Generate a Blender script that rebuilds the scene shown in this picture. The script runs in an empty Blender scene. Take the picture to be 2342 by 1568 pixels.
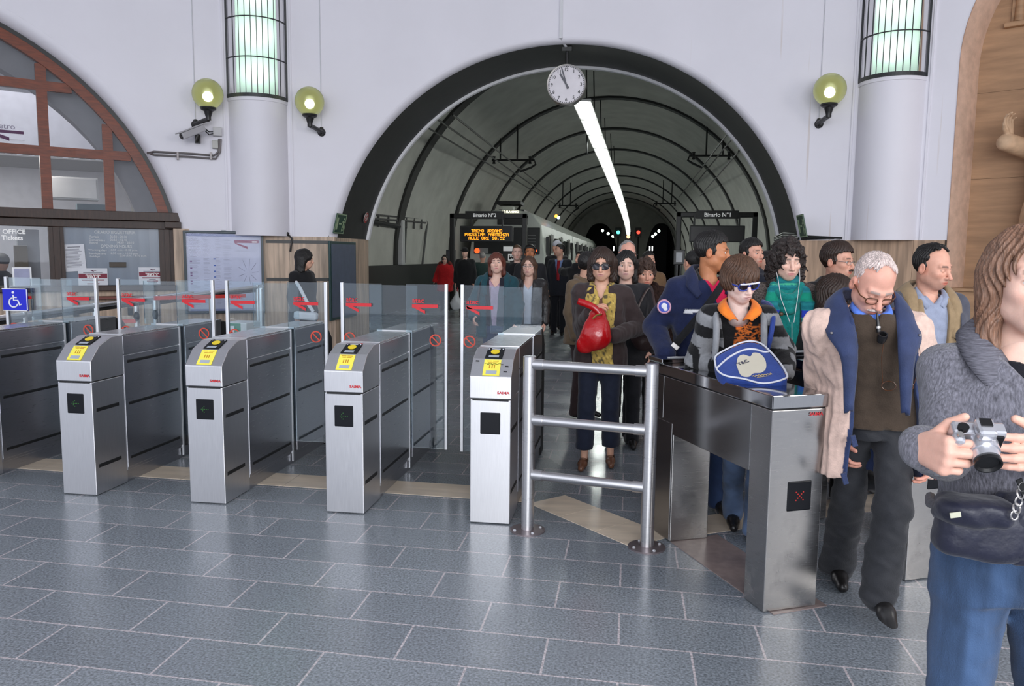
import bpy, math, random
import numpy as np
from mathutils import Vector, Matrix
rnd = random.Random(7)
# ------------------------------------------------------------------ camera
FPX, HCAM = 1786.0, 1.55
def _cam_axes():
    ro = math.radians(0.6); c, s = math.cos(ro), math.sin(ro)
    dx, dy = 1440.0 - 1171.0, 588.0 - 784.0
    ux, uy = c*dx + s*dy, -s*dx + c*dy
    pitch = math.atan2(-uy, FPX); yaw = math.atan2(ux, math.hypot(FPX, uy))
    f = np.array([-math.sin(yaw)*math.cos(pitch), math.cos(yaw)*math.cos(pitch), -math.sin(pitch)])
    r = np.array([math.cos(yaw), math.sin(yaw), 0.0]); u = np.cross(r, f)
    return c*r + s*u, -s*r + c*u, f
CR, CU, CF = _cam_axes()
scn = bpy.context.scene
cam = bpy.data.cameras.new('camera'); camo = bpy.data.objects.new('camera', cam)
scn.collection.objects.link(camo); scn.camera = camo
cam.sensor_width = 36.0; cam.lens = 36.0*FPX/2342.0; cam.clip_end = 400.0; cam.clip_start = 0.05
camo.matrix_world = Matrix(((CR[0], CU[0], -CF[0], 0), (CR[1], CU[1], -CF[1], 0), (CR[2], CU[2], -CF[2], HCAM), (0, 0, 0, 1)))
# ------------------------------------------------------------------ daylight of the hall
wd = bpy.data.worlds.new('daylight'); scn.world = wd; wd.use_nodes = True
bg = wd.node_tree.nodes['Background']; bg.inputs[0].default_value = (0.84, 0.885, 1.0, 1); bg.inputs[1].default_value = 1.35
def area(name, loc, look, sx, sy, power, col):
    l = bpy.data.lights.new(name, 'AREA'); l.shape = 'RECTANGLE'; l.size = sx; l.size_y = sy; l.energy = power; l.color = col
    o = bpy.data.objects.new(name, l); scn.collection.objects.link(o); o.location = loc
    o.rotation_euler = (Vector(look) - Vector(loc)).to_track_quat('-Z', 'Y').to_euler()
    return o
area('entrance_daylight', (1.5, -7.0, 3.6), (0.3, 8, 1.2), 9.0, 4.5, 900.0, (0.95, 0.97, 1.0))
area('added_right_sunlight', (7.5, 0.6, 3.4), (0.6, 4.2, 1.0), 1.6, 3.2, 150.0, (1.0, 0.95, 0.88))  # added warm light for sun from the right; no side door is built
vs = scn.view_settings; vs.view_transform = 'Standard'; vs.look = 'None'; vs.gamma = 1.0; vs.use_curve_mapping = False; vs.exposure = 0.0
scn.cycles.max_bounces = 8; scn.cycles.transparent_max_bounces = 24; scn.cycles.glossy_bounces = 4; scn.cycles.diffuse_bounces = 3
scn.cycles.caustics_reflective = False; scn.cycles.caustics_refractive = False; scn.cycles.sample_clamp_indirect = 6.0
# ------------------------------------------------------------------ pixel -> place
def ray(px, py): return CF + CR*(px-1171.0)/FPX - CU*(py-784.0)/FPX
O3 = np.array([0, 0, HCAM])
def FL(px, py, z=0.0):
    d = ray(px, py); return O3 + d*((z-HCAM)/d[2])
def AY(px, py, y):
    d = ray(px, py); return O3 + d*(y/d[1])
def AX(px, py, x):
    d = ray(px, py); return O3 + d*(x/d[0])
WX, WY, WR = -0.95, 2.2, 9.5           # the round hall: centre and radius
def WS(px, py, dr=0.0):                # pixel -> (arc length, height) on the wall
    d = ray(px, py); R = WR-dr
    a = d[0]**2+d[1]**2; b = -WX*d[0]-WY*d[1]; c = WX*WX+WY*WY-R*R
    p = O3 + d*((-b+math.sqrt(b*b-a*c))/a)
    return math.atan2(p[0]-WX, p[1]-WY)*WR, p[2]
def WP(s, z, dr=0.0):                  # (arc length, height, distance in front of the wall) -> point
    t = s/WR; return np.array([WX+(WR-dr)*math.sin(t), WY+(WR-dr)*math.cos(t), z])
def WF(s):                             # tangent and inward normal
    t = s/WR; return np.array([math.cos(t), -math.sin(t), 0]), np.array([-math.sin(t), -math.cos(t), 0])
# ------------------------------------------------------------------ materials
MT = {}
def nd(nt, t, **kw):
    n = nt.nodes.new(t)
    for k, v in kw.items():
        if k.startswith('i_'): n.inputs[int(k[2:])].default_value = v
        else: setattr(n, k, v)
    return n
def c4(c): return (c[0], c[1], c[2], 1)
def sr(r, g, b):
    f = lambda v: (v/255.0/12.92 if v/255.0 <= 0.04045 else ((v/255.0+0.055)/1.055)**2.4)
    return (f(r), f(g), f(b))
def mat(name, col, rough=0.5, metal=0.0, var=0.12, vs_=8.0, stretch=(1, 1, 1), bump=0.0, bs=60.0, bstretch=(1, 1, 1), attr=False, em=0.0, emc=None, coat=0.0, sheen=0.0, spec=0.5, sss=0.0, rv=0.0):
    if name in MT: return MT[name]
    m = bpy.data.materials.new(name); m.use_nodes = True; nt = m.node_tree; L = nt.links.new
    p = nt.nodes['Principled BSDF']
    p.inputs['Roughness'].default_value = rough; p.inputs['Metallic'].default_value = metal
    p.inputs['Specular IOR Level'].default_value = spec; p.inputs['Coat Weight'].default_value = coat
    p.inputs['Sheen Weight'].default_value = sheen
    tc = nd(nt, 'ShaderNodeTexCoord'); mp = nd(nt, 'ShaderNodeMapping'); mp.inputs['Scale'].default_value = stretch
    L(tc.outputs['Object'], mp.inputs[0])
    nz = nd(nt, 'ShaderNodeTexNoise'); nz.inputs['Scale'].default_value = vs_; nz.inputs['Detail'].default_value = 4
    L(mp.outputs[0], nz.inputs[0])
    hs = nd(nt, 'ShaderNodeMapRange'); hs.inputs['From Min'].default_value = 0.3; hs.inputs['From Max'].default_value = 0.7
    hs.inputs['To Min'].default_value = 1-var; hs.inputs['To Max'].default_value = 1+var
    L(nz.outputs[0], hs.inputs[0])
    mx = nd(nt, 'ShaderNodeMix', data_type='RGBA', blend_type='MULTIPLY'); mx.inputs[0].default_value = 1.0
    if attr:
        at = nd(nt, 'ShaderNodeVertexColor', layer_name='Col'); L(at.outputs[0], mx.inputs[6])
    else: mx.inputs[6].default_value = c4(col)
    L(hs.outputs[0], mx.inputs[7]); L(mx.outputs[2], p.inputs['Base Color'])
    if rv:
        r2 = nd(nt, 'ShaderNodeMapRange'); r2.inputs['From Min'].default_value = 0.3; r2.inputs['From Max'].default_value = 0.7
        r2.inputs['To Min'].default_value = max(0.02, rough-rv); r2.inputs['To Max'].default_value = rough+rv
        L(nz.outputs[0], r2.inputs[0]); L(r2.outputs[0], p.inputs['Roughness'])
    if bump:
        mp2 = nd(nt, 'ShaderNodeMapping'); mp2.inputs['Scale'].default_value = bstretch; L(tc.outputs['Object'], mp2.inputs[0])
        n2 = nd(nt, 'ShaderNodeTexNoise'); n2.inputs['Scale'].default_value = bs; n2.inputs['Detail'].default_value = 3; L(mp2.outputs[0], n2.inputs[0])
        b = nd(nt, 'ShaderNodeBump'); b.inputs['Strength'].default_value = bump; b.inputs['Distance'].default_value = 0.01
        L(n2.outputs[0], b.inputs['Height']); L(b.outputs[0], p.inputs['Normal'])
    if em:
        p.inputs['Emission Color'].default_value = c4(emc or col); p.inputs['Emission Strength'].default_value = em
    if sss:
        p.inputs['Subsurface Weight'].default_value = sss; p.inputs['Subsurface Radius'].default_value = (0.012, 0.005, 0.003); p.inputs['Subsurface Scale'].default_value = 1.0
    MT[name] = m; return m
def glassmat(name, tint=(0.93, 0.97, 0.97), refl=1.0, haze=0.0, rough=0.02, hazec=(0.7, 0.8, 0.9)):
    if name in MT: return MT[name]
    m = bpy.data.materials.new(name); m.use_nodes = True; nt = m.node_tree; nt.nodes.clear(); L = nt.links.new
    o = nd(nt, 'ShaderNodeOutputMaterial'); t = nd(nt, 'ShaderNodeBsdfTransparent'); t.inputs[0].default_value = c4(tint)
    g = nd(nt, 'ShaderNodeBsdfGlossy'); g.inputs['Roughness'].default_value = rough
    fr = nd(nt, 'ShaderNodeFresnel'); fr.inputs[0].default_value = 1.5
    mu = nd(nt, 'ShaderNodeMath', operation='MULTIPLY'); mu.inputs[1].default_value = refl; L(fr.outputs[0], mu.inputs[0])
    mx = nd(nt, 'ShaderNodeMixShader'); L(mu.outputs[0], mx.inputs[0]); L(t.outputs[0], mx.inputs[1]); L(g.outputs[0], mx.inputs[2])
    if haze:
        d = nd(nt, 'ShaderNodeBsdfDiffuse'); d.inputs[0].default_value = c4(hazec)
        nz = nd(nt, 'ShaderNodeTexNoise'); nz.inputs['Scale'].default_value = 3
        m3 = nd(nt, 'ShaderNodeMath', operation='MULTIPLY'); m3.inputs[1].default_value = haze*2; L(nz.outputs[0], m3.inputs[0])
        m2 = nd(nt, 'ShaderNodeMixShader'); L(m3.outputs[0], m2.inputs[0])
        L(mx.outputs[0], m2.inputs[1]); L(d.outputs[0], m2.inputs[2]); L(m2.outputs[0], o.inputs[0])
    else: L(mx.outputs[0], o.inputs[0])
    MT[name] = m; return m
def frosted(name, col, rough, mixd, ior=1.08, dcol=None):
    m = bpy.data.materials.new(name); m.use_nodes = True; nt = m.node_tree; nt.nodes.clear(); L = nt.links.new
    o = nd(nt, 'ShaderNodeOutputMaterial'); rs = []
    for q in (rough*.45, rough*1.35):
        r = nd(nt, 'ShaderNodeBsdfRefraction'); r.inputs[0].default_value = c4(col); r.inputs['Roughness'].default_value = q; r.inputs['IOR'].default_value = ior; rs.append(r)
    r = nd(nt, 'ShaderNodeMixShader'); r.inputs[0].default_value = .6; L(rs[0].outputs[0], r.inputs[1]); L(rs[1].outputs[0], r.inputs[2]); dc = dcol or col
    t = nd(nt, 'ShaderNodeBsdfTranslucent'); t.inputs[0].default_value = c4(dc)
    d = nd(nt, 'ShaderNodeBsdfDiffuse'); d.inputs[0].default_value = c4(dc)
    a = nd(nt, 'ShaderNodeMixShader'); a.inputs[0].default_value = 0.4; L(t.outputs[0], a.inputs[1]); L(d.outputs[0], a.inputs[2])
    b = nd(nt, 'ShaderNodeMixShader'); b.inputs[0].default_value = mixd; L(r.outputs[0], b.inputs[1]); L(a.outputs[0], b.inputs[2])
    g = nd(nt, 'ShaderNodeBsdfGlossy'); g.inputs['Roughness'].default_value = 0.15
    lw = nd(nt, 'ShaderNodeFresnel'); lw.inputs[0].default_value = 1.45
    e = nd(nt, 'ShaderNodeMixShader'); L(lw.outputs[0], e.inputs[0]); L(b.outputs[0], e.inputs[1]); L(g.outputs[0], e.inputs[2])
    L(e.outputs[0], o.inputs[0]); MT[name] = m; return m
def steel(name, col=(0.50, 0.50, 0.52), rough=0.30, st=(1, 1, 60), dirt=0.0):
    m = mat(name, col, rough, 1.0, 0.04, 6.0, st, rv=0.03)
    if dirt:
        nt = m.node_tree; L = nt.links.new; p = nt.nodes['Principled BSDF']
        tc = nd(nt, 'ShaderNodeTexCoord'); n = nd(nt, 'ShaderNodeTexNoise'); n.inputs['Scale'].default_value = 5; n.inputs['Detail'].default_value = 8; L(tc.outputs['Object'], n.inputs[0])
        sp = nd(nt, 'ShaderNodeSeparateXYZ'); L(tc.outputs['Object'], sp.inputs[0])
        mr = nd(nt, 'ShaderNodeMapRange'); mr.inputs[1].default_value = 0.0; mr.inputs[2].default_value = 0.55; mr.inputs[3].default_value = 1.0; mr.inputs[4].default_value = 0.0; L(sp.outputs[2], mr.inputs[0])
        cr = nd(nt, 'ShaderNodeMapRange'); cr.inputs[1].default_value = 0.5; cr.inputs[2].default_value = 0.66; L(n.outputs[0], cr.inputs[0])
        mu = nd(nt, 'ShaderNodeMath', operation='MULTIPLY'); L(mr.outputs[0], mu.inputs[0]); L(cr.outputs[0], mu.inputs[1])
        m2 = nd(nt, 'ShaderNodeMath', operation='MULTIPLY'); m2.inputs[1].default_value = dirt; L(mu.outputs[0], m2.inputs[0])
        src = p.inputs['Base Color'].links[0].from_socket
        mx = nd(nt, 'ShaderNodeMix', data_type='RGBA'); L(m2.outputs[0], mx.inputs[0]); L(src, mx.inputs[6]); mx.inputs[7].default_value = (0.06, 0.05, 0.045, 1); L(mx.outputs[2], p.inputs['Base Color'])
        inv = nd(nt, 'ShaderNodeMath', operation='SUBTRACT'); inv.inputs[0].default_value = 1.0; L(m2.outputs[0], inv.inputs[1]); L(inv.outputs[0], p.inputs['Metallic'])
    return m
def simple(name, col, rough=0.5, **k): return mat(name, col, rough, var=k.pop('var', 0.05), **k)
def emit(name, col, s): return mat(name, (0.02, 0.02, 0.02), 0.4, em=s, emc=col)
# ------------------------------------------------------------------ objects
INV, KIDS = {}, {}
def tag(o, label=None, cat=None, group=None, kind=None):
    if label: o['label'] = label
    if cat: o['category'] = cat
    if group: o['group'] = group
    if kind: o['kind'] = kind
    return o
def thing(name, label, cat, loc=(0, 0, 0), rz=0.0, group=None):
    o = bpy.data.objects.new(name, None); scn.collection.objects.link(o); o.empty_display_size = 0.1
    o.location = tuple(float(a) for a in loc); o.rotation_euler = (0, 0, rz)
    INV[o.name] = (Matrix.Translation(o.location) @ Matrix.Rotation(rz, 4, 'Z')).inverted()
    KIDS[o.name] = []
    return tag(o, label, cat, group)
def setl(o, label): o['label'] = label; return o
def link(me, name, parent=None):
    o = bpy.data.objects.new(name, me); scn.collection.objects.link(o); KIDS[o.name] = []
    if parent is not None:
        o.parent = parent; KIDS[parent.name].append(o)
        if parent.name in INV: INV[o.name] = INV[parent.name]
    return o
def copy_tree(o, loc=None, rz=None, label=None, parent=None):
    c = o.copy(); scn.collection.objects.link(c); KIDS[c.name] = []
    if parent is not None: c.parent = parent; KIDS[parent.name].append(c)
    if loc is not None: c.location = tuple(float(a) for a in loc)
    if rz is not None: c.rotation_euler = (0, 0, rz)
    if label: c['label'] = label
    for k in KIDS[o.name]: copy_tree(k, parent=c)
    return c
def basis(d):
    d = np.array(d, float); d = d/np.linalg.norm(d)
    a = np.array([0, 0, 1.0]) if abs(d[2]) < 0.9 else np.array([1.0, 0, 0])
    u = np.cross(d, a); u /= np.linalg.norm(u); return u, np.cross(d, u), d
TXC = {}
def text_geo(s, bold=0.0):
    k = (s, bold)
    if k not in TXC:
        cu = bpy.data.curves.new('lettering', 'FONT'); cu.body = s; cu.resolution_u = 3; cu.offset = bold
        ob = bpy.data.objects.new('lettering', cu); scn.collection.objects.link(ob)
        me = bpy.data.meshes.new_from_object(ob.evaluated_get(bpy.context.evaluated_depsgraph_get()))
        V = [(v.co.x, v.co.y) for v in me.vertices]; F = [tuple(p.vertices) for p in me.polygons]
        bpy.data.objects.remove(ob); bpy.data.meshes.remove(me); bpy.data.curves.remove(cu)
        TXC[k] = (V, F)
    return TXC[k]
class MB:
    def __init__(s): s.v = []; s.f = []; s.m = []; s.cur = 0
    def add(s, V, F):
        o = len(s.v); s.v += [tuple(map(float, v)) for v in V]; s.f += [tuple(i+o for i in f) for f in F]; s.m += [s.cur]*len(F); return s
    def hexa(s, P): return s.add(P, [(0, 3, 2, 1), (4, 5, 6, 7), (0, 1, 5, 4), (1, 2, 6, 5), (2, 3, 7, 6), (3, 0, 4, 7)])
    def bx(s, x0, x1, y0, y1, z0, z1): return s.hexa([(x0, y0, z0), (x1, y0, z0), (x1, y1, z0), (x0, y1, z0), (x0, y0, z1), (x1, y0, z1), (x1, y1, z1), (x0, y1, z1)])
    def obx(s, c, ax, d):                              # oriented box: centre, 3 axes, dims
        c = np.array(c, float); a, b, e = [np.array(q, float)*w*0.5 for q, w in zip(ax, d)]
        return s.hexa([c-a-b-e, c+a-b-e, c+a+b-e, c-a+b-e, c-a-b+e, c+a-b+e, c+a+b+e, c-a+b+e])
    def cyl(s, p0, p1, r0, r1=None, n=14, caps=True):
        r1 = r0 if r1 is None else r1; p0 = np.array(p0, float); p1 = np.array(p1, float); u, w, d = basis(p1-p0)
        V = []
        for p, r in ((p0, r0), (p1, r1)):
            for i in range(n):
                a = 2*math.pi*i/n; V.append(p+u*r*math.cos(a)+w*r*math.sin(a))
        F = [(i, (i+1) % n, n+(i+1) % n, n+i) for i in range(n)]
        if caps: F += [tuple(range(n-1, -1, -1)), tuple(range(n, 2*n))]
        return s.add(V, F)
    def tube(s, P, r, n=8):
        P = [np.array(p, float) for p in P]; V = []; u = None
        for i, p in enumerate(P):
            d = P[min(i+1, len(P)-1)]-P[max(i-1, 0)]
            if u is None: u, w, d = basis(d)
            else:
                d = d/np.linalg.norm(d); u = u-d*(u@d); u /= np.linalg.norm(u); w = np.cross(d, u)
            rr = r[i] if isinstance(r, (list, tuple)) else r
            for k in range(n):
                a = 2*math.pi*k/n; V.append(p+u*rr*math.cos(a)+w*rr*math.sin(a))
        F = [(i*n+k, i*n+(k+1) % n, (i+1)*n+(k+1) % n, (i+1)*n+k) for i in range(len(P)-1) for k in range(n)]
        F += [tuple(range(n-1, -1, -1)), tuple(range((len(P)-1)*n, len(P)*n))]
        return s.add(V, F)
    def lathe(s, prof, c, n=24, axis=(0, 0, 1)):
        u, w, d = basis(axis); c = np.array(c, float); V = []
        for r, h in prof:
            for i in range(n):
                a = 2*math.pi*i/n; V.append(c+d*h+(u*math.cos(a)+w*math.sin(a))*r)
        m = len(prof)
        return s.add(V, [(j*n+i, j*n+(i+1) % n, (j+1)*n+(i+1) % n, (j+1)*n+i) for j in range(m-1) for i in range(n)])
    def ball(s, c, r, n=20, m=12, ax=None):
        r = (r, r, r) if not isinstance(r, (tuple, list)) else r; c = np.array(c, float); A = np.eye(3) if ax is None else np.array(ax, float); V = []; F = []
        for j in range(m+1):
            t = math.pi*j/m
            for i in range(n):
                a = 2*math.pi*i/n
                V.append(c+A[0]*r[0]*math.sin(t)*math.cos(a)+A[1]*r[1]*math.sin(t)*math.sin(a)+A[2]*r[2]*math.cos(t))
        for j in range(m):
            for i in range(n): F.append((j*n+i, (j+1)*n+i, (j+1)*n+(i+1) % n, j*n+(i+1) % n))
        return s.add(V, F)
    def prism(s, P, vec):                              # polygon extruded along vec
        n = len(P); vec = np.array(vec, float); V = [np.array(p, float) for p in P]; V += [p+vec for p in V]
        return s.add(V, [tuple(range(n-1, -1, -1)), tuple(range(n, 2*n))]+[(i, (i+1) % n, n+(i+1) % n, n+i) for i in range(n)])
    def quad(s, *P): return s.add(P, [tuple(range(len(P)))])
    def grid(s, rows):
        n = len(rows[0]); V = [p for r in rows for p in r]
        return s.add(V, [(j*n+i, j*n+i+1, (j+1)*n+i+1, (j+1)*n+i) for j in range(len(rows)-1) for i in range(n-1)])
    def wslab(s, s0, s1, z0, z1, d0, d1, n=None):       # slab that follows the round wall, d = distance in front of it
        n = n or max(1, int(abs(s1-s0)/0.12)); r = [[], [], [], []]
        for i in range(n+1):
            q = s0+(s1-s0)*i/n
            for k, (z, d) in enumerate(((z0, d1), (z1, d1), (z1, d0), (z0, d0))): r[k].append(WP(q, z, d))
        s.grid([r[0], r[1], r[2], r[3], r[0]])
        s.quad(*[r[k][0] for k in (3, 2, 1, 0)]); s.quad(*[r[k][-1] for k in (0, 1, 2, 3)]); return s
    def text(s, body, o, ux, uy, width=None, size=None, lift=0.001, align='C', bold=0.0, thick=0.0015):
        V, F = text_geo(body, bold)
        if not V: return s
        ux = np.array(ux, float); ux /= np.linalg.norm(ux); uy = np.array(uy, float); uy /= np.linalg.norm(uy); nn = np.cross(ux, uy)
        x0 = min(v[0] for v in V); x1 = max(v[0] for v in V); y0 = min(v[1] for v in V); y1 = max(v[1] for v in V)
        k = width/(x1-x0) if width else size/max(1e-6, (y1-y0)); kx = k
        if width and size: k = size/max(1e-6, (y1-y0))
        off = {'C': (x0+x1)/2, 'L': x0, 'R': x1}[align]; o = np.array(o, float)
        n = len(V); P = [o+ux*(v[0]-off)*kx+uy*(v[1]-(y0+y1)/2)*k+nn*(lift+thick) for v in V]
        return s.add(P, F)
    def build(s, name, m, parent=None, smooth=None, bevel=0.0, seg=2, local=False):
        me = bpy.data.meshes.new(name); V = s.v
        o_par = parent
        if parent is not None and not local and parent.name in INV:
            I = INV[parent.name]; V = [tuple(I @ Vector(v)) for v in V]
        me.from_pydata(V, [], s.f); ms = m if isinstance(m, (list, tuple)) else [m]
        for q in ms: me.materials.append(q)
        if len(ms) > 1: me.polygons.foreach_set('material_index', s.m)
        if smooth:
            me.polygons.foreach_set('use_smooth', [True]*len(s.f)); me.set_sharp_from_angle(angle=smooth if smooth is not True else 0.7)
        me.update()
        o = link(me, name, o_par)
        if bevel:
            b = o.modifiers.new('bevel', 'BEVEL'); b.width = bevel; b.segments = seg; b.limit_method = 'ANGLE'; b.angle_limit = 0.6
        return o
def single(o, label, cat, group=None): return tag(o, label, cat, group)
def struct(name, mb, m, **k): return tag(mb.build(name, m, **k), kind='structure')
Z3 = np.array([0, 0, 1.0])
# ================================================================== the setting
def wall_material():
    m = mat('white_plaster', (0.815, 0.795, 0.855), 0.55, var=0.025, vs_=1.2, bump=0.06, bs=35)
    nt = m.node_tree; L = nt.links.new; p = nt.nodes['Principled BSDF']; src = p.inputs['Base Color'].links[0].from_socket
    tc = nd(nt, 'ShaderNodeTexCoord'); mp = nd(nt, 'ShaderNodeMapping'); mp.inputs['Scale'].default_value = (5.5, 5.5, 0.12); L(tc.outputs['Object'], mp.inputs[0])
    n = nd(nt, 'ShaderNodeTexNoise'); n.inputs['Scale'].default_value = 2.2; n.inputs['Detail'].default_value = 5; L(mp.outputs[0], n.inputs[0])
    r = nd(nt, 'ShaderNodeMapRange'); r.inputs[1].default_value = 0.655; r.inputs[2].default_value = 0.70; r.inputs[4].default_value = 0.42; L(n.outputs[0], r.inputs[0])
    sx = nd(nt, 'ShaderNodeSeparateXYZ'); L(tc.outputs['Object'], sx.inputs[0])
    g = nd(nt, 'ShaderNodeMapRange'); g.inputs[1].default_value = 0.3; g.inputs[2].default_value = 1.4; L(sx.outputs[0], g.inputs[0])
    u = nd(nt, 'ShaderNodeMath', operation='MULTIPLY'); L(r.outputs[0], u.inputs[0]); L(g.outputs[0], u.inputs[1])
    mx = nd(nt, 'ShaderNodeMix', data_type='RGBA'); L(u.outputs[0], mx.inputs[0]); L(src, mx.inputs[6]); mx.inputs[7].default_value = (0.56, 0.45, 0.36, 1); L(mx.outputs[2], p.inputs['Base Color'])
    return m
def floor_material():
    m = bpy.data.materials.new('slate_floor'); m.use_nodes = True; nt = m.node_tree; L = nt.links.new; p = nt.nodes['Principled BSDF']
    tc = nd(nt, 'ShaderNodeTexCoord'); sx = nd(nt, 'ShaderNodeSeparateXYZ'); L(tc.outputs['Object'], sx.inputs[0])
    k = nd(nt, 'ShaderNodeMath', operation='MULTIPLY'); k.inputs[1].default_value = 0.03; L(sx.outputs[0], k.inputs[0])
    y = nd(nt, 'ShaderNodeMath', operation='ADD'); L(sx.outputs[1], y.inputs[0]); L(k.outputs[0], y.inputs[1])
    y2 = nd(nt, 'ShaderNodeMath', operation='ADD'); y2.inputs[1].default_value = -2.738; L(y.outputs[0], y2.inputs[0])
    x2 = nd(nt, 'ShaderNodeMath', operation='ADD'); x2.inputs[1].default_value = 2.283; L(sx.outputs[0], x2.inputs[0])
    cb = nd(nt, 'ShaderNodeCombineXYZ'); L(x2.outputs[0], cb.inputs[0]); L(y2.outputs[0], cb.inputs[1])
    b = nd(nt, 'ShaderNodeTexBrick', offset=0.5, offset_frequency=2, squash=1.0)
    b.inputs['Color1'].default_value = (0.200, 0.224, 0.252, 1); b.inputs['Color2'].default_value = (0.252, 0.278, 0.308, 1); b.inputs['Mortar'].default_value = (0.52, 0.47, 0.49, 1)
    b.inputs['Scale'].default_value = 1.0; b.inputs['Mortar Size'].default_value = 0.0050; b.inputs['Mortar Smooth'].default_value = 0.2; b.inputs['Bias'].default_value = 0
    b.inputs['Brick Width'].default_value = 0.57; b.inputs['Row Height'].default_value = 0.2825; L(cb.outputs[0], b.inputs['Vector'])
    n = nd(nt, 'ShaderNodeTexNoise'); n.inputs['Scale'].default_value = 95; n.inputs['Detail'].default_value = 6; L(tc.outputs['Object'], n.inputs[0])
    r = nd(nt, 'ShaderNodeMapRange'); r.inputs[1].default_value = 0.3; r.inputs[2].default_value = 0.7; r.inputs[3].default_value = 0.52; r.inputs[4].default_value = 1.5; L(n.outputs[0], r.inputs[0])
    mx = nd(nt, 'ShaderNodeMix', data_type='RGBA', blend_type='MULTIPLY'); mx.inputs[0].default_value = 1; L(b.outputs[0], mx.inputs[6]); L(r.outputs[0], mx.inputs[7])
    n2 = nd(nt, 'ShaderNodeTexNoise'); n2.inputs['Scale'].default_value = 1.6; n2.inputs['Detail'].default_value = 6; L(tc.outputs['Object'], n2.inputs[0])
    r2 = nd(nt, 'ShaderNodeMapRange'); r2.inputs[1].default_value = 0.35; r2.inputs[2].default_value = 0.7; r2.inputs[3].default_value = 0.19; r2.inputs[4].default_value = 0.33; L(n2.outputs[0], r2.inputs[0])
    L(mx.outputs[2], p.inputs['Base Color']); L(r2.outputs[0], p.inputs['Roughness'])
    bp = nd(nt, 'ShaderNodeBump'); bp.inputs['Strength'].default_value = 0.05; bp.inputs['Distance'].default_value = 0.004; L(n.outputs[0], bp.inputs['Height']); L(bp.outputs[0], p.inputs['Normal'])
    p.inputs['Specular IOR Level'].default_value = 0.62
    return m
M_WALL = wall_material(); M_FLOOR = floor_material()
M_TRAV = mat('travertine_vertical', sr(190, 166, 144), 0.45, var=0.36, vs_=7.0, stretch=(3, 3, 0.22), bump=0.15, bs=40, bstretch=(1, 1, 0.15))
M_TRAVB = mat('travertine_brown', sr(176, 147, 122), 0.45, var=0.40, vs_=5.0, stretch=(3, 3, 0.2), bump=0.15, bs=40, bstretch=(1, 1, 0.15))
M_NICHE = mat('travertine_niche', sr(172, 135, 102), 0.6, var=0.20, vs_=2.2, stretch=(0.7, 0.7, 6), bump=0.3, bs=14, bstretch=(0.4, 0.4, 6))
M_NEDGE = mat('travertine_edge', sr(214, 180, 158), 0.7, var=0.14, vs_=9, bump=0.3, bs=60)
M_STRIP = mat('travertine_floor', sr(228, 210, 188), 0.3, var=0.16, vs_=3.0, stretch=(0.8, 4, 1), bump=0.05, bs=30)
M_GRAN = mat('pink_granite', sr(140, 124, 120), 0.3, var=0.14, vs_=24)
M_BLK = mat('black_marble', (0.014, 0.013, 0.013), 0.5, var=0.3, vs_=5, bump=0.05, bs=20)
M_TRIM = simple('white_trim', (0.78, 0.78, 0.80), 0.5)
M_VAULT = mat('tunnel_plaster', (0.60, 0.595, 0.545), 0.7, var=0.10, vs_=1.5, bump=0.15, bs=25)
M_RIB = simple('tunnel_rib', (0.03, 0.03, 0.028), 0.6)
M_DARK = simple('dark_stone', (0.02, 0.02, 0.019), 0.45)
M_BLACK = simple('black_paint', (0.012, 0.012, 0.012), 0.4)
M_WOOD = mat('red_brown_wood', sr(112, 50, 24), 0.42, var=0.30, vs_=6, stretch=(1, 1, 8), bump=0.1, bs=30)
M_WOODD = mat('dark_brown_wood', sr(54, 34, 25), 0.45, var=0.30, vs_=6, stretch=(8, 8, 1), bump=0.1, bs=30)
# floor
f = MB(); f.bx(-22, 18, -9, 27, -0.2, 0.0); f.bx(-2.9, 1.2, 27, 80, -0.2, 0.0); struct('floor', f, M_FLOOR)
f = MB(); f.bx(-6.6, 4.9, 26.9, 81, -1.3, -1.0); f.bx(-2.9, -2.85, 27, 80, -1.05, -0.01); f.bx(1.15, 1.2, 27, 80, -1.05, -0.01)
struct('floor_trackbed', f, M_DARK)
f = MB(); rnd.seed(3)
sk = lambda x: -0.03*(x+0.9)
x = -9.0
while x < -0.75:
    w = rnd.uniform(0.5, 0.75); x1 = min(x+w, -0.60)
    f.hexa([(x, 4.78+sk(x), 0), (x1, 4.78+sk(x1), 0), (x1, 5.06+sk(x1), 0), (x, 5.06+sk(x), 0)]+[(x, 4.78+sk(x), .002), (x1, 4.78+sk(x1), .002), (x1, 5.06+sk(x1), .002), (x, 5.06+sk(x), .002)]); x = x1+0.004
def strip(a, b, w, n):
    a = np.array(a, float); b = np.array(b, float); d = (b-a); L_ = np.linalg.norm(d); d /= L_; q = np.array([-d[1], d[0]])*w
    for i in range(n):
        p0 = a+d*(L_*i/n+0.002); p1 = a+d*(L_*(i+1)/n-0.002); P = [p0, p1, p1+q, p0+q]
        f.hexa([(v[0], v[1], 0.0) for v in P]+[(v[0], v[1], 0.0022) for v in P])
strip((-0.59, 4.75), (0.06, 4.10), 0.30, 3); strip((0.44, 4.37), (3.2, 5.93), 0.27, 6)
struct('trim_1', f, M_STRIP)
f = MB(); P = [(.262, 4.225), (.664, 3.405), (.92, 3.535), (.53, 4.38)]
f.hexa([(a, b, 0) for a, b in P][::1]+[(a, b, .004) for a, b in P]); struct('trim_2', f, M_GRAN)
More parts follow.
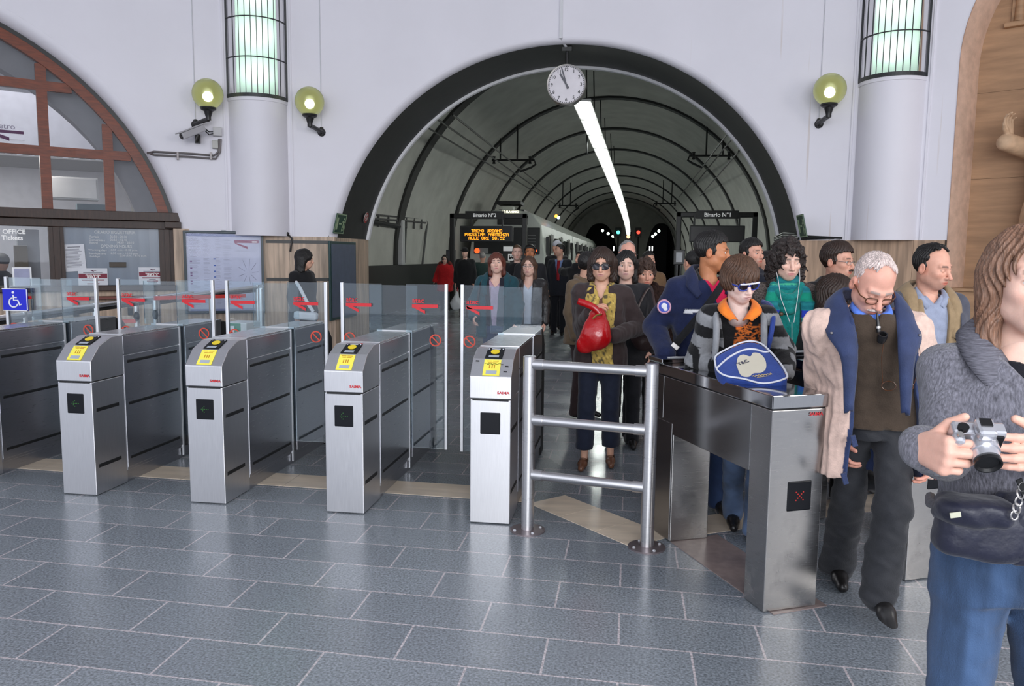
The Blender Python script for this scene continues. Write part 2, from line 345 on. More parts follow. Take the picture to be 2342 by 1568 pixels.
# round wall with three arches
AC = (-0.07, 1.22, 3.41); AO = (-9.0, 1.2, 3.5); NS, NR, NZ = 7.0, 1.952, 3.92
def zlow(s):
    z = 1.80
    for c, zc, r in ((AC[0], AC[1], 3.49), (AO[0], AO[1], 3.65)):
        if abs(s-c) < r: z = max(z, zc+math.sqrt(r*r-(s-c)**2))
    if abs(s-NS) < NR: z = NZ+math.sqrt(NR*NR-(s-NS)**2)
    return z
ss = set(np.linspace(-15, 15, 121).tolist())
for c, r in ((AC[0], 3.49), (AO[0], 3.65), (NS, NR)):
    for k in range(0, 91): ss.add(c+r*math.cos(math.pi*k/90)*0.99999)
ss |= {NS-NR-0.0005, NS+NR+0.0005}
f = MB(); rows = [[], []]
for s in sorted(ss): rows[0].append(WP(s, 6.8)); rows[1].append(WP(s, zlow(s)))
f.grid(rows)
# dado-height closure outside openings is the dado itself; rounded lips of the arches
def arch_strip(f, cs, cz, prof, a0, a1, n, rad=True, rev=False):
    rows = []
    for r, d in prof:
        row = []
        for i in range(n+1):
            a = a0+(a1-a0)*i/n; s, z = cs+r*math.cos(a), cz+r*math.sin(a)
            p = WP(s, z, -d) if rad else WP(s, z, 0)+np.array([0, d, 0]); row.append(p)
        rows.append(row)
    f.grid(rows)
aC = math.asin((1.80-AC[1])/3.45); aO = math.asin((1.80-AO[1])/3.6)
lip = lambda r, w, dep: [(r+w*(1-math.sin(t)), dep*(1-math.cos(t))) for t in np.linspace(0, math.pi/2, 7)]
arch_strip(f, AC[0], AC[1], lip(3.41, 0.08, 0.11), aC, math.pi-aC, 72, rad=False)
arch_strip(f, AO[0], AO[1], lip(3.5, 0.15, 0.20), aO, math.pi-aO, 60)
struct('wall_back', f, M_WALL, smooth=0.5)
# black soffit, inner white edge
f = MB(); arch_strip(f, AC[0], AC[1], [(3.41, 0.11), (3.41, 1.40)], aC, math.pi-aC, 72, rad=False); struct('wall_arch_soffit', f, M_BLK, smooth=0.5)
f = MB(); arch_strip(f, AC[0], AC[1], [(3.41, 1.40), (3.37, 1.40), (3.36, 1.44), (3.38, 1.52), (3.46, 1.52)], aC, math.pi-aC, 72, rad=False); struct('trim_3', f, M_TRIM, smooth=0.4)
# stone piers under the arch and the dado
f = MB()
def dado(f, s0, s1, zt, w, d=0.012):
    s = s0
    while s < s1-0.02:
        e = min(s+w*rnd.uniform(0.85, 1.15), s1)
        f.wslab(s+0.0015, e-0.0015, 0.03, zt, d, -0.02, 2); s = e
xl, xr = WP(AC[0]-3.362, 0)[0], WP(AC[0]+3.362, 0)[0]
yl, yr = WP(AC[0]-3.362, 0)[1], WP(AC[0]+3.362, 0)[1]
dado(f, -5.62, AC[0]-3.362, 1.80, 0.52)
f.bx(xl-0.3, xl, yl, yl+1.52, 0.0, 1.80)
struct('wall_dado_left', f, M_TRAV)
f = MB(); dado(f, AC[0]+3.362, NS-NR-0.02, 1.80, 0.34); f.bx(xr, xr+0.3, yr, yr+1.52, 0.0, 1.80); dado(f, NS+NR+.02, 14, 1.80, 0.5)
struct('wall_dado_right', f, M_TRAVB)
f = MB(); f.wslab(-4.40, AC[0]-3.40, 1.70, 1.745, 0.02, 0.0); f.wslab(-4.40, AC[0]-3.40, 1.155, 1.20, 0.02, 0.0); struct('trim_4', f, M_BLACK)
f = MB(); f.wslab(-5.62, AC[0]-3.37, 0.0, 0.10, 0.02, -0.02); f.wslab(AC[0]+3.37, 5.0, 0.0, 0.10, 0.02, -0.02); struct('baseboard_back', f, M_DARK)
# round pilasters: white shafts below the lanterns
def pil_pts(sc, half, bulge, n=16):
    out = []
    R = (half*half+bulge*bulge)/(2*bulge)
    for i in range(n+1):
        u = -half+2*half*i/n; out.append((sc+u, math.sqrt(max(0, R*R-u*u))-(R-bulge)))
    return out
PIL = ((-4.46, 0.395, 3.70), (4.31, 0.385, 3.80))
for k, (sc, hw, zb) in enumerate(PIL):
    f = MB(); P = pil_pts(sc, hw, 0.27); f.grid([[WP(s, zb, d) for s, d in P], [WP(s, 1.80, d) for s, d in P]])
    f.add([WP(s, zb, d) for s, d in P], [tuple(range(len(P)))]); f.add([WP(s, 1.80, d) for s, d in P], [tuple(range(len(P)-1, -1, -1))])
    P2 = pil_pts(sc, hw+0.012, 0.285); f.grid([[WP(s, zb, d) for s, d in P2], [WP(s, zb-0.05, d) for s, d in P2]]); f.add([WP(s, zb, d) for s, d in P2], [tuple(range(len(P2)))]); f.add([WP(s, zb-.05, d) for s, d in P2], [tuple(range(len(P2)-1, -1, -1))])
    for q in (-1, 1): f.wslab(sc+q*(hw+0.055)-0.012, sc+q*(hw+0.055)+0.012, 1.80, 6.8, 0.018, 0.0, 1)
    struct('wall_pilaster_'+('left', 'right')[k], f, M_WALL, smooth=0.5)
# travertine niche on the right
f = MB(); nn = []
for i in range(41):
    a = math.pi*i/40; nn.append((NS-NR*math.cos(a), NZ+NR*math.sin(a)))
path = [(NS-NR, 0.0)]+nn+[(NS+NR, 0.0)]
def niche_row(k, d):
    return [WP(NS+(s-NS)*k, NZ+(z-NZ)*(k if z > NZ else 1), -d) for s, z in path]
f.grid([niche_row(1.0, -0.012), niche_row(1.0, 0.02), niche_row(0.972, 0.10), niche_row(0.93, 0.42)]); struct('wall_niche_reveal', f, M_NEDGE, smooth=0.4)
f = MB(); rows = []
for z0, z1 in ((1.215, 2.56), (2.56, 3.6), (3.6, 4.7), (4.7, 6.0)):
    f.wslab(NS-NR*0.95, NS+NR*0.95, z0+0.003, z1, -0.42, -0.55)
f.wslab(NS-NR, NS+NR, 0.0, 1.18, -0.01, -0.5); f.wslab(NS-NR-.0, NS+NR, 1.18, 1.215, 0.03, -0.46)
struct('wall_niche', f, M_NICHE)
f = MB(); P = [(WX+10.2*math.sin(t), WY+10.2*math.cos(t)) for t in np.linspace(-2.0, 2.0, 60)]; f.prism([(x, y, 6.8) for x, y in P], (0, 0, .2)); struct('ceiling', f, M_TRIM)
# ticket office window (left arch): wooden frame, bars, panes
WD = -0.20
def ring(f, cs, cz, r0, r1, d0, d1, a0, a1, n):
    arch_strip(f, cs, cz, [(r1, -d0), (r0, -d0), (r0, -d1), (r1, -d1), (r1, -d0)], a0, a1, n)
aw = math.asin((2.05-AO[1])/3.42)
win = thing('window_1', None, None, WP(-7.2, 2.09, WD)); win['kind'] = 'structure'
f = MB(); ring(f, AO[0], AO[1], 3.455, 3.515, WD+0.055, WD-0.1, aw-.02, math.pi-aw, 50); f.build('window_gap_seal', M_BLACK, win, smooth=0.4)
f = MB(); ring(f, AO[0], AO[1], 3.33, 3.46, WD+0.05, WD-0.05, aw, math.pi-aw, 50)
mull = [-7.09-0.70*k for k in range(0, 5)]+[-6.37]
for q, s in enumerate(sorted(mull)):
    zt = AO[1]+math.sqrt(3.33**2-(s-AO[0])**2); w = 0.060
    f.wslab(s-w, s+w, 2.05, zt, WD+0.03, WD-0.06, 1)
for z in (2.84, 3.66):
    e = math.sqrt(3.33**2-(z-AO[1])**2); f.wslab(AO[0]-e, AO[0]+e, z-0.060, z+0.060, WD+0.028, WD-0.055, 18)
f.build('window_frame', M_WOOD, win)
GL_WIN = glassmat('window_glass', (0.86, 0.88, 0.90), 1.2, 0.05, hazec=(0.6, 0.62, 0.7))
f = MB(); rows = [[], []]
for k in range(61):
    s = AO[0]-3.32+6.64*k/60; rows[0].append(WP(s, max(2.05, AO[1]+math.sqrt(max(0, 3.34**2-(s-AO[0])**2))), WD)); rows[1].append(WP(s, 2.05, WD))
f.grid(rows); f.build('window_pane', GL_WIN, win, smooth=0.5)
f = MB(); f.wslab(-12.3, -5.53, 1.975, 2.095, WD+0.16, WD-0.12); f.wslab(-12.3, -5.60, 1.87, 1.972, WD+0.08, WD-0.12)
for a, b in ((-7.10, -6.93), (-5.80, -5.60), (-8.6, -8.45), (-10.1, -9.95)): f.wslab(a, b, 1.02, 1.87, WD+0.06, WD-0.08, 1)
for a, b in ((-7.05, -6.98), (-5.73, -5.67)): f.wslab(a, b, 1.02, 1.87, WD+0.085, WD, 1)
f.wslab(-12.3, -5.62, 1.00, 1.07, WD+0.10, WD-0.12); f.bx(0, 0, 0, 0, 0, 0) if False else None
f.wslab(-5.72, -5.52, 1.885, 1.97, WD+0.2, WD-.05, 1)
struct('trim_5', f, M_WOODD, bevel=0.006)
f = MB(); f.wslab(-12.3, -5.6, 1.03, 1.10, 0.10, -0.35); struct('window_1_counter', f, M_WOODD, bevel=0.008)
f = MB(); dado(f, -12.3, -5.6, 1.03, 0.62, -0.10); f.wslab(-5.62, -5.42, 0.0, 1.88, 0.012, -0.6, 1); f.wslab(-12.3, -5.5, 0.0, 0.03, -.1, -.4); struct('wall_counter_front', f, M_TRAV)
f = MB(); f.wslab(-12.3, -7.10, 1.10, 1.87, WD-0.02, WD-0.026); struct('window_2', f, GL_WIN)
f = MB(); f.wslab(-6.94, -5.79, 1.10, 1.87, WD+0.0, WD-0.02); f.cur = 1
f.wslab(-6.94, -5.79, 1.07, 1.10, WD+0.05, WD-0.02)
ob = f.build('window_3', [mat('shutter_blue_grey', sr(104, 118, 136), 0.25, var=0.14, vs_=2.5, stretch=(2, 2, .4), spec=0.9), M_TRIM]); ob['kind'] = 'structure'
# office behind the window
M_OFF = simple('office_wall', (0.72, 0.71, 0.76), 0.6); M_OFFC = simple('office_ceiling', (0.36, 0.35, 0.34), 0.7)
f = MB(); f.wslab(-13, -4.9, 0, 6.5, -4.2, -4.3); f.wslab(-13, -5.0, 5.0, 5.1, -0.35, -4.3)
f.quad(WP(-5.15, 0, -0.35), WP(-5.15, 0, -4.3), WP(-5.15, 5.1, -4.3), WP(-5.15, 5.1, -0.35)); f.quad(WP(-13, 0, -0.35), WP(-13, 0, -4.3), WP(-13, 5.1, -4.3), WP(-13, 5.1, -0.35))
struct('wall_office', f, M_OFF)
f = MB(); arch_strip(f, AO[0], AO[1], [(3.52, 0.26), (3.36, 0.45), (3.08, 0.55), (3.08, 0.85)], 0.18, math.pi-0.18, 40); struct('wall_office_arch', f, simple('office_arch_grey', (0.26, 0.255, 0.27), 0.7), smooth=0.5)
f = MB(); f.wslab(-13, -5.5, 2.98, 3.9, -2.3, -2.4); struct('wall_office_partition', f, M_OFF)
f = MB(); f.wslab(-13, -5.3, 2.96, 2.99, -2.3, -4.2); struct('ceiling_office', f, M_OFFC)
f = MB(); f.wslab(-8.3, -7.62, 2.90, 2.955, -2.55, -2.8); o = f.build('office_ceiling_light', emit('office_lamp', (1.0, 0.98, 0.86), 9.0)); single(o, 'long lit ceiling light inside the ticket office', 'ceiling light')
area('office_lamp_light', WP(-7.6, 2.85, -1.6), WP(-7.3, 0, -1.8), 1.8, 0.5, 42, (1.0, 0.96, 0.90)); area('office_lamp_upper', WP(-7.6, 4.8, -1.4), WP(-7.6, 2, -1.8), 2.5, 0.6, 42, (0.95, 0.95, 1.0))
cb = thing('cabinet', 'pale wall cabinet tilted open inside the ticket office', 'cabinet', WP(-6.75, 2.05, -1.5))
f = MB(); f.wslab(-7.0, -6.45, 2.3, 2.62, -1.35, -1.7); f.build('body', simple('cabinet_grey', (0.55, 0.54, 0.53), 0.5), cb, bevel=.005); f = MB(); f.wslab(-6.98, -6.47, 2.32, 2.60, -1.33, -1.349); f.build('door', simple('cabinet_door', (0.50, 0.49, 0.49), 0.4), cb, bevel=.004)
f = MB(); f.wslab(-6.72, -6.3, 2.10, 2.22, -0.9, -1.25); single(f.build('cardboard_box', simple('box_teal', (0.09, 0.13, 0.15), 0.6), None, bevel=.004), 'dark teal box lying under the cabinet inside the ticket office', 'box')
f = MB(); f.wslab(-6.16, -5.86, 2.70, 2.84, -1.0, -1.3); f.wslab(-6.0, -5.7, 2.64, 2.80, -0.75, -0.95); single(f.build('air_conditioner', simple('ac_grey', (0.60, 0.6, 0.6), 0.4), None, bevel=.02), 'pale grey air conditioner seen behind the arched window', 'air conditioner')
f = MB(); f.tube([WP(-6.0, 2.66, -0.95), WP(-5.78, 2.05, -0.9)], 0.015); f.tube([WP(-5.86, 2.66, -0.8), WP(-5.66, 2.05, -0.8)], 0.02); single(f.build('drain_pipe', M_TRIM, None, smooth=True), 'white pipes running down from the office air conditioner', 'pipe')
# ================================================================== tunnel
TX, THW, TZS, TRI = -0.87, 5.61, 1.45, 5.59
YE = 80.0
def vprof(d=0.0, n=36):
    P = [(TX-THW+d, -1.2)]
    for i in range(n+1):
        a = math.pi-math.pi*i/n; P.append((TX+(THW-d)*math.cos(a), TZS+(TRI-d)*math.sin(a)))
    P.append((TX+THW-d, -1.2)); return P
f = MB(); P = vprof(); ys = [12.3, 20, 30, 40, 55, YE]
f.grid([[(x, y, z) for x, z in P] for y in ys]); struct('wall_tunnel', f, M_VAULT, smooth=0.5)
f = MB(); n = 72; r0 = []; r1 = []                       # wall closing the tunnel around the arch
for i in range(n+1):
    a = aC+(math.pi-2*aC)*i/n; p = WP(AC[0]+3.46*math.cos(a), AC[1]+3.46*math.sin(a))+np.array([0, 1.52, 0]); r0.append(p); r1.append((TX+8.5*math.cos(a), max(p[1], 13.3), 1.2+8.5*math.sin(a)))
r0 = [(r0[0][0], r0[0][1], 0)]+r0+[(r0[-1][0], r0[-1][1], 0)]; r1 = [(9, 13.3, 0)]+r1+[(-10, 13.3, 0)]
f.grid([r0, r1]); struct('wall_tunnel_front', f, M_VAULT)
ribs = []
for k in range(9):
    y = 21.3+6.57*k; w = 0.18 if k else 0.26
    f = MB(); A = vprof(0.0); B = vprof(0.07)
    f.grid([[(x, y-w, z) for x, z in A], [(x, y-w, z) for x, z in B], [(x, y+w, z) for x, z in B], [(x, y+w, z) for x, z in A]])
    struct('wall_tunnel_rib', f, M_RIB, smooth=0.5)
f = MB(); f.bx(TX-THW, TX-THW+0.12, 12.6, 27, 0, 1.27); f.bx(TX+THW-0.12, TX+THW, 12.6, 27, 0, 1.27); struct('trim_6', f, M_DARK)
# end wall with two dark portals
PO = ((-3.05, 2.1, 4.9), (3.03, 1.72, 4.95))
def zl(x):
    for c, h, t in PO:
        if abs(x-c) < h: return -1.2+(t+1.2)*(1-(abs(x-c)/h)**2.6)**0.55
    return -1.2
xs = sorted(set(np.linspace(TX-THW, TX+THW, 40).tolist()+[c+h*q for c, h, t in PO for q in np.linspace(-1, 1, 31)]))
f = MB(); f.grid([[(x, YE, 7.3) for x in xs], [(x, YE, zl(x)) for x in xs]]); struct('wall_tunnel_end', f, M_VAULT)
f = MB(); f.bx(-7, 6, 130, 130.2, -2, 8)
for x in (-7, 6, -0.2): f.bx(x-.1, x+.1, YE+.05, 130, -2, 7)
f.bx(-7, 6, YE+.05, 130, 7, 7.2); f.bx(-7, 6, YE+.05, 130, -2, -1.8); struct('wall_far_tubes', f, M_DARK)
G_PL = 'lamps in the dark portals'
for k, (px, py) in enumerate(((1507, 528), (1499, 535), (1493, 540), (1378, 527), (1391, 534), (1402, 540))):
    p = AY(px, py, 96); f = MB(); f.ball(p, 0.17, 10, 6)
    single(f.build('tunnel_lamp', emit('portal_lamp', (0.75, 1.0, 0.8), 7)), ('highest', 'middle', 'lowest')[k % 3]+' greenish lamp inside the '+('right' if k < 3 else 'left')+' dark tunnel portal', 'lamp', G_PL)
for k, px in enumerate((1403.5, 1463, 1486, 1492)):
    p = AY(px, 568, 110); f = MB(); f.bx(p[0]-.08, p[0]+.08, p[1]-.05, p[1]+.05, p[2]-.3, p[2]+.3)
    single(f.build('tunnel_lamp', emit('portal_white', (1, 1, 1), 7)), ('white upright lamp low inside the left portal', 'white upright lamp just between the two portals', 'white upright lamp low in the right portal, left one of the pair', 'white upright lamp low in the right portal, right one of the pair')[k], 'lamp', 'white lamps in the portals')
def signal(px, py, y, col, lab):
    p = AY(px, py, y); t = thing('railway_signal', lab, 'signal', (p[0], p[1], 0))
    f = MB(); f.bx(p[0]-.28, p[0]+.28, p[1], p[1]+.3, p[2]-.45, p[2]+.45); f.build('signal_head', M_BLACK, t, bevel=.03)
    f = MB(); f.cyl(p+np.array([0, -.06, 0]), p+np.array([0, .02, 0]), 0.17); f.build('lens', emit('signal_'+lab[:3], col, 3), t)
    f = MB(); f.cyl((p[0], p[1]+.2, -1.0), (p[0], p[1]+.2, p[2]), .07); f.build('post', M_BLACK, t)
signal(1414, 531, 76, (0.1, 1.0, 0.75), 'green lit railway signal by the left portal')
signal(1460, 531, 76, (1.0, 0.05, 0.03), 'red lit railway signal by the right portal')
signal(1437, 541, 74, (1.0, 0.45, 0.2), 'orange lit round signal on a post between the portals')
# fluorescent strip under the vault
def strip_pt(y): return AY(*STP(y), y)
a0 = AY(1330, 235, 15.4); a1 = AY(1437, 537, 72)
G_L = 'fluorescent fittings under the tunnel vault'
M_TUBE = emit('fluorescent', (0.94, 1.0, 0.95), 26.0); M_FIT = simple('fitting_white', (0.7, 0.7, 0.68), 0.5)
NL = 30; prev = None
for k in range(NL):
    t0, t1 = k/NL, (k+0.91)/NL
    p0 = a0+(a1-a0)*t0; p1 = a0+(a1-a0)*t1
    for p, t in ((p0, t0), (p1, t1)): p[0] += 0.25*math.sin(math.pi*t); p[2] -= 0.15*math.sin(math.pi*t)
    if prev is None:
        t = thing('fluorescent_lamp', 'first lit fluorescent fitting behind the clock', 'lamp', p0, 0, G_L)
    else: t = thing('fluorescent_lamp', 'lit fluorescent fitting in the row under the tunnel vault', 'lamp', p0, 0, G_L)
    f = MB(); d = p1-p0; L_ = np.linalg.norm(d); d /= L_; side = np.cross(d, Z3); side /= np.linalg.norm(side); up = np.cross(side, d)
    f.obx((p0+p1)/2, (side, d, up), (0.15, L_, 0.05)); f.build('tube', M_TUBE, t)
    f = MB(); f.obx((p0+p1)/2+up*0.05, (side, d, up), (0.36, L_, 0.05)); f.build('housing', M_FIT, t); prev = t
# signs hung from black frames
def binario(px0, px1, py, y, num, lab, sign):
    A = AY(px0, py, y); B = AY(px1, py, y); t = thing('sign_gantry', lab, 'sign frame', ((A[0]+B[0])/2, y, 0))
    f = MB(); z = (A[2]+B[2])/2; r = 0.07
    f.bx(A[0]-r, B[0]+r, y-r, y+r, z-r, z+r); f.bx(A[0]-r, A[0]+r, y-r, y+r, 0, z+r); f.bx(B[0]-r, B[0]+r, y-r, y+r, 0, z+r); f.build('frame', M_BLACK, t, bevel=.02)
    f = MB(); C = AY(sign[0], sign[1], y); f.bx(C[0]-.56, C[0]+.56, y-.1, y-.07, C[2]-.11, C[2]+.11); sg = f.build('name_plate', M_BLACK, t)
    f = MB(); f.text('Binario N°'+num, (C[0], y-.101, C[2]), (1, 0, 0), Z3, width=sign[2], bold=.02); f.build('lettering', simple('sign_white', (0.85, 0.85, 0.85), .5, em=0.25), sg)
    return t, z
t2, z2 = binario(1035, 1200, 494, 22, '2', 'black square sign frame around the orange departure board', (1110, 492, 0.66))
t1, z1 = binario(1553, 1727, 491, 22, '1', 'black square sign frame over the right track', (1640, 491, 0.69))
FONT = {'A': '01110100011000111111100011000110001', 'B': '11110100011000111110100011000111110', 'E': '11111100001000011110100001000011111', 'I': '01110001000010000100001000010001110', 'L': '10000100001000010000100001000011111', 'M': '10001110111010110101100011000110001', 'N': '10001110011010110011100011000110001', 'O': '01110100011000110001100011000101110', 'P': '11110100011000111110100001000010000', 'R': '11110100011000111110101001001010001', 'S': '01111100001000001110000010000111110', 'T': '11111001000010000100001000010000100', 'U': '10001100011000110001100011000101110', 'Z': '11111000010001000100010001000011111', '0': '01110100011001110101110011000101110', '1': '00100011000010000100001000010001110', '2': '01110100010000100010001000100011111', '5': '11111100001111000001000011000101110', '.': '00000000000000000000000000110001100', ' ': '0'*35}
def led_text(f, lines, x0, x1, y, z0, z1):
    rows = 9*len(lines); cols = 6*max(len(l) for l in lines); pz = (z1-z0)/rows; px = (x1-x0)/cols
    for j, l in enumerate(lines):
        off = (cols-6*len(l))//2
        for i, ch in enumerate(l):
            for b in range(35):
                if FONT[ch][b] == '1':
                    cx = x0+(off+i*6+b % 5)*px; cz = z1-(j*9+b//5+1)*pz
                    f.quad((cx, y, cz), (cx+px*.98, y, cz), (cx+px*.98, y, cz+pz*.94), (cx, y, cz+pz*.94))
A = AY(1052, 516, 21.5); B = AY(1172, 553, 21.5)
lb = thing('departure_board', 'dark departure board with orange lit train times', 'departure board', ((A[0]+B[0])/2, 21.5, B[2]))
f = MB(); f.bx(A[0], B[0], 21.5, 21.7, B[2], A[2]); f.build('housing', simple('board_black', (0.03, 0.03, 0.032), .4), lb, bevel=.02)
f = MB(); f.bx(A[0]+.04, B[0]-.04, 21.49, 21.5, B[2]+.04, A[2]-.04); f.build('screen', simple('board_screen', (0.012, 0.012, 0.013), .3), lb)
a = AY(1063, 524, 21.48); b = AY(1164, 550, 21.48)
f = MB(); led_text(f, ['TRENO URBANO', 'PROSSIMA PARTENZA', 'ALLE ORE 10.52'], a[0], b[0], 21.485, b[2], a[2]); f.build('lettering', emit('led_orange', (1.0, 0.30, 0.01), 3.2), lb)
[MB().bx(x-.02, x+.02, 21.58, 21.62, A[2], z2).build('bracket', M_BLACK, lb) for x in (A[0]+.3, B[0]-.3)]
A = AY(1578, 515, 21.7); B = AY(1703, 554, 21.7)
lb = thing('departure_board', 'unlit grey departure board under the Binario 1 plate', 'departure board', ((A[0]+B[0])/2, 21.7, B[2]))
f = MB(); f.bx(A[0], B[0], 21.7, 21.9, B[2], A[2]); f.build('housing', MT['board_black'], lb, bevel=.02); f = MB(); f.bx(A[0]+.04, B[0]-.04, 21.69, 21.7, B[2]+.04, A[2]-.04); f.build('screen', simple('board_grey', (0.045, 0.042, 0.045), .35), lb)
[MB().bx(x-.025, x+.025, 21.78, 21.84, A[2], z1).build('bracket', M_BLACK, lb) for x in (A[0]+.12, B[0]-.15)]
# overhead line brackets and wires
G_W = 'overhead wires in the tunnel'
for k, (a, b, ya, yb) in enumerate((((985, 262), (1300, 478), 16, 70), ((1035, 262), (1295, 468), 16, 70), ((975, 290), (1330, 500), 18, 76), ((1700, 285), (1560, 455), 19, 60), ((1668, 300), (1545, 460), 19, 60), ((1690, 345), (1580, 470), 20, 60))):
    A = AY(*a, ya); B = AY(*b, yb); f = MB(); f.tube([A, (A+B)/2+np.array([0, 0, -.05]), B], 0.022, 6)
    single(f.build('overhead_wire', M_BLACK, None, smooth=True), ('upper wire over the left track, second from the train', 'upper contact wire over the left track', 'lowest thin cable along the left vault', 'outer wire over the right track', 'inner wire over the right track', 'lowest thin cable along the right vault')[k], 'wire', G_W)
def bracket(px0, px1, py, y, side, lab):
    A = AY(px0, py, y); B = AY(px1, py, y); t = thing('catenary_bracket', lab, 'wire bracket', A)
    f = MB(); f.tube([A, B, B+np.array([.05*side, 0, -.15]), B+np.array([-.1*side, 0, -.25]), (A+B)/2+np.array([.25*side, 0, -.4])], 0.04, 6); f.build('arm', M_BLACK, t, smooth=True)
    for q in (0.2, 0.6):
        p = A+(B-A)*q; h = TZS+TRI*math.sqrt(max(0, 1-((p[0]-TX)/THW)**2))
        f = MB(); f.cyl(p, (p[0], p[1], min(h+.02, p[2]+1.35)), .03, n=6); f.build('hanger', M_BLACK, t)
    for q in (0.05, 0.9):
        p = A+(B-A)*q; f = MB(); f.lathe([(0, -.14), (.07, -.12), (.04, -.06), (.08, 0), (.04, .06), (.07, .12), (0, .14)], p, 8); f.build('insulator', M_BLACK, t)
bracket(1125, 1222, 366, 27.6, 1, 'black wire bracket over the left track nearest the arch')
bracket(1672, 1577, 356, 27.6, -1, 'black wire bracket over the right track nearest the arch')
bracket(1278, 1322, 470, 47.4, 1, 'smaller black wire bracket over the train roof')
bracket(1546, 1496, 465, 47.4, -1, 'smaller black wire bracket farther down the right track')
# vertical hangers and pipe under the crown
f = MB()
for k, (px, py) in enumerate(((1341, 150), (1358, 160), (1372, 178), (1382, 240), (1395, 270), (1403, 320))):
    y = 20+4.0*k; p = AY(px, py, y); q = AY(px+2+k, py+200-k*14, y); f.tube([p, q], .018, 5)
single(f.build('hanging_cable', M_BLACK, None), 'thin dark cables hanging in a line under the vault crown', 'cable')
# pipes on the left tunnel wall
xw = TX-THW+0.10
f = MB(); pts = [AX(848, 507, xw), AX(925, 520, xw), AX(922, 600, xw)]; f.tube(pts, 0.07, 8); single(f.build('wall_pipe', M_BLACK, None, smooth=True), 'thick black pipe bending down the left tunnel wall', 'pipe')
f = MB(); pts = [AX(848, 490, xw), AX(930, 497, xw), AX(972, 502, xw), AX(977, 510, xw), AX(966, 605, xw)]; f.tube(pts, 0.035, 6); f.tube([p+np.array([.03, 0, -.1]) for p in pts[:3]], .025, 6)
for q in np.linspace(0.1, .9, 6):
    p = pts[0]+(pts[2]-pts[0])*q; f.bx(p[0], p[0]+.05, p[1]-.03, p[1]+.03, p[2]-.3, p[2])
single(f.build('cable_tray', simple('cable_grey', (.10, .10, .10), .6), None), 'thin cables on brackets along the left tunnel wall', 'cable')
f = MB(); p = AX(915, 585, xw); f.bx(p[0]-.05, p[0]+.12, p[1]-.12, p[1]+.12, p[2]-.25, p[2]+1.0); single(f.build('downpipe', simple('pipe_white', (.6, .6, .6), .5), None, bevel=.03), 'white boxed downpipe beside the first tunnel rib', 'pipe')
# notices standing in the tunnel
def stand(px0, py0, px1, py1, y, lab, m1, m2):
    A = AY(px0, py0, y); B = AY(px1, py1, y); t = thing('notice_stand', lab, 'notice', ((A[0]+B[0])/2, y, 0))
    f = MB(); f.bx(A[0], B[0], y, y+.08, B[2], A[2]); f.build('board', m1, t, bevel=.01)
    f = MB(); f.bx(A[0]+.05, B[0]-.05, y-.01, y, B[2]+.05, A[2]-.05); f.build('sheet', m2, t)
    f = MB(); [f.bx(x-.03, x+.03, y+.02, y+.07, 0, B[2]+.02) for x in (A[0]+.1, B[0]-.1)]; f.build('post', M_BLACK, t)
M_PAPER = simple('paper_white', (.72, .73, .76), .6, var=.08)
stand(1541, 571, 1566, 605, 16, 'framed white notice on a stand in front of the right portal', M_BLACK, M_PAPER)
stand(1570, 578, 1584, 610, 18, 'small framed notice behind the navy-jacketed teenager', M_BLACK, M_PAPER)
stand(1020, 571, 1041, 640, 24, 'tall grey notice board behind the woman in red', simple('board_dgrey', (.05, .055, .065), .5), simple('board_bgrey', (.075, .08, .095), .4))
# the train
tr = thing('train', 'white and green train standing in the left track with lit tail lamp', 'train', (-4.4, 29.4, -1.0))
M_TW = mat('train_white', (.50, .52, .48), .4, var=.10, vs_=1.2); M_TG = simple('train_green', (.025, .075, .06), .4); M_TGL = simple('train_glass', (.012, .014, .016), .12)
YT = 29.4; A = AY(1075, 600, YT); B = AY(1244, 600, YT); X0, X1 = A[0], B[0]; Y1 = 78.0; ZR = AY(1200, 480, YT)[2]
prof = [(X0, -.6), (X0-.02, 1.6), (X0+.12, ZR-.55), (X0+.45, ZR-.12), (X0+1.0, ZR), (X1-1.0, ZR), (X1-.45, ZR-.12), (X1-.12, ZR-.55), (X1+.02, 1.6), (X1, -.6)]
nc = 3; cl = (Y1-YT-.4*(nc-1))/nc
for k in range(nc):
    y0 = YT+k*(cl+.4); f = MB(); f.prism([(x, y0, z) for x, z in prof][::-1], (0, cl, 0)); f.build('carriage', M_TW, tr, bevel=.05)
    f = MB(); f.bx(X1+.0, X1+.020, y0+.05, y0+cl-.05, -.55, 1.15); f.bx(X0-.025, X0, y0+.05, y0+cl-.05, -.55, 1.15); f.build('side_band', M_TG, tr)
    for i in range(9):
        ya = y0+1.0+i*(cl-2)/9; f = MB()
        if i in (1, 4, 7): f.bx(X1-.01, X1+.012, ya, ya+1.0, -.2, 2.45); f.build('door', simple('train_door', (.09, .09, .085), .35), tr)
        else: f.bx(X1-.01, X1+.030, ya, ya+1.25, 1.35, 2.3); f.build('window', M_TGL, tr)
f = MB(); f.bx(X0+.02, X1-.02, YT-.03, YT, -.5, 1.3); f.build('front_band', M_TG, tr)
f = MB(); f.bx(X0+.16, X1-.16, YT-.05, YT-.01, 1.62, 2.62); f.build('windscreen', simple('windscreen', (.010, .011, .012), .4), tr, bevel=.02)
f = MB(); f.bx(X0+1.05, X1-.62, YT-.07, YT, 2.72, 3.05); db = f.build('destination_box', M_BLACK, tr, bevel=.02)
c = AY(1168, 484, YT-.08); f = MB(); f.text('LE FLAMINIO', (c[0], YT-.071, c[2]), (1, 0, 0), Z3, width=.62, bold=.02); f.build('lettering', emit('dest', (1, .95, .7), 2.5), db)
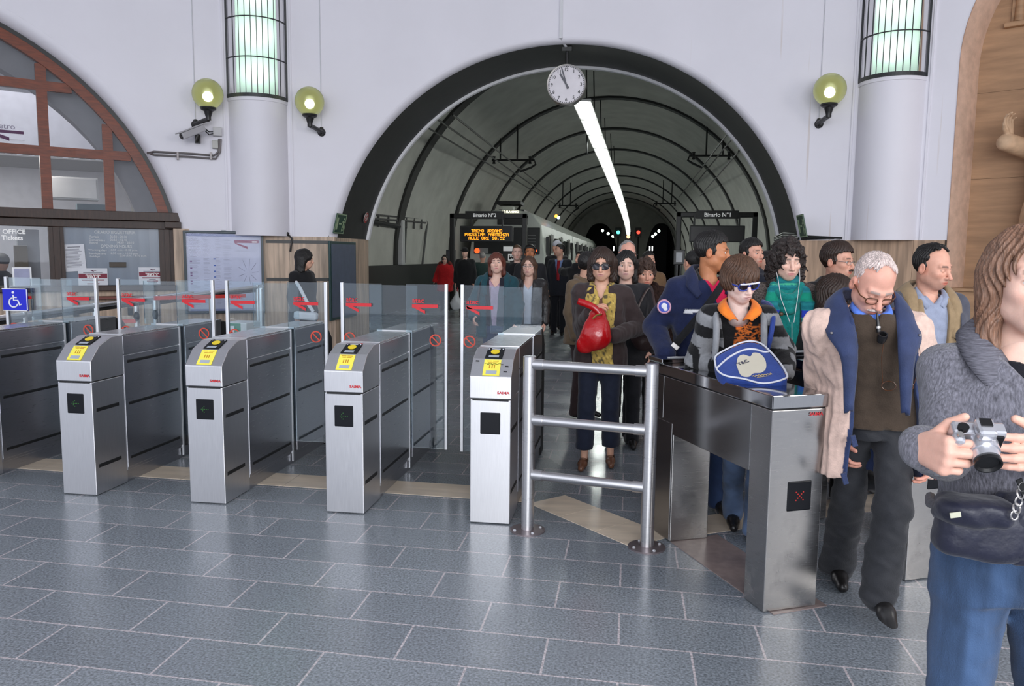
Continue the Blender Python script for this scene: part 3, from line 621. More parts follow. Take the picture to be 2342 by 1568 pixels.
f = MB(); [f.bx(X1-.62, X1-.32, YT-.06, YT-.04, 1.95+.12*i, 1.98+.12*i) for i in range(4)]; f.build('vent', simple('vent_grey', (.12, .12, .12), .5), tr)
for px, py, c, r in ((1091, 573, (1.0, .06, .01), .10), (1225, 573, (1, .05, .02), .05)):
    p = AY(px, py, YT-.06); f = MB(); f.cyl((p[0], YT-.05, p[2]), (p[0], YT-.08, p[2]), r); f.build('tail_lamp', emit('tail', c, 3), tr)
for k, c in enumerate(((1, .2, .02), (.3, .6, 1))):
    p = AX(1272+5*k, 494+3*k, X1+.06); f = MB(); f.ball(p, .07, 8, 6); f.build('side_lamp', emit('side_lamp%d' % k, c, 8), tr)
p = AY(1105, 573, YT-.06); f = MB(); f.bx(p[0]-.2, p[0]+.2, YT-.06, YT-.03, p[2]-.1, p[2]+.1); f.build('headlamp', simple('lamp_grey', (.3, .3, .3), .2), tr)
pf = MB(); c = AY(1175, 466, YT+2); pf.bx(c[0]-.62, c[0]+.35, YT+1.5, YT+2.6, c[2]-.05, c[2]+.08); pf.tube([(c[0]-.5, YT+2, c[2]), (c[0]-.3, YT+3.0, ZR+.3), (c[0]-.4, YT+2, ZR)], .05, 6); pf.tube([(c[0]+.3, YT+2, c[2]), (c[0]+.1, YT+3.0, ZR+.3), (c[0]+.2, YT+2, ZR)], .05, 6); pf.bx(c[0]-.5, c[0]+.5, YT+1.4, YT+3, ZR-.02, ZR+.1); pf.build('pantograph', M_BLACK, tr)
f = MB(); c = AY(1160, 475, YT+.2); f.bx(c[0]-.2, c[0]+.25, YT+.1, YT+.5, ZR-.12, ZR+.16); f.build('roof_box', M_TW, tr, bevel=.03)
f = MB(); c = AX(1250, 543, X1+.12); f.bx(X1, X1+.13, YT+.6, YT+.7, 1.6, 2.3); f.build('mirror', M_BLACK, tr)
pl = thing('platform_sign', 'white plate reading BINARIO N 2 fixed at the track end', 'sign', (AY(1168, 580, 26)[0], 26, 0))
a = AY(1150, 560, 26); b = AY(1187, 597, 26); f = MB(); f.bx(a[0], b[0], 26, 26.05, b[2], a[2]); sg = f.build('plate', simple('plate_dark', (.03, .03, .03), .4), pl, bevel=.01)
f = MB(); f.bx(a[0]+.18, b[0]-.0, 25.985, 26, b[2]+.02, a[2]-.30); f.cur = 1; f.bx(a[0]+.21, b[0]-.03, 25.98, 26, b[2]+.05, a[2]-.33); f.cur = 0
c = ((a[0]+.18+b[0])/2, 25.978); f.text('BINARIO', (c[0], c[1], (b[2]+a[2]-.3)/2+.05), (1, 0, 0), Z3, width=.24, bold=.02); f.text('N°2', (c[0], c[1], (b[2]+a[2]-.3)/2-.05), (1, 0, 0), Z3, width=.13, bold=.02)
f.build('lettering', [MT['sign_white'], M_BLACK], sg)
f = MB(); f.bx(a[0]+.02, a[0]+.35, 25.985, 26, a[2]-.2, a[2]-.05); f.build('arrow_mark', MT['sign_white'], sg)
f = MB(); f.bx((a[0]+b[0])/2-.03, (a[0]+b[0])/2+.03, 26.05, 26.1, 0, b[2]+.1); f.build('post', M_BLACK, pl)
# ================================================================== things on the hall wall
GL = frosted('globe_glass', sr(208, 208, 172), 0.46, 0.32, dcol=sr(140, 138, 94))
LMP = (('left globe lamp, above the surveillance camera', (475, 215), -1), ('middle globe lamp between the left lantern and the dark arch', (708, 232), 1), ('right globe lamp, right of the dark arch', (1898, 205), -1))
for lab, px, sd in LMP:
    s, z = WS(px[0], px[1], 0.30); t = thing('globe_lamp', 'black bracketed '+lab, 'wall lamp', WP(s, z-.4, 0), 0, 'globe wall lamps')
    c = WP(s, z, .30); ux, nn = WF(s)
    f = MB(); f.ball(c, .203, 32, 20); f.build('globe', GL, t, smooth=True)
    f = MB(); f.ball(c+np.array([0, 0, -.03]), .058, 12, 8); f.build('bulb', emit('bulb', (.93, 1.0, .88), 48.0), t, smooth=True)
    f = MB(); f.lathe([(.0, -.345), (.035, -.345), (.035, -.30), (.045, -.27), (.06, -.225), (.098, -.205), (.105, -.19), (.10, -.165), (.06, -.165)], c, 20); f.build('holder', M_BLACK, t, smooth=0.5)
    q = c+np.array([0, 0, -.335]); w = WP(s+sd*.16, z-.37, .0); f = MB(); f.tube([q, q+(w-q)*.25+np.array([0, 0, .01]), w+nn*.04], [.028, .03, .034], 8); f.lathe([(0, .05), (.02, .045), (.06, .0), (.0, -.002)], w, 12, axis=nn)
    f.cyl(w+np.array([0, 0, .06]), w+nn*.05+np.array([0, 0, -.06]), .03, .012, 8); f.build('arm', M_BLACK, t, smooth=0.6)
    f = MB(); f.tube([WP(s+sd*.16, z-.33, .008), WP(s+sd*.16, 6.8, .008)], .006, 6); single(f.build('lamp_cable', simple('cable_wht', (.62, .62, .66), .5), None), 'thin white cable on the wall above the '+lab.split(',')[0].split(' between')[0], 'cable')
# stained-glass lanterns on the pilasters
LG = frosted('lantern_glass', sr(206, 228, 216), 0.55, 0.97)
for k, (sc, hw, zb) in enumerate(PIL):
    t = thing('wall_lantern', ('tall curved lantern of leaded glass on the left pilaster', 'tall curved lantern of leaded glass on the right pilaster')[k], 'lantern', WP(sc, zb, 0), 0, 'leaded glass lanterns')
    P = pil_pts(sc, hw, .275, 20); f = MB()
    zt = zb+0.53*6
    f.grid([[WP(s, zt, d+.004) for s, d in P], [WP(s, zb+.03, d+.004) for s, d in P]]); f.build('glass', LG, t, smooth=True)
    f = MB(); npn = 10
    for i in range(npn+1):
        j = i/npn*20; s, d = P[int(j)] if i < npn else P[-1]; w = .009 if 0 < i < npn else .022
        o = WP(s, 0, d+.006); ux, nn = WF(s); a = o-ux*w/2-nn*.008; b = o+ux*w/2+nn*.008
        f.obx((a+b)/2+Z3*(zb+zt)/2, (ux, nn, Z3), (w if 0 < i < npn else .03, .012, zt-zb))
    for r in range(0, 7):
        z = zb+.53*r; h = .012 if r else .05
        for i in range(20):
            A = WP(P[i][0], z, P[i][1]+.007); B = WP(P[i+1][0], z, P[i+1][1]+.007); d = B-A; L_ = np.linalg.norm(d); d /= L_
            f.obx((A+B)/2+Z3*(0.02 if r == 0 else 0), (d, np.cross(Z3, d), Z3), (L_*1.03, .02, h))
    f.build('lead_frame', simple('lead', (.02, .022, .025), .45), t)
    for r in range(0, 6):
        c = WP(sc, zb+.30+.53*r, .085); f = MB(); f.cyl(c-Z3*.07, c+Z3*.07, .06, n=12); f.build('bulb', emit('lantern_bulb', (.92, 1.0, .93), 17.0), t)
    f = MB(); f.wslab(sc-hw*.96, sc+hw*.96, zb+.03, zt, .02, .0); f.build('backing', simple('lantern_back', (.75, .76, .78), .6), t)
# station clock hanging in the arch
yc = 11.9; c = AY(1296, 195, yc); R = 0.5*np.linalg.norm(AY(1251, 195, yc)-AY(1341, 195, yc))
ck = thing('station_clock', 'round white station clock hanging from the dark arch', 'clock', c)
f = MB(); f.lathe([(0, .10), (R, .10), (R*1.0, .05), (R, -.05), (R*.985, -.075), (R*.93, -.07)], c, 48, axis=(0, 1, 0)); f.build('case', simple('clock_case', (.35, .33, .31), .35, metal=.6), ck, smooth=0.5)
f = MB(); n = 48; f.add([c+np.array([R*.95*math.cos(2*math.pi*i/n), -.052, R*.95*math.sin(2*math.pi*i/n)]) for i in range(n)], [tuple(range(n))]); f.build('dial', simple('dial_white', (.74, .70, .74), .25, spec=.8), ck)
f = MB()
for h in range(1, 13):
    a = math.pi/2-2*math.pi*h/12; f.text(str(h), c+np.array([R*.74*math.cos(a), -.053, R*.74*math.sin(a)]), (1, 0, 0), Z3, size=R*.17, bold=.015)
for q in range(60):
    a = 2*math.pi*q/60; p = c+np.array([R*.885*math.cos(a), -.0535, R*.885*math.sin(a)]); s_ = R*(.022 if q % 5 else .03); f.bx(p[0]-s_, p[0]+s_, p[1]-.001, p[1], p[2]-s_, p[2]+s_)
f.build('numerals', simple('numeral_black', (.03, .03, .035), .4), ck)
for nm, ang, ln, w in (('hour_hand', 57.0/60/12+10/12.0, .62, .045), ('minute_hand', 57.2/60, .84, .032)):
    a = math.pi/2-2*math.pi*ang; d = np.array([math.cos(a), 0, math.sin(a)]); f = MB(); f.obx(c+np.array([0, -.062 if nm[0] == 'h' else -.07, 0])+d*R*(ln-.22)/2, (d, (0, 1, 0), np.cross(d, (0, 1, 0))), (R*(ln+.22), .004, R*w*2)); f.build(nm, simple('hand_grey', (.10, .10, .12), .35), ck)
f = MB(); f.cyl(c+Z3*R*.98, AY(1297, 118, yc), .022, n=8); f.bx(c[0]-.07, c[0]+.07, yc-.05, yc+.05, AY(1297, 118, yc)[2], AY(1297, 109, yc)[2]); f.cyl(AY(1297, 109, yc), AY(1297, 86, yc), .018, n=8); f.build('hanger', M_BLACK, ck)
f = MB(); s, z = WS(1283, 85); f.wslab(s-.022, s+.022, z-.02, 6.8, .03, 0, 1); o = WP(s, z, .03); f.tube([WP(s, z, .012), o+np.array([.02, .1, -.05]), o+np.array([.06, .2, -.09])], .02, 6)
single(f.build('cable_conduit', simple('conduit_white', (.7, .7, .73), .5), None), 'white cable conduit running down the wall to the clock', 'conduit')
# surveillance camera with boxes and pipe
s, z = WS(440, 303, .3); ux, nn = WF(s)
cc = thing('surveillance_camera', 'grey surveillance camera under the left globe lamp', 'camera', WP(s, z-.12, 0))
a = WP(*WS(415, 312, .38), .38); b = WP(*WS(466, 292, .26), .26); d = (b-a)/np.linalg.norm(b-a); sd = np.cross(d, Z3); sd /= np.linalg.norm(sd); up = np.cross(sd, d)
M_CAM = simple('camera_grey', (.42, .41, .43), .4)
f = MB(); f.obx((a+b)/2, (d, sd, up), (np.linalg.norm(b-a), .10, .09)); f.build('housing', M_CAM, cc, bevel=.015)
f = MB(); f.obx((a+b)/2+up*.052-d*.02, (d, sd, up), (np.linalg.norm(b-a)*1.12, .115, .012)); f.build('sunshield', M_CAM, cc, bevel=.004)
f = MB(); f.cyl(a-d*.012, a+d*.02, .032); f.build('lens', M_BLACK, cc)
m = (a+b)/2+d*.06; w = WP(*WS(452, 318), 0.0); f = MB(); f.tube([m-up*.05, m-Z3*.13, w], .022, 8); f.obx(w+WF(s)[1]*.02, (WF(s)[0], WF(s)[1], Z3), (.07, .04, .12)); f.build('bracket', M_BLACK, cc, smooth=0.5)
f = MB(); s1, z1_ = WS(497, 302); s2, z2_ = WS(492, 322); jb = thing('junction_box', 'grey junction box with a smaller box below, beside the left pilaster', 'electrical box', WP(s1, z1_, 0))
f.wslab(s1-.055, s1+.055, z1_-.06, z1_+.06, .07, 0, 1); f.build('box', simple('jbox', (.55, .54, .55), .5), jb, bevel=.01); f = MB(); f.wslab(s2-.04, s2+.035, z2_-.11, z2_+.0, .06, 0, 1); f.build('lower_box', simple('jbox2', (.50, .49, .46), .5), jb, bevel=.01)
f = MB(); f.tube([b, b+d*.08-Z3*.08, WP(s1-.06, z1_, .05)], .008, 6); f.tube([b-Z3*.02, b+d*.08-Z3*.12, WP(s1-.06, z1_-.03, .05)], .008, 6); f.build('camera_cable', M_BLACK, jb)
f = MB()
for dz in (0, -.045): f.tube([WP(*WS(338, 349+dz*40), -.08), WP(WS(352, 347)[0], WS(352, 347)[1]+dz, .03), WP(WS(440, 352)[0], WS(440, 352)[1]+dz, .03), WP(WS(489, 356)[0]-dz*.5, WS(489, 356)[1]+dz, .03), WP(WS(499, 348)[0]-dz*.5, WS(499, 348)[1], .03), WP(WS(501, 318)[0]-dz*.5, WS(501, 318)[1], .03)], .014, 8)
for px in (406, 482): q = WS(px, 354); f.wslab(q[0]-.012, q[0]+.012, q[1]-.07, q[1]+.03, .05, 0, 1)
single(f.build('cable_pipe', simple('pipe_grey', (.22, .20, .20), .4, metal=.5), None, smooth=0.6), 'pair of grey cable pipes bending up to the junction box', 'pipe')
f = MB(); q = WS(657, 535); f.ball(WP(q[0], q[1], .05), .03, 10, 8); f.tube([WP(WS(612, 548)[0], 1.83, .02), WP(WS(654, 547)[0], 1.84, .02), WP(q[0], q[1], .04), WP(WS(668, 545)[0], WS(668, 545)[1], .05), WP(WS(664, 575)[0], WS(664, 575)[1], .04)], .014, 8)
single(f.build('loose_cable', M_BLACK, None, smooth=True), 'black cable looping from a fitting above the stone dado', 'cable')
# metro poster case
def wpanel(t, nm, s0, s1, z0, z1, d0, d1, m, bev=0.0): f = MB(); f.wslab(s0, s1, z0, z1, d1, d0, 20); return f.build(nm, m, t, bevel=bev)
s0, z1p = WS(418, 527, .09); s1, z0p = WS(606, 714, .09); z1p = 1.855; z0p = .70
pc = thing('poster_case', 'metro timetable poster in a dark teal frame on the stone wall', 'poster case', WP((s0+s1)/2, z0p, 0))
M_TEAL = simple('teal_frame', sr(18, 44, 56), .35)
f = MB()
for a, b, c_, d_ in ((s0, s1, z1p-.035, z1p), (s0, s1, z0p, z0p+.035), (s0, s0+.035, z0p, z1p), (s1-.035, s1, z0p, z1p)): f.wslab(a, b, c_, d_, .09, .0, 2)
f.build('frame', M_TEAL, pc, bevel=.008)
sheet = wpanel(pc, 'poster', s0+.03, s1-.03, z0p+.03, z1p-.03, .0, .06, simple('poster_paper', (.62, .63, .75), .5, var=.05))
f = MB(); W_ = s1-s0; H_ = z1p-z0p; ps = lambda u: s0+W_*u; pz = lambda v: z1p-H_*v
rnd.seed(5)
def line(u0, u1, v, h, c): f.cur = c; f.wslab(ps(u0), ps(u1), pz(v)-h, pz(v), .0625, .06, 1)
line(.04, .96, .035, .035, 0)
for col in ((.07, .2), (.24, .32), (.39, .46), (.49, .60)):
    v = .10
    while v < .9: line(col[0], col[0]+(col[1]-col[0])*rnd.uniform(.6, 1), v, .004, 1); v += rnd.choice((.014, .014, .02, .03))
for v in (.33, .41, .48, .55): line(.365, .39, v, .016, 2)
for v in (.36, .44, .50, .53, .60, .63): line(.075, .10, v, .018, 3)
line(.63, .94, .105, .04, 4); f.cur = 4; f.add([WP(ps(u), pz(v), .0628) for u, v in ((.64, .135), (.80, .185), (.80, .215), (.64, .15))], [(3, 2, 1, 0)])
line(.65, .92, .235, .004, 1)
f.cur = 1
for k in range(9):
    a = k*.7; P = [WP(ps(.80+.05*math.cos(a)), pz(.50-.05*math.sin(a)), .063), WP(ps(.80+.13*math.cos(a)), pz(.49-.16*math.sin(a)), .063)]; f.tube(P, .003, 4)
line(.06, .96, .945, .03, 0)
f.build('print', [simple('poster_blue', (.30, .33, .52), .5), simple('print_grey', (.38, .38, .48), .5), simple('print_blue', (.05, .12, .45), .5), simple('print_mix', (.20, .06, .22), .5), simple('print_wine', (.35, .12, .20), .5)], sheet)
f = MB(); ux, nn = WF((s0+s1)/2); f.text('atac', WP(ps(.89), pz(.122), .063), ux, Z3, width=.07, bold=.02); f.build('lettering', MT['sign_white'], sheet)
wpanel(pc, 'cover_glass', s0+.03, s1-.03, z0p+.03, z1p-.03, .078, .081, glassmat('poster_glass', (.97, .98, 1), .12, .01, hazec=(.8, .82, .95)))
f = MB(); sm = (s0+s1)/2; f.wslab(sm-.03, sm+.03, z1p, z1p+.015, .08, .02, 1); f.wslab(ps(.78), ps(.97), z1p-.025, z1p-.008, .095, .09, 1); f.build('latch', simple('latch_grey', (.3, .32, .34), .4), pc)
# notice board on the arch reveal, exit signs on the soffit
nb = thing('notice_board', 'blank blue-grey notice board with green frame on the arch side', 'notice board', (xl, 11.4, .6))
f = MB(); f.bx(xl, xl+.03, 10.84, 11.92, .58, 1.74); f.build('frame', simple('frame_green', sr(24, 62, 62), .4), nb, bevel=.006); f = MB(); f.bx(xl+.03, xl+.034, 10.885, 11.89, .62, 1.70); f.build('panel', simple('panel_bluegrey', sr(86, 96, 118), .5, var=.1), nb)
nb = thing('notice_board', 'narrow dark notice board on the right side of the arch', 'notice board', (xr, 11.7, .6))
f = MB(); f.bx(xr-.03, xr, 11.1, 12.1, .6, 1.72); f.build('frame', M_BLACK, nb); f = MB(); f.bx(xr-.034, xr-.03, 11.15, 12.05, .65, 1.67); f.build('panel', simple('panel_grey', (.10, .105, .11), .5), nb)
def soffit_plate(px, w, h, nm, lab, cat, fn):
    d = ray(*px); best = None
    for i in range(400):
        dep = .12+1.28*i/400
        for s_ in (-1, 1):
            pass
    # march along the ray until the soffit cylinder is met
    for tt in np.linspace(9, 14, 2500):
        p = O3+d*tt; th = math.atan2(p[0]-WX, 1.0)
        s = WR*math.asin(max(-1, min(1, (p[0]-WX)/WR)))
        if (s-AC[0])**2+(p[2]-AC[1])**2 > 3.40**2: break
    r = np.array([s-AC[0], 0, p[2]-AC[1]]); r /= np.linalg.norm(r); n_ = -r
    uy = Z3-n_*(Z3@n_); uy /= np.linalg.norm(uy); ux = np.cross(uy, n_)
    t = thing(nm, lab, cat, p); fn(t, p+n_*.012, ux, uy, n_, w, h)
M_EXIT = simple('exit_green', (.008, .055, .03), .4); M_EXW = simple('exit_pale', (.40, .52, .32), .5)
def exit_sign(t, o, ux, uy, n_, w, h):
    f = MB(); f.obx(o, (ux, uy, n_), (w, h, .012)); pl_ = f.build('plate', M_EXIT, t)
    f = MB(); q = o+n_*.0075
    for a, b, cx, cy in ((w*.96, h*.04, 0, h*.46), (w*.96, h*.04, 0, -h*.46), (w*.03, h*.9, w*.47, 0), (w*.03, h*.9, -w*.47, 0), (w*.16, h*.6, -w*.32, 0), (w*.26, h*.07, -w*.02, 0), (w*.07, h*.36, w*.28, 0), (w*.22, h*.06, w*.28, h*.10), (w*.05, h*.22, w*.22, -h*.26), (w*.05, h*.22, w*.36, -h*.22), (w*.07, h*.08, w*.30, h*.25)):
        f.obx(q+ux*cx+uy*cy, (ux, uy, n_), (a, b, .002))
    f.build('pictogram', M_EXW, pl_)
def ban_sign(t, o, ux, uy, n_, w, h):
    f = MB(); f.lathe([(0, 0), (w/2, 0), (w/2, .01), (0, .01)], o, 20, axis=n_); pl_ = f.build('disc', simple('ban_white', (.55, .52, .50), .5), t)
    f = MB(); f.lathe([(w*.36, .0115), (w*.5, .0115)], o, 20, axis=n_); dd = (ux+uy)/1.414; f.obx(o+n_*.0115, (dd, np.cross(n_, dd), n_), (w*.8, w*.12, .001)); f.build('red_ring', simple('ban_red', (.45, .03, .03), .5), pl_)
soffit_plate((776, 511), .40, .30, 'exit_sign', 'green emergency exit sign on the left side of the dark arch', 'sign', exit_sign)
soffit_plate((1836, 516), .40, .30, 'exit_sign', 'green emergency exit sign on the right side of the dark arch', 'sign', exit_sign)
soffit_plate((835, 497), .17, .17, 'prohibition_sign', 'small red prohibition disc on the left side of the dark arch', 'sign', ban_sign)
f = MB(); 
for k in range(3): f.tube([(xr+.0, yr+.05+.1*k, 1.83+.03*k), (xr-.12, yr+.5, 1.85+.03*k), (xr-.1, yr+1.3, 1.83+.02*k)], .02, 6); f.tube([WP(AC[0]+3.38, 1.82+.02*k, .02), WP(AC[0]+3.7+.1*k, 1.83, .03)], .015, 6)
single(f.build('cable_bundle', M_BLACK, None, smooth=True), 'dark bundle of cables on the ledge at the right foot of the arch', 'cable')
# writing and papers of the ticket office
def wtext(f, body, px, py, dr, width=None, size=None, align='C', bold=.01):
    s, z = WS(px, py, dr); ux, nn = WF(s); f.text(body, WP(s, z, dr), ux, Z3, width=width, size=size, align=align, bold=bold)
f = MB(); g = WD-.018
wtext(f, 'TICKET OFFICE', 58, 530, g, size=.058, align='R', bold=.02); wtext(f, 'Urban Tickets', 52, 544, g, size=.058, align='R', bold=.02)
single(f.build('window_lettering', MT['sign_white'], None), 'white ticket office lettering on the clear window', 'lettering')
f = MB(); g = WD+.002
for tx, px, py, w in (('ORARIO BIGLIETTERIA', 263, 531, .50), ('Feriale', 216, 541, .11), ('06:50 - 20:30', 271, 541, .21), ('Domenica e', 222, 548.5, .19), ('06:50 - 12:10', 271, 548.5, .21), ('festivi', 214, 554.5, .10), ('14:50 - 20:10', 287, 554.5, .21), ('OPENING HOURS', 266, 563, .38), ('Working days :', 225, 572, .24), ('6:50 a.m. - 8:30 p.m.', 284, 572, .33), ('Sundays and', 223, 580, .21), ('Holidays', 216, 586.5, .13), ('6:50 a.m. - 12:10 p.m.', 285, 580, .34), ('2:50 p.m. - 8:10 p.m.', 305, 585, .33)):
    wtext(f, tx, px, py, g, width=w, size=.042 if w > .36 else .032, bold=.015)
single(f.build('opening_hours', simple('text_pale', (.62, .64, .66), .5), None), 'white opening hours text on the blue-grey shutter', 'lettering')
def paper(px0, py0, px1, py1, dr, lab, kind, tilt=0.0):
    s0, z1 = WS(px0, py0, dr); s1, z0 = WS(px1, py1, dr); t = thing('paper_notice', lab, 'notice', WP((s0+s1)/2, z0, dr))
    sm = (s0+s1)/2; zm = (z0+z1)/2; ux, nn = WF(sm); c_, sn = math.cos(tilt), math.sin(tilt); a = ux*c_+Z3*sn; b = -ux*sn+Z3*c_; o = WP(sm, zm, dr); w = s1-s0; h = z1-z0
    f = MB(); f.obx(o+nn*.002, (a, b, nn), (w, h, .003)); sh = f.build('sheet', simple('notice_paper', (.74, .75, .80), .6), t)
    f = MB(); q = o+nn*.0045; rr = random.Random(len(lab))
    if kind == 'text':
        f.cur = 1; f.obx(q+b*h*.40, (a, b, nn), (w*.6, .012, .001))
        for k in range(16): ww = w*rr.uniform(.5, .85); f.obx(q+b*h*(.32-.044*k)+a*(ww-w*.85)/2, (a, b, nn), (ww, .006, .001))
    else:
        f.cur = 0; f.obx(q+b*h*.10, (a, b, nn), (w*.97, h*.24, .001)); f.obx(q-b*h*.11, (a, b, nn), (w*.76, h*.06, .001)); f.obx(q-b*h*.30, (a, b, nn), (w*.42, h*.05, .001))
        f.cur = 2; f.add([q+a*w*x+b*h*y+nn*.001 for x, y in ((-.08, .40), (.12, .40), (.12, .37), (.0, .37), (.05, .32), (.03, .31), (-.08, .385))], [(6, 5, 4, 3, 2, 1, 0)])
        f.cur = 3; f.text('Orario Servizio' if kind == 'it' else 'Underground Service', q+b*h*.145, a, b, width=w*.5, bold=.02); f.text('LINEE A - B' if kind == 'it' else 'LINES A - B', q+b*h*.05, a, b, width=w*.4, bold=.03)
        f.cur = 1; f.obx(q+b*h*.265, (a, b, nn), (w*.65, .008, .001)); f.obx(q-b*h*.20, (a, b, nn), (w*.25, .008, .001)); f.obx(q-b*h*.40, (a, b, nn), (w*.35, .008, .001))
    f.build('print', [simple('wine_red', sr(128, 16, 50), .5), simple('ink_grey', (.22, .22, .26), .5), simple('ink_dark', (.10, .02, .06), .5), MT['sign_white']], sh)
    return t
paper(145, 558, 197, 620, WD+.012, 'tilted white text notice on the left of the blue-grey shutter', 'text', .05)
paper(177, 613, 248, 657, WD+.022, 'white and wine-red Orario notice below the tilted text notice', 'it')
paper(316, 611, 380, 650, WD+.022, 'white and wine-red Underground Service notice right of the grey lump', 'en')
f = MB(); s, z = WS(269, 605, WD); f.wslab(s-.10, s+.10, z-.035, z+.035, WD+.05, WD, 2); single(f.build('speaking_grille', simple('grille_brown', (.10, .085, .07), .7), None, bevel=.012), 'small brown speaking grille on the blue-grey shutter', 'grille')
fr = thing('framed_timetable', 'silver framed timetable standing in the clear ticket window', 'timetable', WP(WS(50, 640)[0], 1.1, WD))
s0, z1 = WS(27, 610, WD+.03); s1, z0 = WS(74, 663, WD+.03); f = MB(); f.wslab(s0, s1, z0, z1, WD+.05, WD+.02, 1); f.build('frame', simple('alu', (.62, .62, .64), .35, metal=.7), fr, bevel=.006); f = MB(); f.wslab(s0+.02, s1-.02, z0+.02, z1-.02, WD+.053, WD+.05, 1); f.build('sheet', simple('sheet_blue', (.40, .42, .60), .5, var=.1), fr)
ms = thing('metro_sign', 'white metro sign with purple arrow hung in the arched window', 'sign', WP(WS(20, 305, WD+.1)[0], WS(20, 305)[1], WD+.1))
s0, z1 = WS(-40, 283, WD+.1); s1, z0 = WS(57, 321, WD+.1); f = MB(); f.wslab(s0, s1, z0, z1, WD+.10, WD+.08, 2); sg = f.build('plate', simple('sign_face', (.76, .75, .82), .5), ms)
f = MB(); f.cur = 1; wtext(f, 'metro', 34, 291, WD+.102, size=.055, align='R', bold=.0); f.cur = 0; sA, zA = WS(54, 304, WD+.1); f.wslab(s0+.1, sA, zA-.018, zA+.018, WD+.105, WD+.1, 2)
sB, zB = WS(21, 314, WD+.1); ux, nn = WF(sB); f.add([WP(sB-.25, zA+.01, WD+.106), WP(sB, zB+.0, WD+.106), WP(sB, zB-.045, WD+.106), WP(sB-.3, zA-.01, WD+.106)], [(3, 2, 1, 0)]); f.build('lettering', [simple('purple', sr(74, 18, 70), .5), simple('grey_text', (.25, .22, .3), .5)], sg)
f = MB(); s, z = WS(47, 575, WD-.4); f.wslab(s-.06, s+.08, 1.25, 1.62, WD-.45, WD-.6, 1); single(f.build('document_rack', simple('rack_tan', (.18, .13, .06), .6), None, bevel=.006), 'dark document rack behind the clear ticket window', 'rack')
f = MB(); s, z = WS(88, 600, WD-.6); f.wslab(s-.2, s+.03, 1.1, 1.85, WD-.75, WD-.95, 1); single(f.build('filing_cabinet', simple('cab_grey', (.50, .52, .55), .5), None, bevel=.006), 'pale filing cabinet behind the ticket window', 'cabinet')
sh = thing('wall_shelf', 'small red-brown shelf on brackets below the ticket counter', 'shelf', WP(-6.6, .9, -.1)); f = MB(); f.wslab(-7.0, -6.0, .92, .96, .16, -.1, 3); f.build('shelf_board', simple('shelf_red', sr(110, 52, 40), .4), sh, bevel=.01)
for q in (-6.85, -6.2): f = MB(); f.wslab(q-.03, q+.03, .70, .92, .08, -.1, 1); f.build('bracket', M_BLACK, sh)
# statue in the niche: raised hand and draped figure, mostly beyond the frame
# ================================================================== ticket gates
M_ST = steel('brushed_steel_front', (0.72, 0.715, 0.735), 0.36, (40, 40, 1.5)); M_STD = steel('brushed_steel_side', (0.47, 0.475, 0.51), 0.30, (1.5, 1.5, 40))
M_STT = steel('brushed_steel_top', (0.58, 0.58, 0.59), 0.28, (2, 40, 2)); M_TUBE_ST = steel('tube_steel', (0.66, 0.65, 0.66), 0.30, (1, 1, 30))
M_ALU = simple('aluminium_edge', (.74, .75, .78), .35, metal=.6); M_YEL = simple('sticker_yellow', (.90, .80, .10), .5); M_RDR = simple('reader_black', (.008, .009, .012), .4, spec=.2)
M_YD = simple('disc_yellow', (.88, .66, .02), .4); M_LCD = simple('lcd_grey', (.38, .42, .48), .2); M_RED = simple('label_red', (.62, .02, .03), .5); M_INK = simple('sticker_ink', (.55, .25, .02), .5)
M_GG = glassmat('gate_glass', (.90, .95, .965), 1.25, .012, hazec=(.35, .5, .8)); M_GREEN = emit('led_green', (.05, .6, .05), .18); M_REDL = emit('led_red', (.9, .02, .01), .5)
M_SLOT = simple('slot_black', (.006, .006, .007), .5); M_SW = simple('switch_white', (.8, .82, .9), .4)
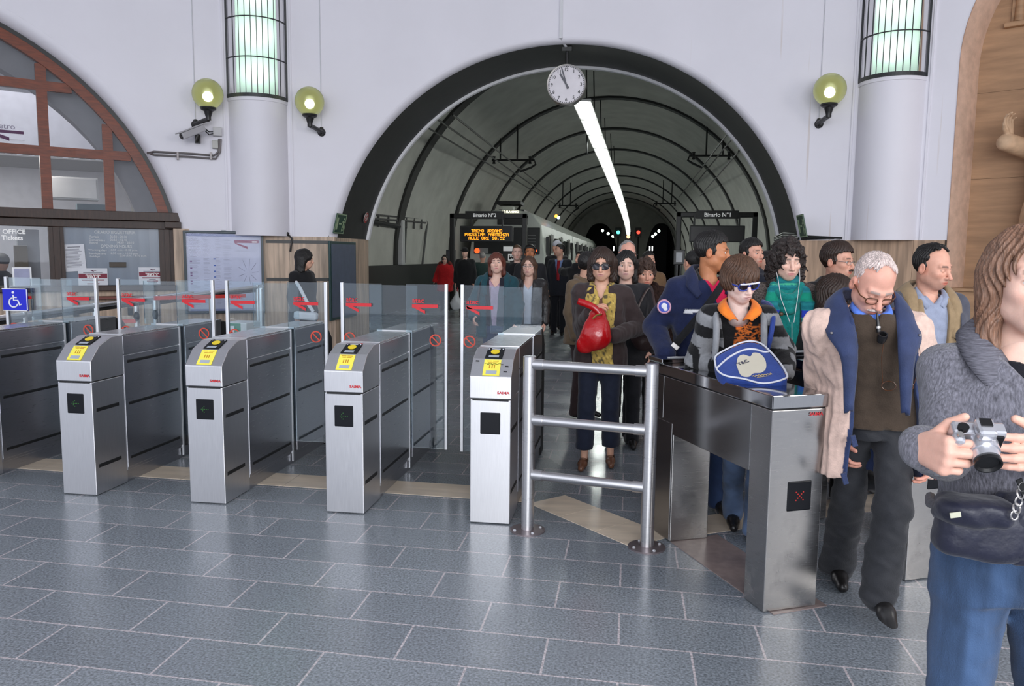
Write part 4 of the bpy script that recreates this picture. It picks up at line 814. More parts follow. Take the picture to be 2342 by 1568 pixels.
def gate_column(t, wide=0.235):
    h = wide/2; o = lambda f, nm, m, p=t, **k: f.build(nm, m, p, local=True, **k)
    f = MB(); f.bx(-h, h, 0, .315, .004, .732); col = o(f, 'front_column', [M_ST], bevel=.004)
    f = MB(); f.prism([(-h-.003, -.003, .738), (-h-.003, -.003, .865), (-h-.003, .085, .957), (-h-.003, .205, 1.003), (-h-.003, .315, 1.003), (-h-.003, .315, .738)], (2*h+.006, 0, 0)); head = o(f, 'reader_head', M_ST, bevel=.004)
    f = MB(); f.bx(-h+.012, h-.012, -.0, .30, .725, .745); o(f, 'seam_gasket', M_SLOT)
    f = MB(); f.bx(-.060, .060, -.002, .01, .530, .660); o(f, 'display_window', M_RDR, bevel=.012)
    # slope frame helpers
    a = np.array([0, .088, .092]); a /= np.linalg.norm(a); n1 = np.array([0, -a[2], a[1]]); X = np.array([1., 0, 0])
    c1 = np.array([0, .041, .911])+n1*.002
    f = MB(); f.obx(c1+np.array([.0, 0, 0]), (X, a, n1), (.098, .112, .003)); st = o(f, 'yellow_sticker', M_YEL, head)
    f = MB(); f.obx(c1-a*.034+n1*.002, (X, a, n1), (.062, .024, .002)); o(f, 'ticket_slot', M_LCD, st)
    f = MB(); [f.obx(c1+X*x_+a*v_+n1*.002, (X, a, n1), (w_, .004, .001)) for x_, v_, w_ in ((-.02, .045, .03), (.018, .045, .034), (-.016, .034, .022), (.014, .034, .03))]
    for q in (-.014, .001, .014): f.obx(c1+X*q+a*.006+n1*.002, (X, a, n1), (.006, .024, .001))
    o(f, 'ink_marks', M_INK, st)
    b = np.array([0, .12, .046]); b /= np.linalg.norm(b); n2 = np.array([0, -b[2], b[1]]); c2 = np.array([0.0, .146, .9805])+n2*.003
    f = MB(); f.obx(c2, (X, b, n2), (.102, .122, .004)); rd = o(f, 'card_reader', M_RDR, head, bevel=.002)
    f = MB(); f.lathe([(.026, 0), (.026, .003), (0, .003)], c2+b*.012+n2*.002, 24, axis=n2); o(f, 'yellow_disc', M_YD, rd)
    f = MB(); f.obx(c2-b*.043+n2*.0025, (X, b, n2), (.06, .022, .002)); o(f, 'screen', M_LCD, rd)
    f = MB(); f.obx(c2+b*.049+n2*.0025, (X, b, n2), (.05, .006, .001)); [f.lathe([(.005, 0), (0, .002)], c2+b*.048+n2*.002+X*q, 8, axis=n2) for q in (-.042, .042)]; o(f, 'indicator', M_SW, rd)
    f = MB(); f.text('SAIMA', (.075, -.0035, .775), (1, 0, 0), Z3, width=.072, size=.016, bold=.03, lift=.0005); o(f, 'maker_lettering', M_RED, head)
    for s in (-1, 1):
        for z in (.55, .187): f = MB(); f.bx(s*h-.003, s*h+.003, .03, .255, z-.012, z+.012); o(f, 'slot', M_SLOT, col, bevel=.009)
    return h
def gate_body(t, h, left=True, right=True):
    o = lambda f, nm, m, p=t, **k: f.build(nm, m, p, local=True, **k)
    f = MB(); f.bx(-h, h, .318, .985, .08, 1.0); cab = o(f, 'cabinet', M_STD, bevel=.003)
    f = MB(); f.bx(-h+.01, h-.01, .30, 1.70, 0, .08); o(f, 'plinth', M_STD)
    f = MB(); f.bx(-h-.004, h+.004, .318, .985, 1.0, 1.008); o(f, 'top_plate', M_STT, bevel=.002)
    for s in (-1, 1):
        f = MB(); f.bx(s*h-.004, s*h+.004, .32, .975, .872, .995); o(f, 'upper_panel', M_STD, cab, bevel=.003)
        f = MB(); f.bx(s*h-.004, s*h+.004, .32, .975, .10, .865); o(f, 'side_panel', M_STD, cab, bevel=.003)
        [o(MB().bx(s*h-.006, s*h+.006, .35, .945, z-.012, z+.012), 'slot', M_SLOT, cab, bevel=.009) for z in (.82, .535, .165)]
        f = MB(); f.bx(s*h-.003, s*h+.007, .976, .992, .02, 1.0); o(f, 'edge_strip', M_ALU, cab)
    f = MB(); f.bx(-h, h, 1.065, 1.60, .08, 1.0); rear = o(f, 'rear_cabinet', M_STD, bevel=.003)
    f = MB(); f.bx(-h-.004, h+.004, 1.065, 1.60, 1.0, 1.008); o(f, 'rear_top_plate', M_STT, bevel=.002)
    f = MB(); f.prism([(-h, 1.60, 0.0), (-h, 1.60, 1.0), (-h, 1.68, .985), (-h, 1.80, .86), (-h, 1.80, 0)], (2*h, 0, 0)); o(f, 'rear_end_cap', M_SLOT, bevel=.01)
    for s in (-1, 1):
        [o(MB().bx(s*h-.006, s*h+.006, 1.10, 1.55, z-.012, z+.012), 'slot', M_SLOT, rear, bevel=.009) for z in (.82, .535, .165)]
def leaf(t, s, y=1.022):
    # swing leaf on side s with sticker, arrow and white edge strip
    xa, xb = (s*.09, s*.372); x0, x1 = min(xa, xb), max(xa, xb); o = lambda f, nm, m, p=t, **k: f.build(nm, m, p, local=True, **k)
    f = MB(); f.bx(x0, x1, y-.014, y-.005, .165, 1.345); lf = o(f, 'glass_leaf', M_GG)
    f = MB(); e = s*.372; f.bx(min(e, e+s*.022), max(e, e+s*.022), y-.022, y+.003, .16, 1.35); o(f, 'edge_strip', M_ALU, lf, bevel=.003)
    yy = y-.0155; f = MB(); xl_ = -.355 if s < 0 else .125
    if s > 0: xl_ = .135
    w = .19; z = 1.192; f.bx(xl_, xl_+w, yy-.001, yy, z-.013, z+.011)
    f.prism([(xl_, yy, z+.009), (xl_+.01, yy, z-.013), (xl_+.095, yy, z-.055), (xl_+.095, yy, z-.033)][::-1], (0, -.001, 0))
    f.text('atac', (xl_+.045, yy-.001, z+.036), (1, 0, 0), Z3, width=.085, lift=.0, bold=.01); o(f, 'arrow_lettering', M_RED, lf)
    f = MB(); c = np.array([s*.305 if s > 0 else -.33, yy, .95]); f.lathe([(.034, 0), (.043, 0), (.043, .001), (.034, .001), (.034, 0)], c, 24, axis=(0, -1, 0)); q = np.array([.707, 0, -.707]); f.obx(c+np.array([0, -.0005, 0]), (q, (0, 1, 0), (.707, 0, .707)), (.07, .001, .009)); o(f, 'prohibition_sticker', simple('sticker_orange_red', (.60, .07, .04), .5), lf)
def gate_glass(t, x0=-.185, x1=.168, y=1.022):
    f = MB(); f.bx(x0, x1, y+.0, y+.010, 1.012, 1.335); f.build('fixed_glass', M_GG, t, local=True)
    f = MB(); f.bx(-.13, .13, y-.004, y+.014, 1.0, 1.015); f.build('glass_rail', M_ALU, t, local=True)
    f = MB(); f.bx(-.10, .10, .992, 1.06, .02, 1.0); f.build('leaf_housing', M_SLOT, t, local=True)
GG = 'automatic ticket gates in a row'
GPOS = [(-4.41, 4.43, 'steel ticket gate at the left picture edge with a wheelchair sign'), (-3.44, 4.405, 'steel ticket gate, first with a yellow sticker from the left'), (-2.553, 4.39, 'steel ticket gate, second with a yellow sticker from the left'), (-1.653, 4.365, 'steel ticket gate, third with a yellow sticker from the left, red light on reader'), (-.765, 4.335, 'steel ticket gate beside the tubular railing, scribbles on its sticker')]
g1 = thing('ticket_gate', GPOS[1][2], 'ticket gate', (GPOS[1][0], GPOS[1][1], 0), 0, GG)
h = gate_column(g1); gate_body(g1, h); gate_glass(g1); leaf(g1, -1); leaf(g1, 1)
def led_arrow(t):
    f = MB()
    for i in range(5): f.bx(-.022+i*.011-.0025, -.022+i*.011+.0025, -.0045, -.002, .593, .598)
    for i in (1, 2): [f.bx(-.022+i*.009-.0025, -.022+i*.009+.0025, -.0045, -.002, .593+q*i*.009, .598+q*i*.009) for q in (-1, 1)]
    f.build('arrow_light', M_GREEN, t, local=True)
gates = [g1]
for k in (0, 2, 3):
    g = copy_tree(g1, (GPOS[k][0], GPOS[k][1], 0), 0, GPOS[k][2]); gates.append(g); INV[g.name] = Matrix.Translation(g.location).inverted(); led_arrow(g)
led_arrow(g1)
f = MB(); f.lathe([(.006, 0), (.006, .004), (0, .005)], (.043, .205, 1.004), 10, axis=(0, -.2, 1)); f.build('red_light', M_REDL, gates[3], local=True)
g4 = thing('ticket_gate', GPOS[4][2], 'ticket gate', (GPOS[4][0], GPOS[4][1], 0), 0, GG); h = gate_column(g4); gate_body(g4, h); gate_glass(g4, -.185, .175); leaf(g4, -1)
a = np.array([0, .088, .092]); a /= np.linalg.norm(a); n1 = np.array([0, -a[2], a[1]]); c1 = np.array([0, .041, .911])+n1*.0045
f = MB(); P = [c1+np.array([-.045+.009*i, 0, 0])+a*(.026+.004*math.sin(i*2.1)) for i in range(13)]; f.tube(P, .0012, 4); P = [c1+np.array([-.03+.006*i, 0, 0])+a*(.020+.003*math.sin(i*1.7)) for i in range(10)]; f.tube(P, .001, 4)
for x_, v in ((.085, .012), (.08, -.025), (-.09, .045)): f.obx(c1+np.array([x_, 0, 0])+a*v-n1*.002, ((1, 0, 0), a, n1), (.02, .006, .001))
f.build('scribble', M_SLOT, g4, local=True)
ws = thing('wheelchair_sign', 'blue wheelchair sign on the glass leaf at the left picture edge', 'sign', (-4.69, 5.40, 1.0))
f = MB(); f.bx(-4.80, -4.585, 5.405, 5.412, 1.088, 1.262); pl_ = f.build('plate', simple('sign_blue', (.005, .012, .55), .4), ws, bevel=.002)
f = MB(); y = 5.404
for b in ((-4.80, -4.585, 1.256, 1.262), (-4.80, -4.585, 1.088, 1.094), (-4.592, -4.585, 1.088, 1.262)): f.bx(b[0], b[1], y-.002, y, b[2], b[3])
T = lambda u, v: (-4.705+u*.05, y, 1.175+v*.05)
f.tube([T(0, .75), T(.05, -.1), T(.75, -.1), T(1.05, -.85), T(1.35, -.7)], .0065, 6); f.tube([T(.05, .35), T(.6, .35)], .006, 6); f.ball(T(0, 1.1), .011, 10, 6)
f.tube([T(-.25+.75*math.cos(t)+.25, -.45+.72*math.sin(t)) for t in np.linspace(1.8, 6.0, 16)], .006, 6); f.build('pictogram', simple('sign_face_white', (.8, .8, .85), .5), pl_)
# ------------------------------------------------------------------ tubular railing
rl = thing('railing', 'steel tube railing with three rails between gate and turnstile', 'railing', (-.2, 4.2, 0))
p1 = np.array([-.533, 4.265, 0]); p2 = np.array([.132, 4.118, 0]); d = (p2-p1)/np.linalg.norm(p2-p1)
for p in (p1, p2):
    f = MB(); f.lathe([(0, .0), (.036, .0), (.036, .996), (.033, 1.0), (0, 1.0)], p, 24); ps_ = f.build('post', M_TUBE_ST, rl, smooth=0.6)
    f = MB(); f.lathe([(.0, .0), (.100, .0), (.100, .008), (.05, .010), (.036, .012)], p, 32); pl_ = f.build('base_plate', simple('plate_grey', (.26, .22, .23), .35, metal=.7), ps_, smooth=.5)
    for k in range(4):
        q = p+np.array([.078*math.cos(k*math.pi/2+.5), .078*math.sin(k*math.pi/2+.5), .008]); f = MB(); f.lathe([(.009, 0), (.009, .005), (.004, .009), (0, .009)], q, 8); f.build('bolt', M_ALU, pl_)
for z in (.955, .642, .329):
    f = MB(); f.cyl(p1+d*.03+Z3*z, p2-d*.03+Z3*z, .0265, n=20)
    f.build('rail', M_TUBE_ST, rl, smooth=.6)
    [MB().cyl(p1+d*(a_+.0)+Z3*z, p1+d*(a_+.06)+Z3*z, .031, n=20).build('rail_sleeve', M_TUBE_ST, rl, smooth=.6) for a_ in (.025, np.linalg.norm(p2-p1)-.085)]
# ------------------------------------------------------------------ tripod turnstiles
M_TF = steel('turnstile_steel', (0.44, 0.43, 0.425), 0.25, (2, 2, 40), dirt=0.8); M_TS = steel('turnstile_dark_side', (0.30, 0.30, 0.305), 0.22, (2, 2, 40)); M_TT = steel('turnstile_top', (0.46, 0.46, 0.47), 0.09, (40, 2, 2))
TRZ = math.atan2(.4157, .9095)
def turnstile(loc, lab):
    # local: x across (near-left to near-right), y along to the far end
    t = thing('turnstile', lab, 'turnstile', loc, TRZ, 'tripod exit turnstiles'); o = lambda f, nm, m, p=t, **k: f.build(nm, m, p, local=True, **k)
    f = MB(); f.bx(0, .27, 0, .155, .004, .905); near = o(f, 'near_post', M_TF, bevel=.004)
    f = MB(); f.bx(.005, .235, .885, 1.18, .004, .905); far = o(f, 'far_post', M_TF, bevel=.004)
    f = MB(); f.bx(-.002, .006, .89, 1.18, .01, .66); f.bx(-.002, .006, 1.0, 1.18, .67, .905); o(f, 'side_panel', M_TS, far, bevel=.002)
    f = MB(); f.bx(.0, .27, .157, 1.16, .60, .905); o(f, 'beam', M_TS, bevel=.003)
    f = MB(); f.bx(.02, .25, .02, 1.16, .60, .615); o(f, 'beam_underside', M_SLOT)
    f = MB(); f.bx(-.006, .276, -.006, 1.175, .911, .970); lid = o(f, 'lid', M_TT, bevel=.004)
    f = MB(); f.bx(.004, .266, .004, 1.165, .903, .912); o(f, 'seam', M_SLOT)
    f = MB(); f.bx(.0, .27, 1.03, 1.20, .970, .992); f.cur = 1; f.bx(.05, .16, 1.05, 1.075, .992, 1.0); o(f, 'reader_box', [M_TT, M_ALU], lid, bevel=.003)
    f = MB(); f.bx(.092, .215, -.004, .01, .452, .588); dw = o(f, 'display_window', M_RDR, near, bevel=.012)
    f = MB(); [f.bx(.153+q*.009*s-.0025, .153+q*.009*s+.0025, -.006, -.004, .52+q*.009-.0025, .52+q*.009+.0025) for q in (-2, -1, 0, 1, 2) for s in (1, -1)]; o(f, 'cross_light', M_REDL, dw)
    f = MB(); f.text('SAIMA', (.218, -.001, .882), (1, 0, 0), Z3, width=.07, size=.015, bold=.03); o(f, 'maker_lettering', M_RED, near)
    hub = np.array([.29, .55, .80]); ax = np.array([.72, 0, -.69]); f = MB(); f.cyl((.25, .55, .80), hub+np.array([.02, 0, -.02]), .075, .06, 20); o(f, 'hub', M_TS, smooth=.5)
    u = np.array([0, 1., 0]); w = np.cross(ax, u)
    for k in range(3):
        aa = math.radians(90+120*k); dv = u*math.cos(aa)+w*math.sin(aa); dv = dv+ax*.62; dv /= np.linalg.norm(dv)
        f = MB(); f.cyl(hub, hub+dv*.46, .0185, n=14); f.ball(hub+dv*.46, .0185, 12, 8); o(f, 'arm', M_TUBE_ST, smooth=.6)
    return t
turnstile((.622, 3.413, 0), 'steel tripod turnstile nearest the camera with a red cross light')
turnstile((.622+.741, 3.413+.468, 0), 'steel tripod turnstile behind the man in the beige coat')
turnstile((.622+1.482, 3.413+.936, 0), 'steel tripod turnstile hidden behind the man with the camera')
# ------------------------------------------------------------------ queue rails before the ticket counter
M_BELT = simple('belt_red', (.55, .03, .02), .5)
def queue_rail(a, b, lab, posts=(0.05, .95)):
    a = np.array(a); b = np.array(b); t = thing('queue_rail', lab, 'railing', ((a[0]+b[0])/2, (a[1]+b[1])/2, 0)); f = MB(); f.cyl(a, b, .03, n=12); f.build('rail', M_TUBE_ST, t, smooth=.6)
    f = MB(); d = (b-a)/np.linalg.norm(b-a); f.obx((a+b)/2-Z3*.045, (d, np.cross(d, Z3), Z3), (np.linalg.norm(b-a), .03, .03)); f.build('rail_base', M_BLACK, t)
    for q in posts:
        p = a+(b-a)*q; f = MB(); f.cyl((p[0], p[1], 0), p+Z3*.03, .03, n=12); f.build('post', M_TUBE_ST, t, smooth=.6)
queue_rail(AY(-40, 733, 6.4), AY(440, 670, 9.4), 'long steel queue rail running towards the ticket counter', (.15, .45, .78))
queue_rail(AY(352, 686, 8.8), AY(600, 655, 10.0), 'second steel queue rail in front of the poster case', (.03, .5, .95))
def belt_post(px, py, y, lab, px2, py2, y2):
    p = AY(px, py, y); t = thing('belt_post', lab, 'belt post', (p[0], p[1], 0), 0, 'posts with red belts'); f = MB(); f.cyl((p[0], p[1], .012), (p[0], p[1], p[2]), .032, n=14); f.lathe([(.15, 0), (.15, .012), (.03, .02)], (p[0], p[1], 0), 20); f.build('post', M_TUBE_ST, t, smooth=.6)
    f = MB(); f.ball((p[0]+.02, p[1]-.03, p[2]-.17), (.034, .034, .06), 12, 8); f.build('belt_reel', M_BLACK, t, smooth=True)
    q = AY(px2, py2, y2); s_ = np.array([p[0]+.02, p[1]-.05, p[2]-.2 if y2 == y else q[2]]); f = MB(); d = q-s_; L_ = np.linalg.norm(d); d /= L_; f.obx((s_+q)/2, (d, np.cross(d, Z3), Z3), (L_, .004, .045)); f.build('belt', M_BELT, t)
belt_post(311, 690, 8.4, 'belt post with a red belt running left behind the first gates', 255, 735, 8.2)
belt_post(354, 686, 8.5, 'belt post with a long red belt running right towards the poster', 562, 676, 9.3)
f = MB(); p = AY(596, 660, 8.9); f.cyl((p[0], p[1], 0), p, .032, n=14); f.ball(p, .032, 10, 6); single(f.build('bollard', M_TUBE_ST, None, smooth=.6), 'plain steel post behind the second gate near the poster', 'post')
wb = thing('extinguisher_box', 'white box with a green sign standing behind the second gate', 'box', (AY(538, 760, 7.2)[0], 7.2, 0)); a = AY(510, 737, 7.2); b = AY(563, 737, 7.2)
f = MB(); f.bx(a[0], b[0], 7.2, 7.5, 0, a[2]); f.build('body', simple('box_white', (.7, .72, .73), .4), wb, bevel=.01); c = AY(534, 752, 7.19); f = MB(); f.bx(c[0]-.08, c[0]+.07, 7.19, 7.2, c[2]-.06, c[2]+.055); f.build('sign_green', simple('sign_green', (.01, .22, .13), .5), wb); f = MB(); f.bx(c[0]-.03, c[0]+.01, 7.185, 7.19, c[2]-.06, c[2]+.03); f.build('sign_white_mark', MT['sign_face_white'], wb)
# ================================================================== figures: smooth implicit surfaces meshed with surface nets
f4 = np.float32
def nets(D, xs, ys, zs):
    S = D < 0
    c = np.zeros(tuple(n-1 for n in D.shape), np.uint8)
    for i in (0, 1):
        for j in (0, 1):
            for k in (0, 1): c += S[i:S.shape[0]-1+i, j:S.shape[1]-1+j, k:S.shape[2]-1+k]
    act = (c > 0) & (c < 8); I = np.argwhere(act)
    if len(I) == 0: return np.zeros((0, 3)), np.zeros((0, 4), int)
    idm = np.full(act.shape, -1, np.int32); idm[act] = np.arange(len(I))
    acc = np.zeros((len(I), 3)); cnt = np.zeros(len(I))
    C = [(i, j, k) for i in (0, 1) for j in (0, 1) for k in (0, 1)]
    for a in C:
        for ax in range(3):
            if a[ax]: continue
            b = list(a); b[ax] = 1
            da = D[I[:, 0]+a[0], I[:, 1]+a[1], I[:, 2]+a[2]]; db = D[I[:, 0]+b[0], I[:, 1]+b[1], I[:, 2]+b[2]]
            m = (da < 0) != (db < 0); t = np.where(m, da/np.where(m, da-db, 1), 0)
            p = np.tile(np.array(a, float), (len(I), 1)); p[:, ax] += t
            acc[m] += p[m]; cnt[m] += 1
    fr = acc/cnt[:, None]; V = np.zeros_like(fr)
    for ax, g in enumerate((xs, ys, zs)):
        i = I[:, ax]; V[:, ax] = g[i]+fr[:, ax]*(g[i+1]-g[i])
    Q = []
    for ax in range(3):
        o1, o2 = (ax+1) % 3, (ax+2) % 3
        sl = lambda q0, q1: tuple(slice(q0, D.shape[k]-1+q0) if k == ax else slice(1, D.shape[k]-1) for k in range(3))
        s0 = S[sl(0, 0)]; s1 = S[sl(1, 0)]; E = np.argwhere(s0 != s1)
        if len(E) == 0: continue
        fl_ = s0[E[:, 0], E[:, 1], E[:, 2]]; B = E.copy(); B[:, o1] += 1; B[:, o2] += 1
        def cell(d1, d2):
            q = B.copy(); q[:, o1] += d1; q[:, o2] += d2; return idm[q[:, 0], q[:, 1], q[:, 2]]
        q4 = np.stack([cell(-1, -1), cell(0, -1), cell(0, 0), cell(-1, 0)], 1)
        q4[~fl_] = q4[~fl_][:, ::-1]; Q.append(q4)
    return V, np.concatenate(Q)
def smooth_mesh(V, Q, it=1):
    for _ in range(it):
        A = np.zeros_like(V); n = np.zeros(len(V))
        for a, b in ((0, 1), (1, 2), (2, 3), (3, 0)):
            np.add.at(A, Q[:, a], V[Q[:, b]]); np.add.at(n, Q[:, a], 1); np.add.at(A, Q[:, b], V[Q[:, a]]); np.add.at(n, Q[:, b], 1)
        V = V*0.5+0.5*A/np.maximum(n, 1)[:, None]
    return V
def np_mesh(name, V, Q, m, parent, col=None):
    me = bpy.data.meshes.new(name); n = len(Q)
    me.vertices.add(len(V)); me.vertices.foreach_set('co', np.asarray(V, f4).ravel())
    me.loops.add(n*4); me.loops.foreach_set('vertex_index', np.asarray(Q, np.int32).ravel())
    me.polygons.add(n); me.polygons.foreach_set('loop_start', np.arange(0, n*4, 4, dtype=np.int32)); me.polygons.foreach_set('loop_total', np.full(n, 4, np.int32))
    me.polygons.foreach_set('use_smooth', np.ones(n, bool)); me.update(calc_edges=True); me.validate()
    me.materials.append(m)
    if col is not None:
        ca = me.color_attributes.new('Col', 'FLOAT_COLOR', 'POINT'); c = np.ones((len(V), 4), f4); c[:, :3] = col; ca.data.foreach_set('color', c.ravel())
    return link(me, name, parent)
def smin(a, b, k):
    if k <= 0: return np.minimum(a, b)
    h = np.clip(0.5+0.5*(b-a)/k, 0, 1); return b+(a-b)*h-k*h*(1-h)
def smax(a, b, k): return -smin(-a, -b, k)
NK = np.random.RandomState(5).normal(size=(24, 3)); NPH = np.random.RandomState(6).uniform(0, 6.28, 24)
def noise(X, Y, Z, sc, seed=0, st=(1, 1, 1), n=5):
    r = 0
    for i in range(n):
        k = NK[(seed*5+i) % 24]*sc; r = r+np.sin(k[0]*st[0]*X+k[1]*st[1]*Y+k[2]*st[2]*Z+NPH[(seed*7+i) % 24]+2.0*np.sin(0.5*(k[1]*st[0]*X+k[2]*st[1]*Y+k[0]*st[2]*Z)+NPH[(seed+i*3) % 24]))
    return r/n
class Grid:
    def __init__(s, lo, hi, h):
        s.x, s.y, s.z = [np.arange(a, b+h, h).astype(f4) for a, b in zip(lo, hi)]; s.h = h
        s.D = np.full((len(s.x), len(s.y), len(s.z)), 5.0, f4)
    def sub(s, lo, hi):
        sl = []
        for g, a, b in ((s.x, lo[0], hi[0]), (s.y, lo[1], hi[1]), (s.z, lo[2], hi[2])):
            i0 = int(np.searchsorted(g, a)); i1 = int(np.searchsorted(g, b)); sl.append(slice(max(0, i0-1), min(len(g), i1+1)))
        return tuple(sl)
    def put(s, lo, hi, fn, k=0.0, op='u', pad=None):
        m = (k if pad is None else pad)+3*s.h; sl = s.sub([a-m for a in lo], [b+m for b in hi])
        X = s.x[sl[0]][:, None, None]; Y = s.y[sl[1]][None, :, None]; Z = s.z[sl[2]][None, None, :]
        if X.size == 0 or Y.size == 0 or Z.size == 0: return s
        d = fn(X, Y, Z); o = s.D[sl]
        s.D[sl] = smin(o, d, k) if op == 'u' else smax(o, -d, k) if op == 's' else smax(o, d, k); return s
    def cone(s, a, b, ra, rb, k=0.0, flat=None, op='u'):
        a = np.array(a, float); b = np.array(b, float); v = b-a; L2 = max(1e-9, v@v); r = max(ra, rb)
        def fn(X, Y, Z):
            px, py, pz = X-a[0], Y-a[1], Z-a[2]; t = np.clip((px*v[0]+py*v[1]+pz*v[2])/L2, 0, 1)
            qx, qy, qz = px-t*v[0], py-t*v[1], pz-t*v[2]; n2 = qx*qx+qy*qy+qz*qz
            if flat is not None:
                w = qx*flat[0][0]+qy*flat[0][1]+qz*flat[0][2]; n2 = n2+w*w*(flat[1]**2-1)
                return (np.sqrt(n2)-(ra+t*(rb-ra)))*(0.6 if flat[1] > 1.6 else 0.9)
            return np.sqrt(n2)-(ra+t*(rb-ra))
        return s.put(np.minimum(a, b)-r, np.maximum(a, b)+r, fn, k, op)
    def chain(s, P, R, k=0.0, **kw):
        for i in range(len(P)-1): s.cone(P[i], P[i+1], R[i], R[i+1], k, **kw)
        return s
    def ell(s, c, r, k=0.0, op='u', M=None):
        c = np.array(c, float); R = max(r)
        def fn(X, Y, Z):
            x, y, z = X-c[0], Y-c[1], Z-c[2]
            if M is not None: x, y, z = [x*M[i][0]+y*M[i][1]+z*M[i][2] for i in range(3)]
            k0 = np.sqrt((x/r[0])**2+(y/r[1])**2+(z/r[2])**2)+1e-6; k1 = np.sqrt((x/r[0]**2)**2+(y/r[1]**2)**2+(z/r[2]**2)**2)+1e-6
            return k0*(k0-1)/k1
        return s.put(c-R, c+R, fn, k, op)
    def wobble(s, amp, sc, seed=0, st=(1, 1, 1)):
        s.D += f4(amp)*noise(s.x[:, None, None], s.y[None, :, None], s.z[None, None, :], sc, seed, st).astype(f4); return s
    def mesh(s, name, m, parent, col=None, sm=1):
        V, Q = nets(s.D, s.x, s.y, s.z)
        if len(V) == 0: return None
        if sm: V = smooth_mesh(V, Q, sm)
        return np_mesh(name, V, Q, m, parent, col(V) if callable(col) else col)
# ------------------------------------------------------------------ materials of people
def cloth(name, rgb, rough=.85, var=.12, vs_=30, bump=.25, bs=180, **k): return mat('cloth_'+name, sr(*rgb), rough, var=var, vs_=vs_, bump=bump, bs=bs, spec=k.pop('spec', .25), sheen=k.pop('sheen', .15), **k)
def leather(name, rgb): return mat('leather_'+name, sr(*rgb), .38, var=.2, vs_=12, bump=.3, bs=70, spec=.6)
def hairm(name, rgb, rough=.45): return mat('hair_'+name, sr(*rgb), rough, var=.45, vs_=60, stretch=(3, 3, .35), bump=.5, bs=160, bstretch=(2, 2, .2), spec=.5)
def curlm(name, rgb): return mat('hair_'+name, sr(*rgb), .5, var=.6, vs_=70, bump=.9, bs=110, spec=.5)
M_SKIN = mat('skin', None, .48, var=.06, vs_=40, attr=True, bump=.06, bs=260, spec=.4, sss=.12)
M_PAT = mat('patterned_cloth', None, .85, var=.12, vs_=40, attr=True, bump=.25, bs=180, spec=.2, sheen=.15)
M_EYEW = simple('eye_white', (.68, .66, .64), .25); M_PUP = simple('pupil', (.006, .005, .005), .15)
SKIN = {'fair': sr(232, 190, 172), 'pink': sr(226, 168, 148), 'warm': sr(220, 172, 148), 'tan': sr(190, 126, 88), 'pale': sr(236, 204, 192), 'ruddy': sr(218, 164, 142)}
def axes_head(yaw, pitch, roll):
    y, p, r = math.radians(yaw), math.radians(pitch), math.radians(roll)
    X = np.array([math.cos(y), math.sin(y), 0]); F = np.array([math.sin(y), -math.cos(y), 0]); U = np.array([0, 0, 1.])
    F, U = F*math.cos(p)-U*math.sin(p), U*math.cos(p)+F*math.sin(p)
    X, U = X*math.cos(r)+U*math.sin(r), U*math.cos(r)-X*math.sin(r); return X, F, U
def _ell(A, F, U, c, r):
    x, y, z = A-c[0], F-c[1], U-c[2]; k0 = np.sqrt((x/r[0])**2+(y/r[1])**2+(z/r[2])**2)+1e-6; k1 = np.sqrt((x/r[0]**2)**2+(y/r[1]**2)**2+(z/r[2]**2)**2)+1e-6
    return k0*(k0-1)/k1
def _cone(A, F, U, a, b, ra, rb):
    v = [b[i]-a[i] for i in range(3)]; L2 = sum(q*q for q in v); t = np.clip(((A-a[0])*v[0]+(F-a[1])*v[1]+(U-a[2])*v[2])/L2, 0, 1)
    return np.sqrt((A-a[0]-t*v[0])**2+(F-a[1]-t*v[1])**2+(U-a[2]-t*v[2])**2)-(ra+t*(rb-ra))
def head_sdf(A, F, U, nb, sp):
    aA = np.abs(A); jw = sp.get('jaw', 1.0); no = sp.get('nose', 1.0)
    d = _ell(A, F, U, (0, -.016, .032), (.075, .096, .088))
    d = smin(d, _ell(A, F, U, (0, .034, -.035), (.060*jw, .060, .080)), .03)
    d = smin(d, _ell(A, F, U, (0, .056, -.088), (.030*jw, .030, .026)), .03)
    d = smin(d, _ell(aA, F, U, (.048*jw, .012, -.062), (.014, .030, .022)), .03)
    d = smin(d, _ell(aA, F, U, (.040, .060, -.022), (.022, .024, .018)), .025)
    d = smin(d, _cone(aA, F, U, (.004, .087, .020), (.042, .072, .022), .010, .010), .016)
    d = smax(d, -_ell(aA, F, U, (.031, .104, -.001), (.019, .022, .013)), .014)
    lid = sp.get('lid', .0035)
    e = np.sqrt((aA-.031)**2+(F-.0745)**2+U**2)-.0142
    d = smin(d, smax(e, lid-U+.25*(aA-.031), .002), .004); d = smin(d, smax(e, U+.0052, .002), .004)
    d = smin(d, _cone(A, F, U, (0, .086, .008), (0, .088+.024*no, -.034), .0085, .0118), .010)
    d = smin(d, _ell(aA, F, U, (.0115, .096+.004*no, -.038), (.0078, .011, .0075)), .006)
    d = smin(d, _ell(A, F, U, (0, .086, -.064), (.028, .014, .022)), .016)
    d = smin(d, _ell(A, F, U, (0, .0975, -.0615), (.0215, .0078, .0058)), .004)
    d = smin(d, _ell(A, F, U, (0, .0955, -.0715), (.0185, .0088, .0068)), .004)
    d = smax(d, -_ell(A, F, U, (0, .106, -.0665), (.024, .009, .0018)), .003)
    ear = _ell(aA, F, U, (.079, -.012, -.012), (.010, .020, .032)); ear = smax(ear, -_ell(aA, F, U, (.092, -.004, -.010), (.010, .011, .019)), .004)
    d = smin(d, ear, .008)
    n = _cone(A, F, U, (0, -.022, -.055), nb, .050, .058)
    return smin(d, n, .025)
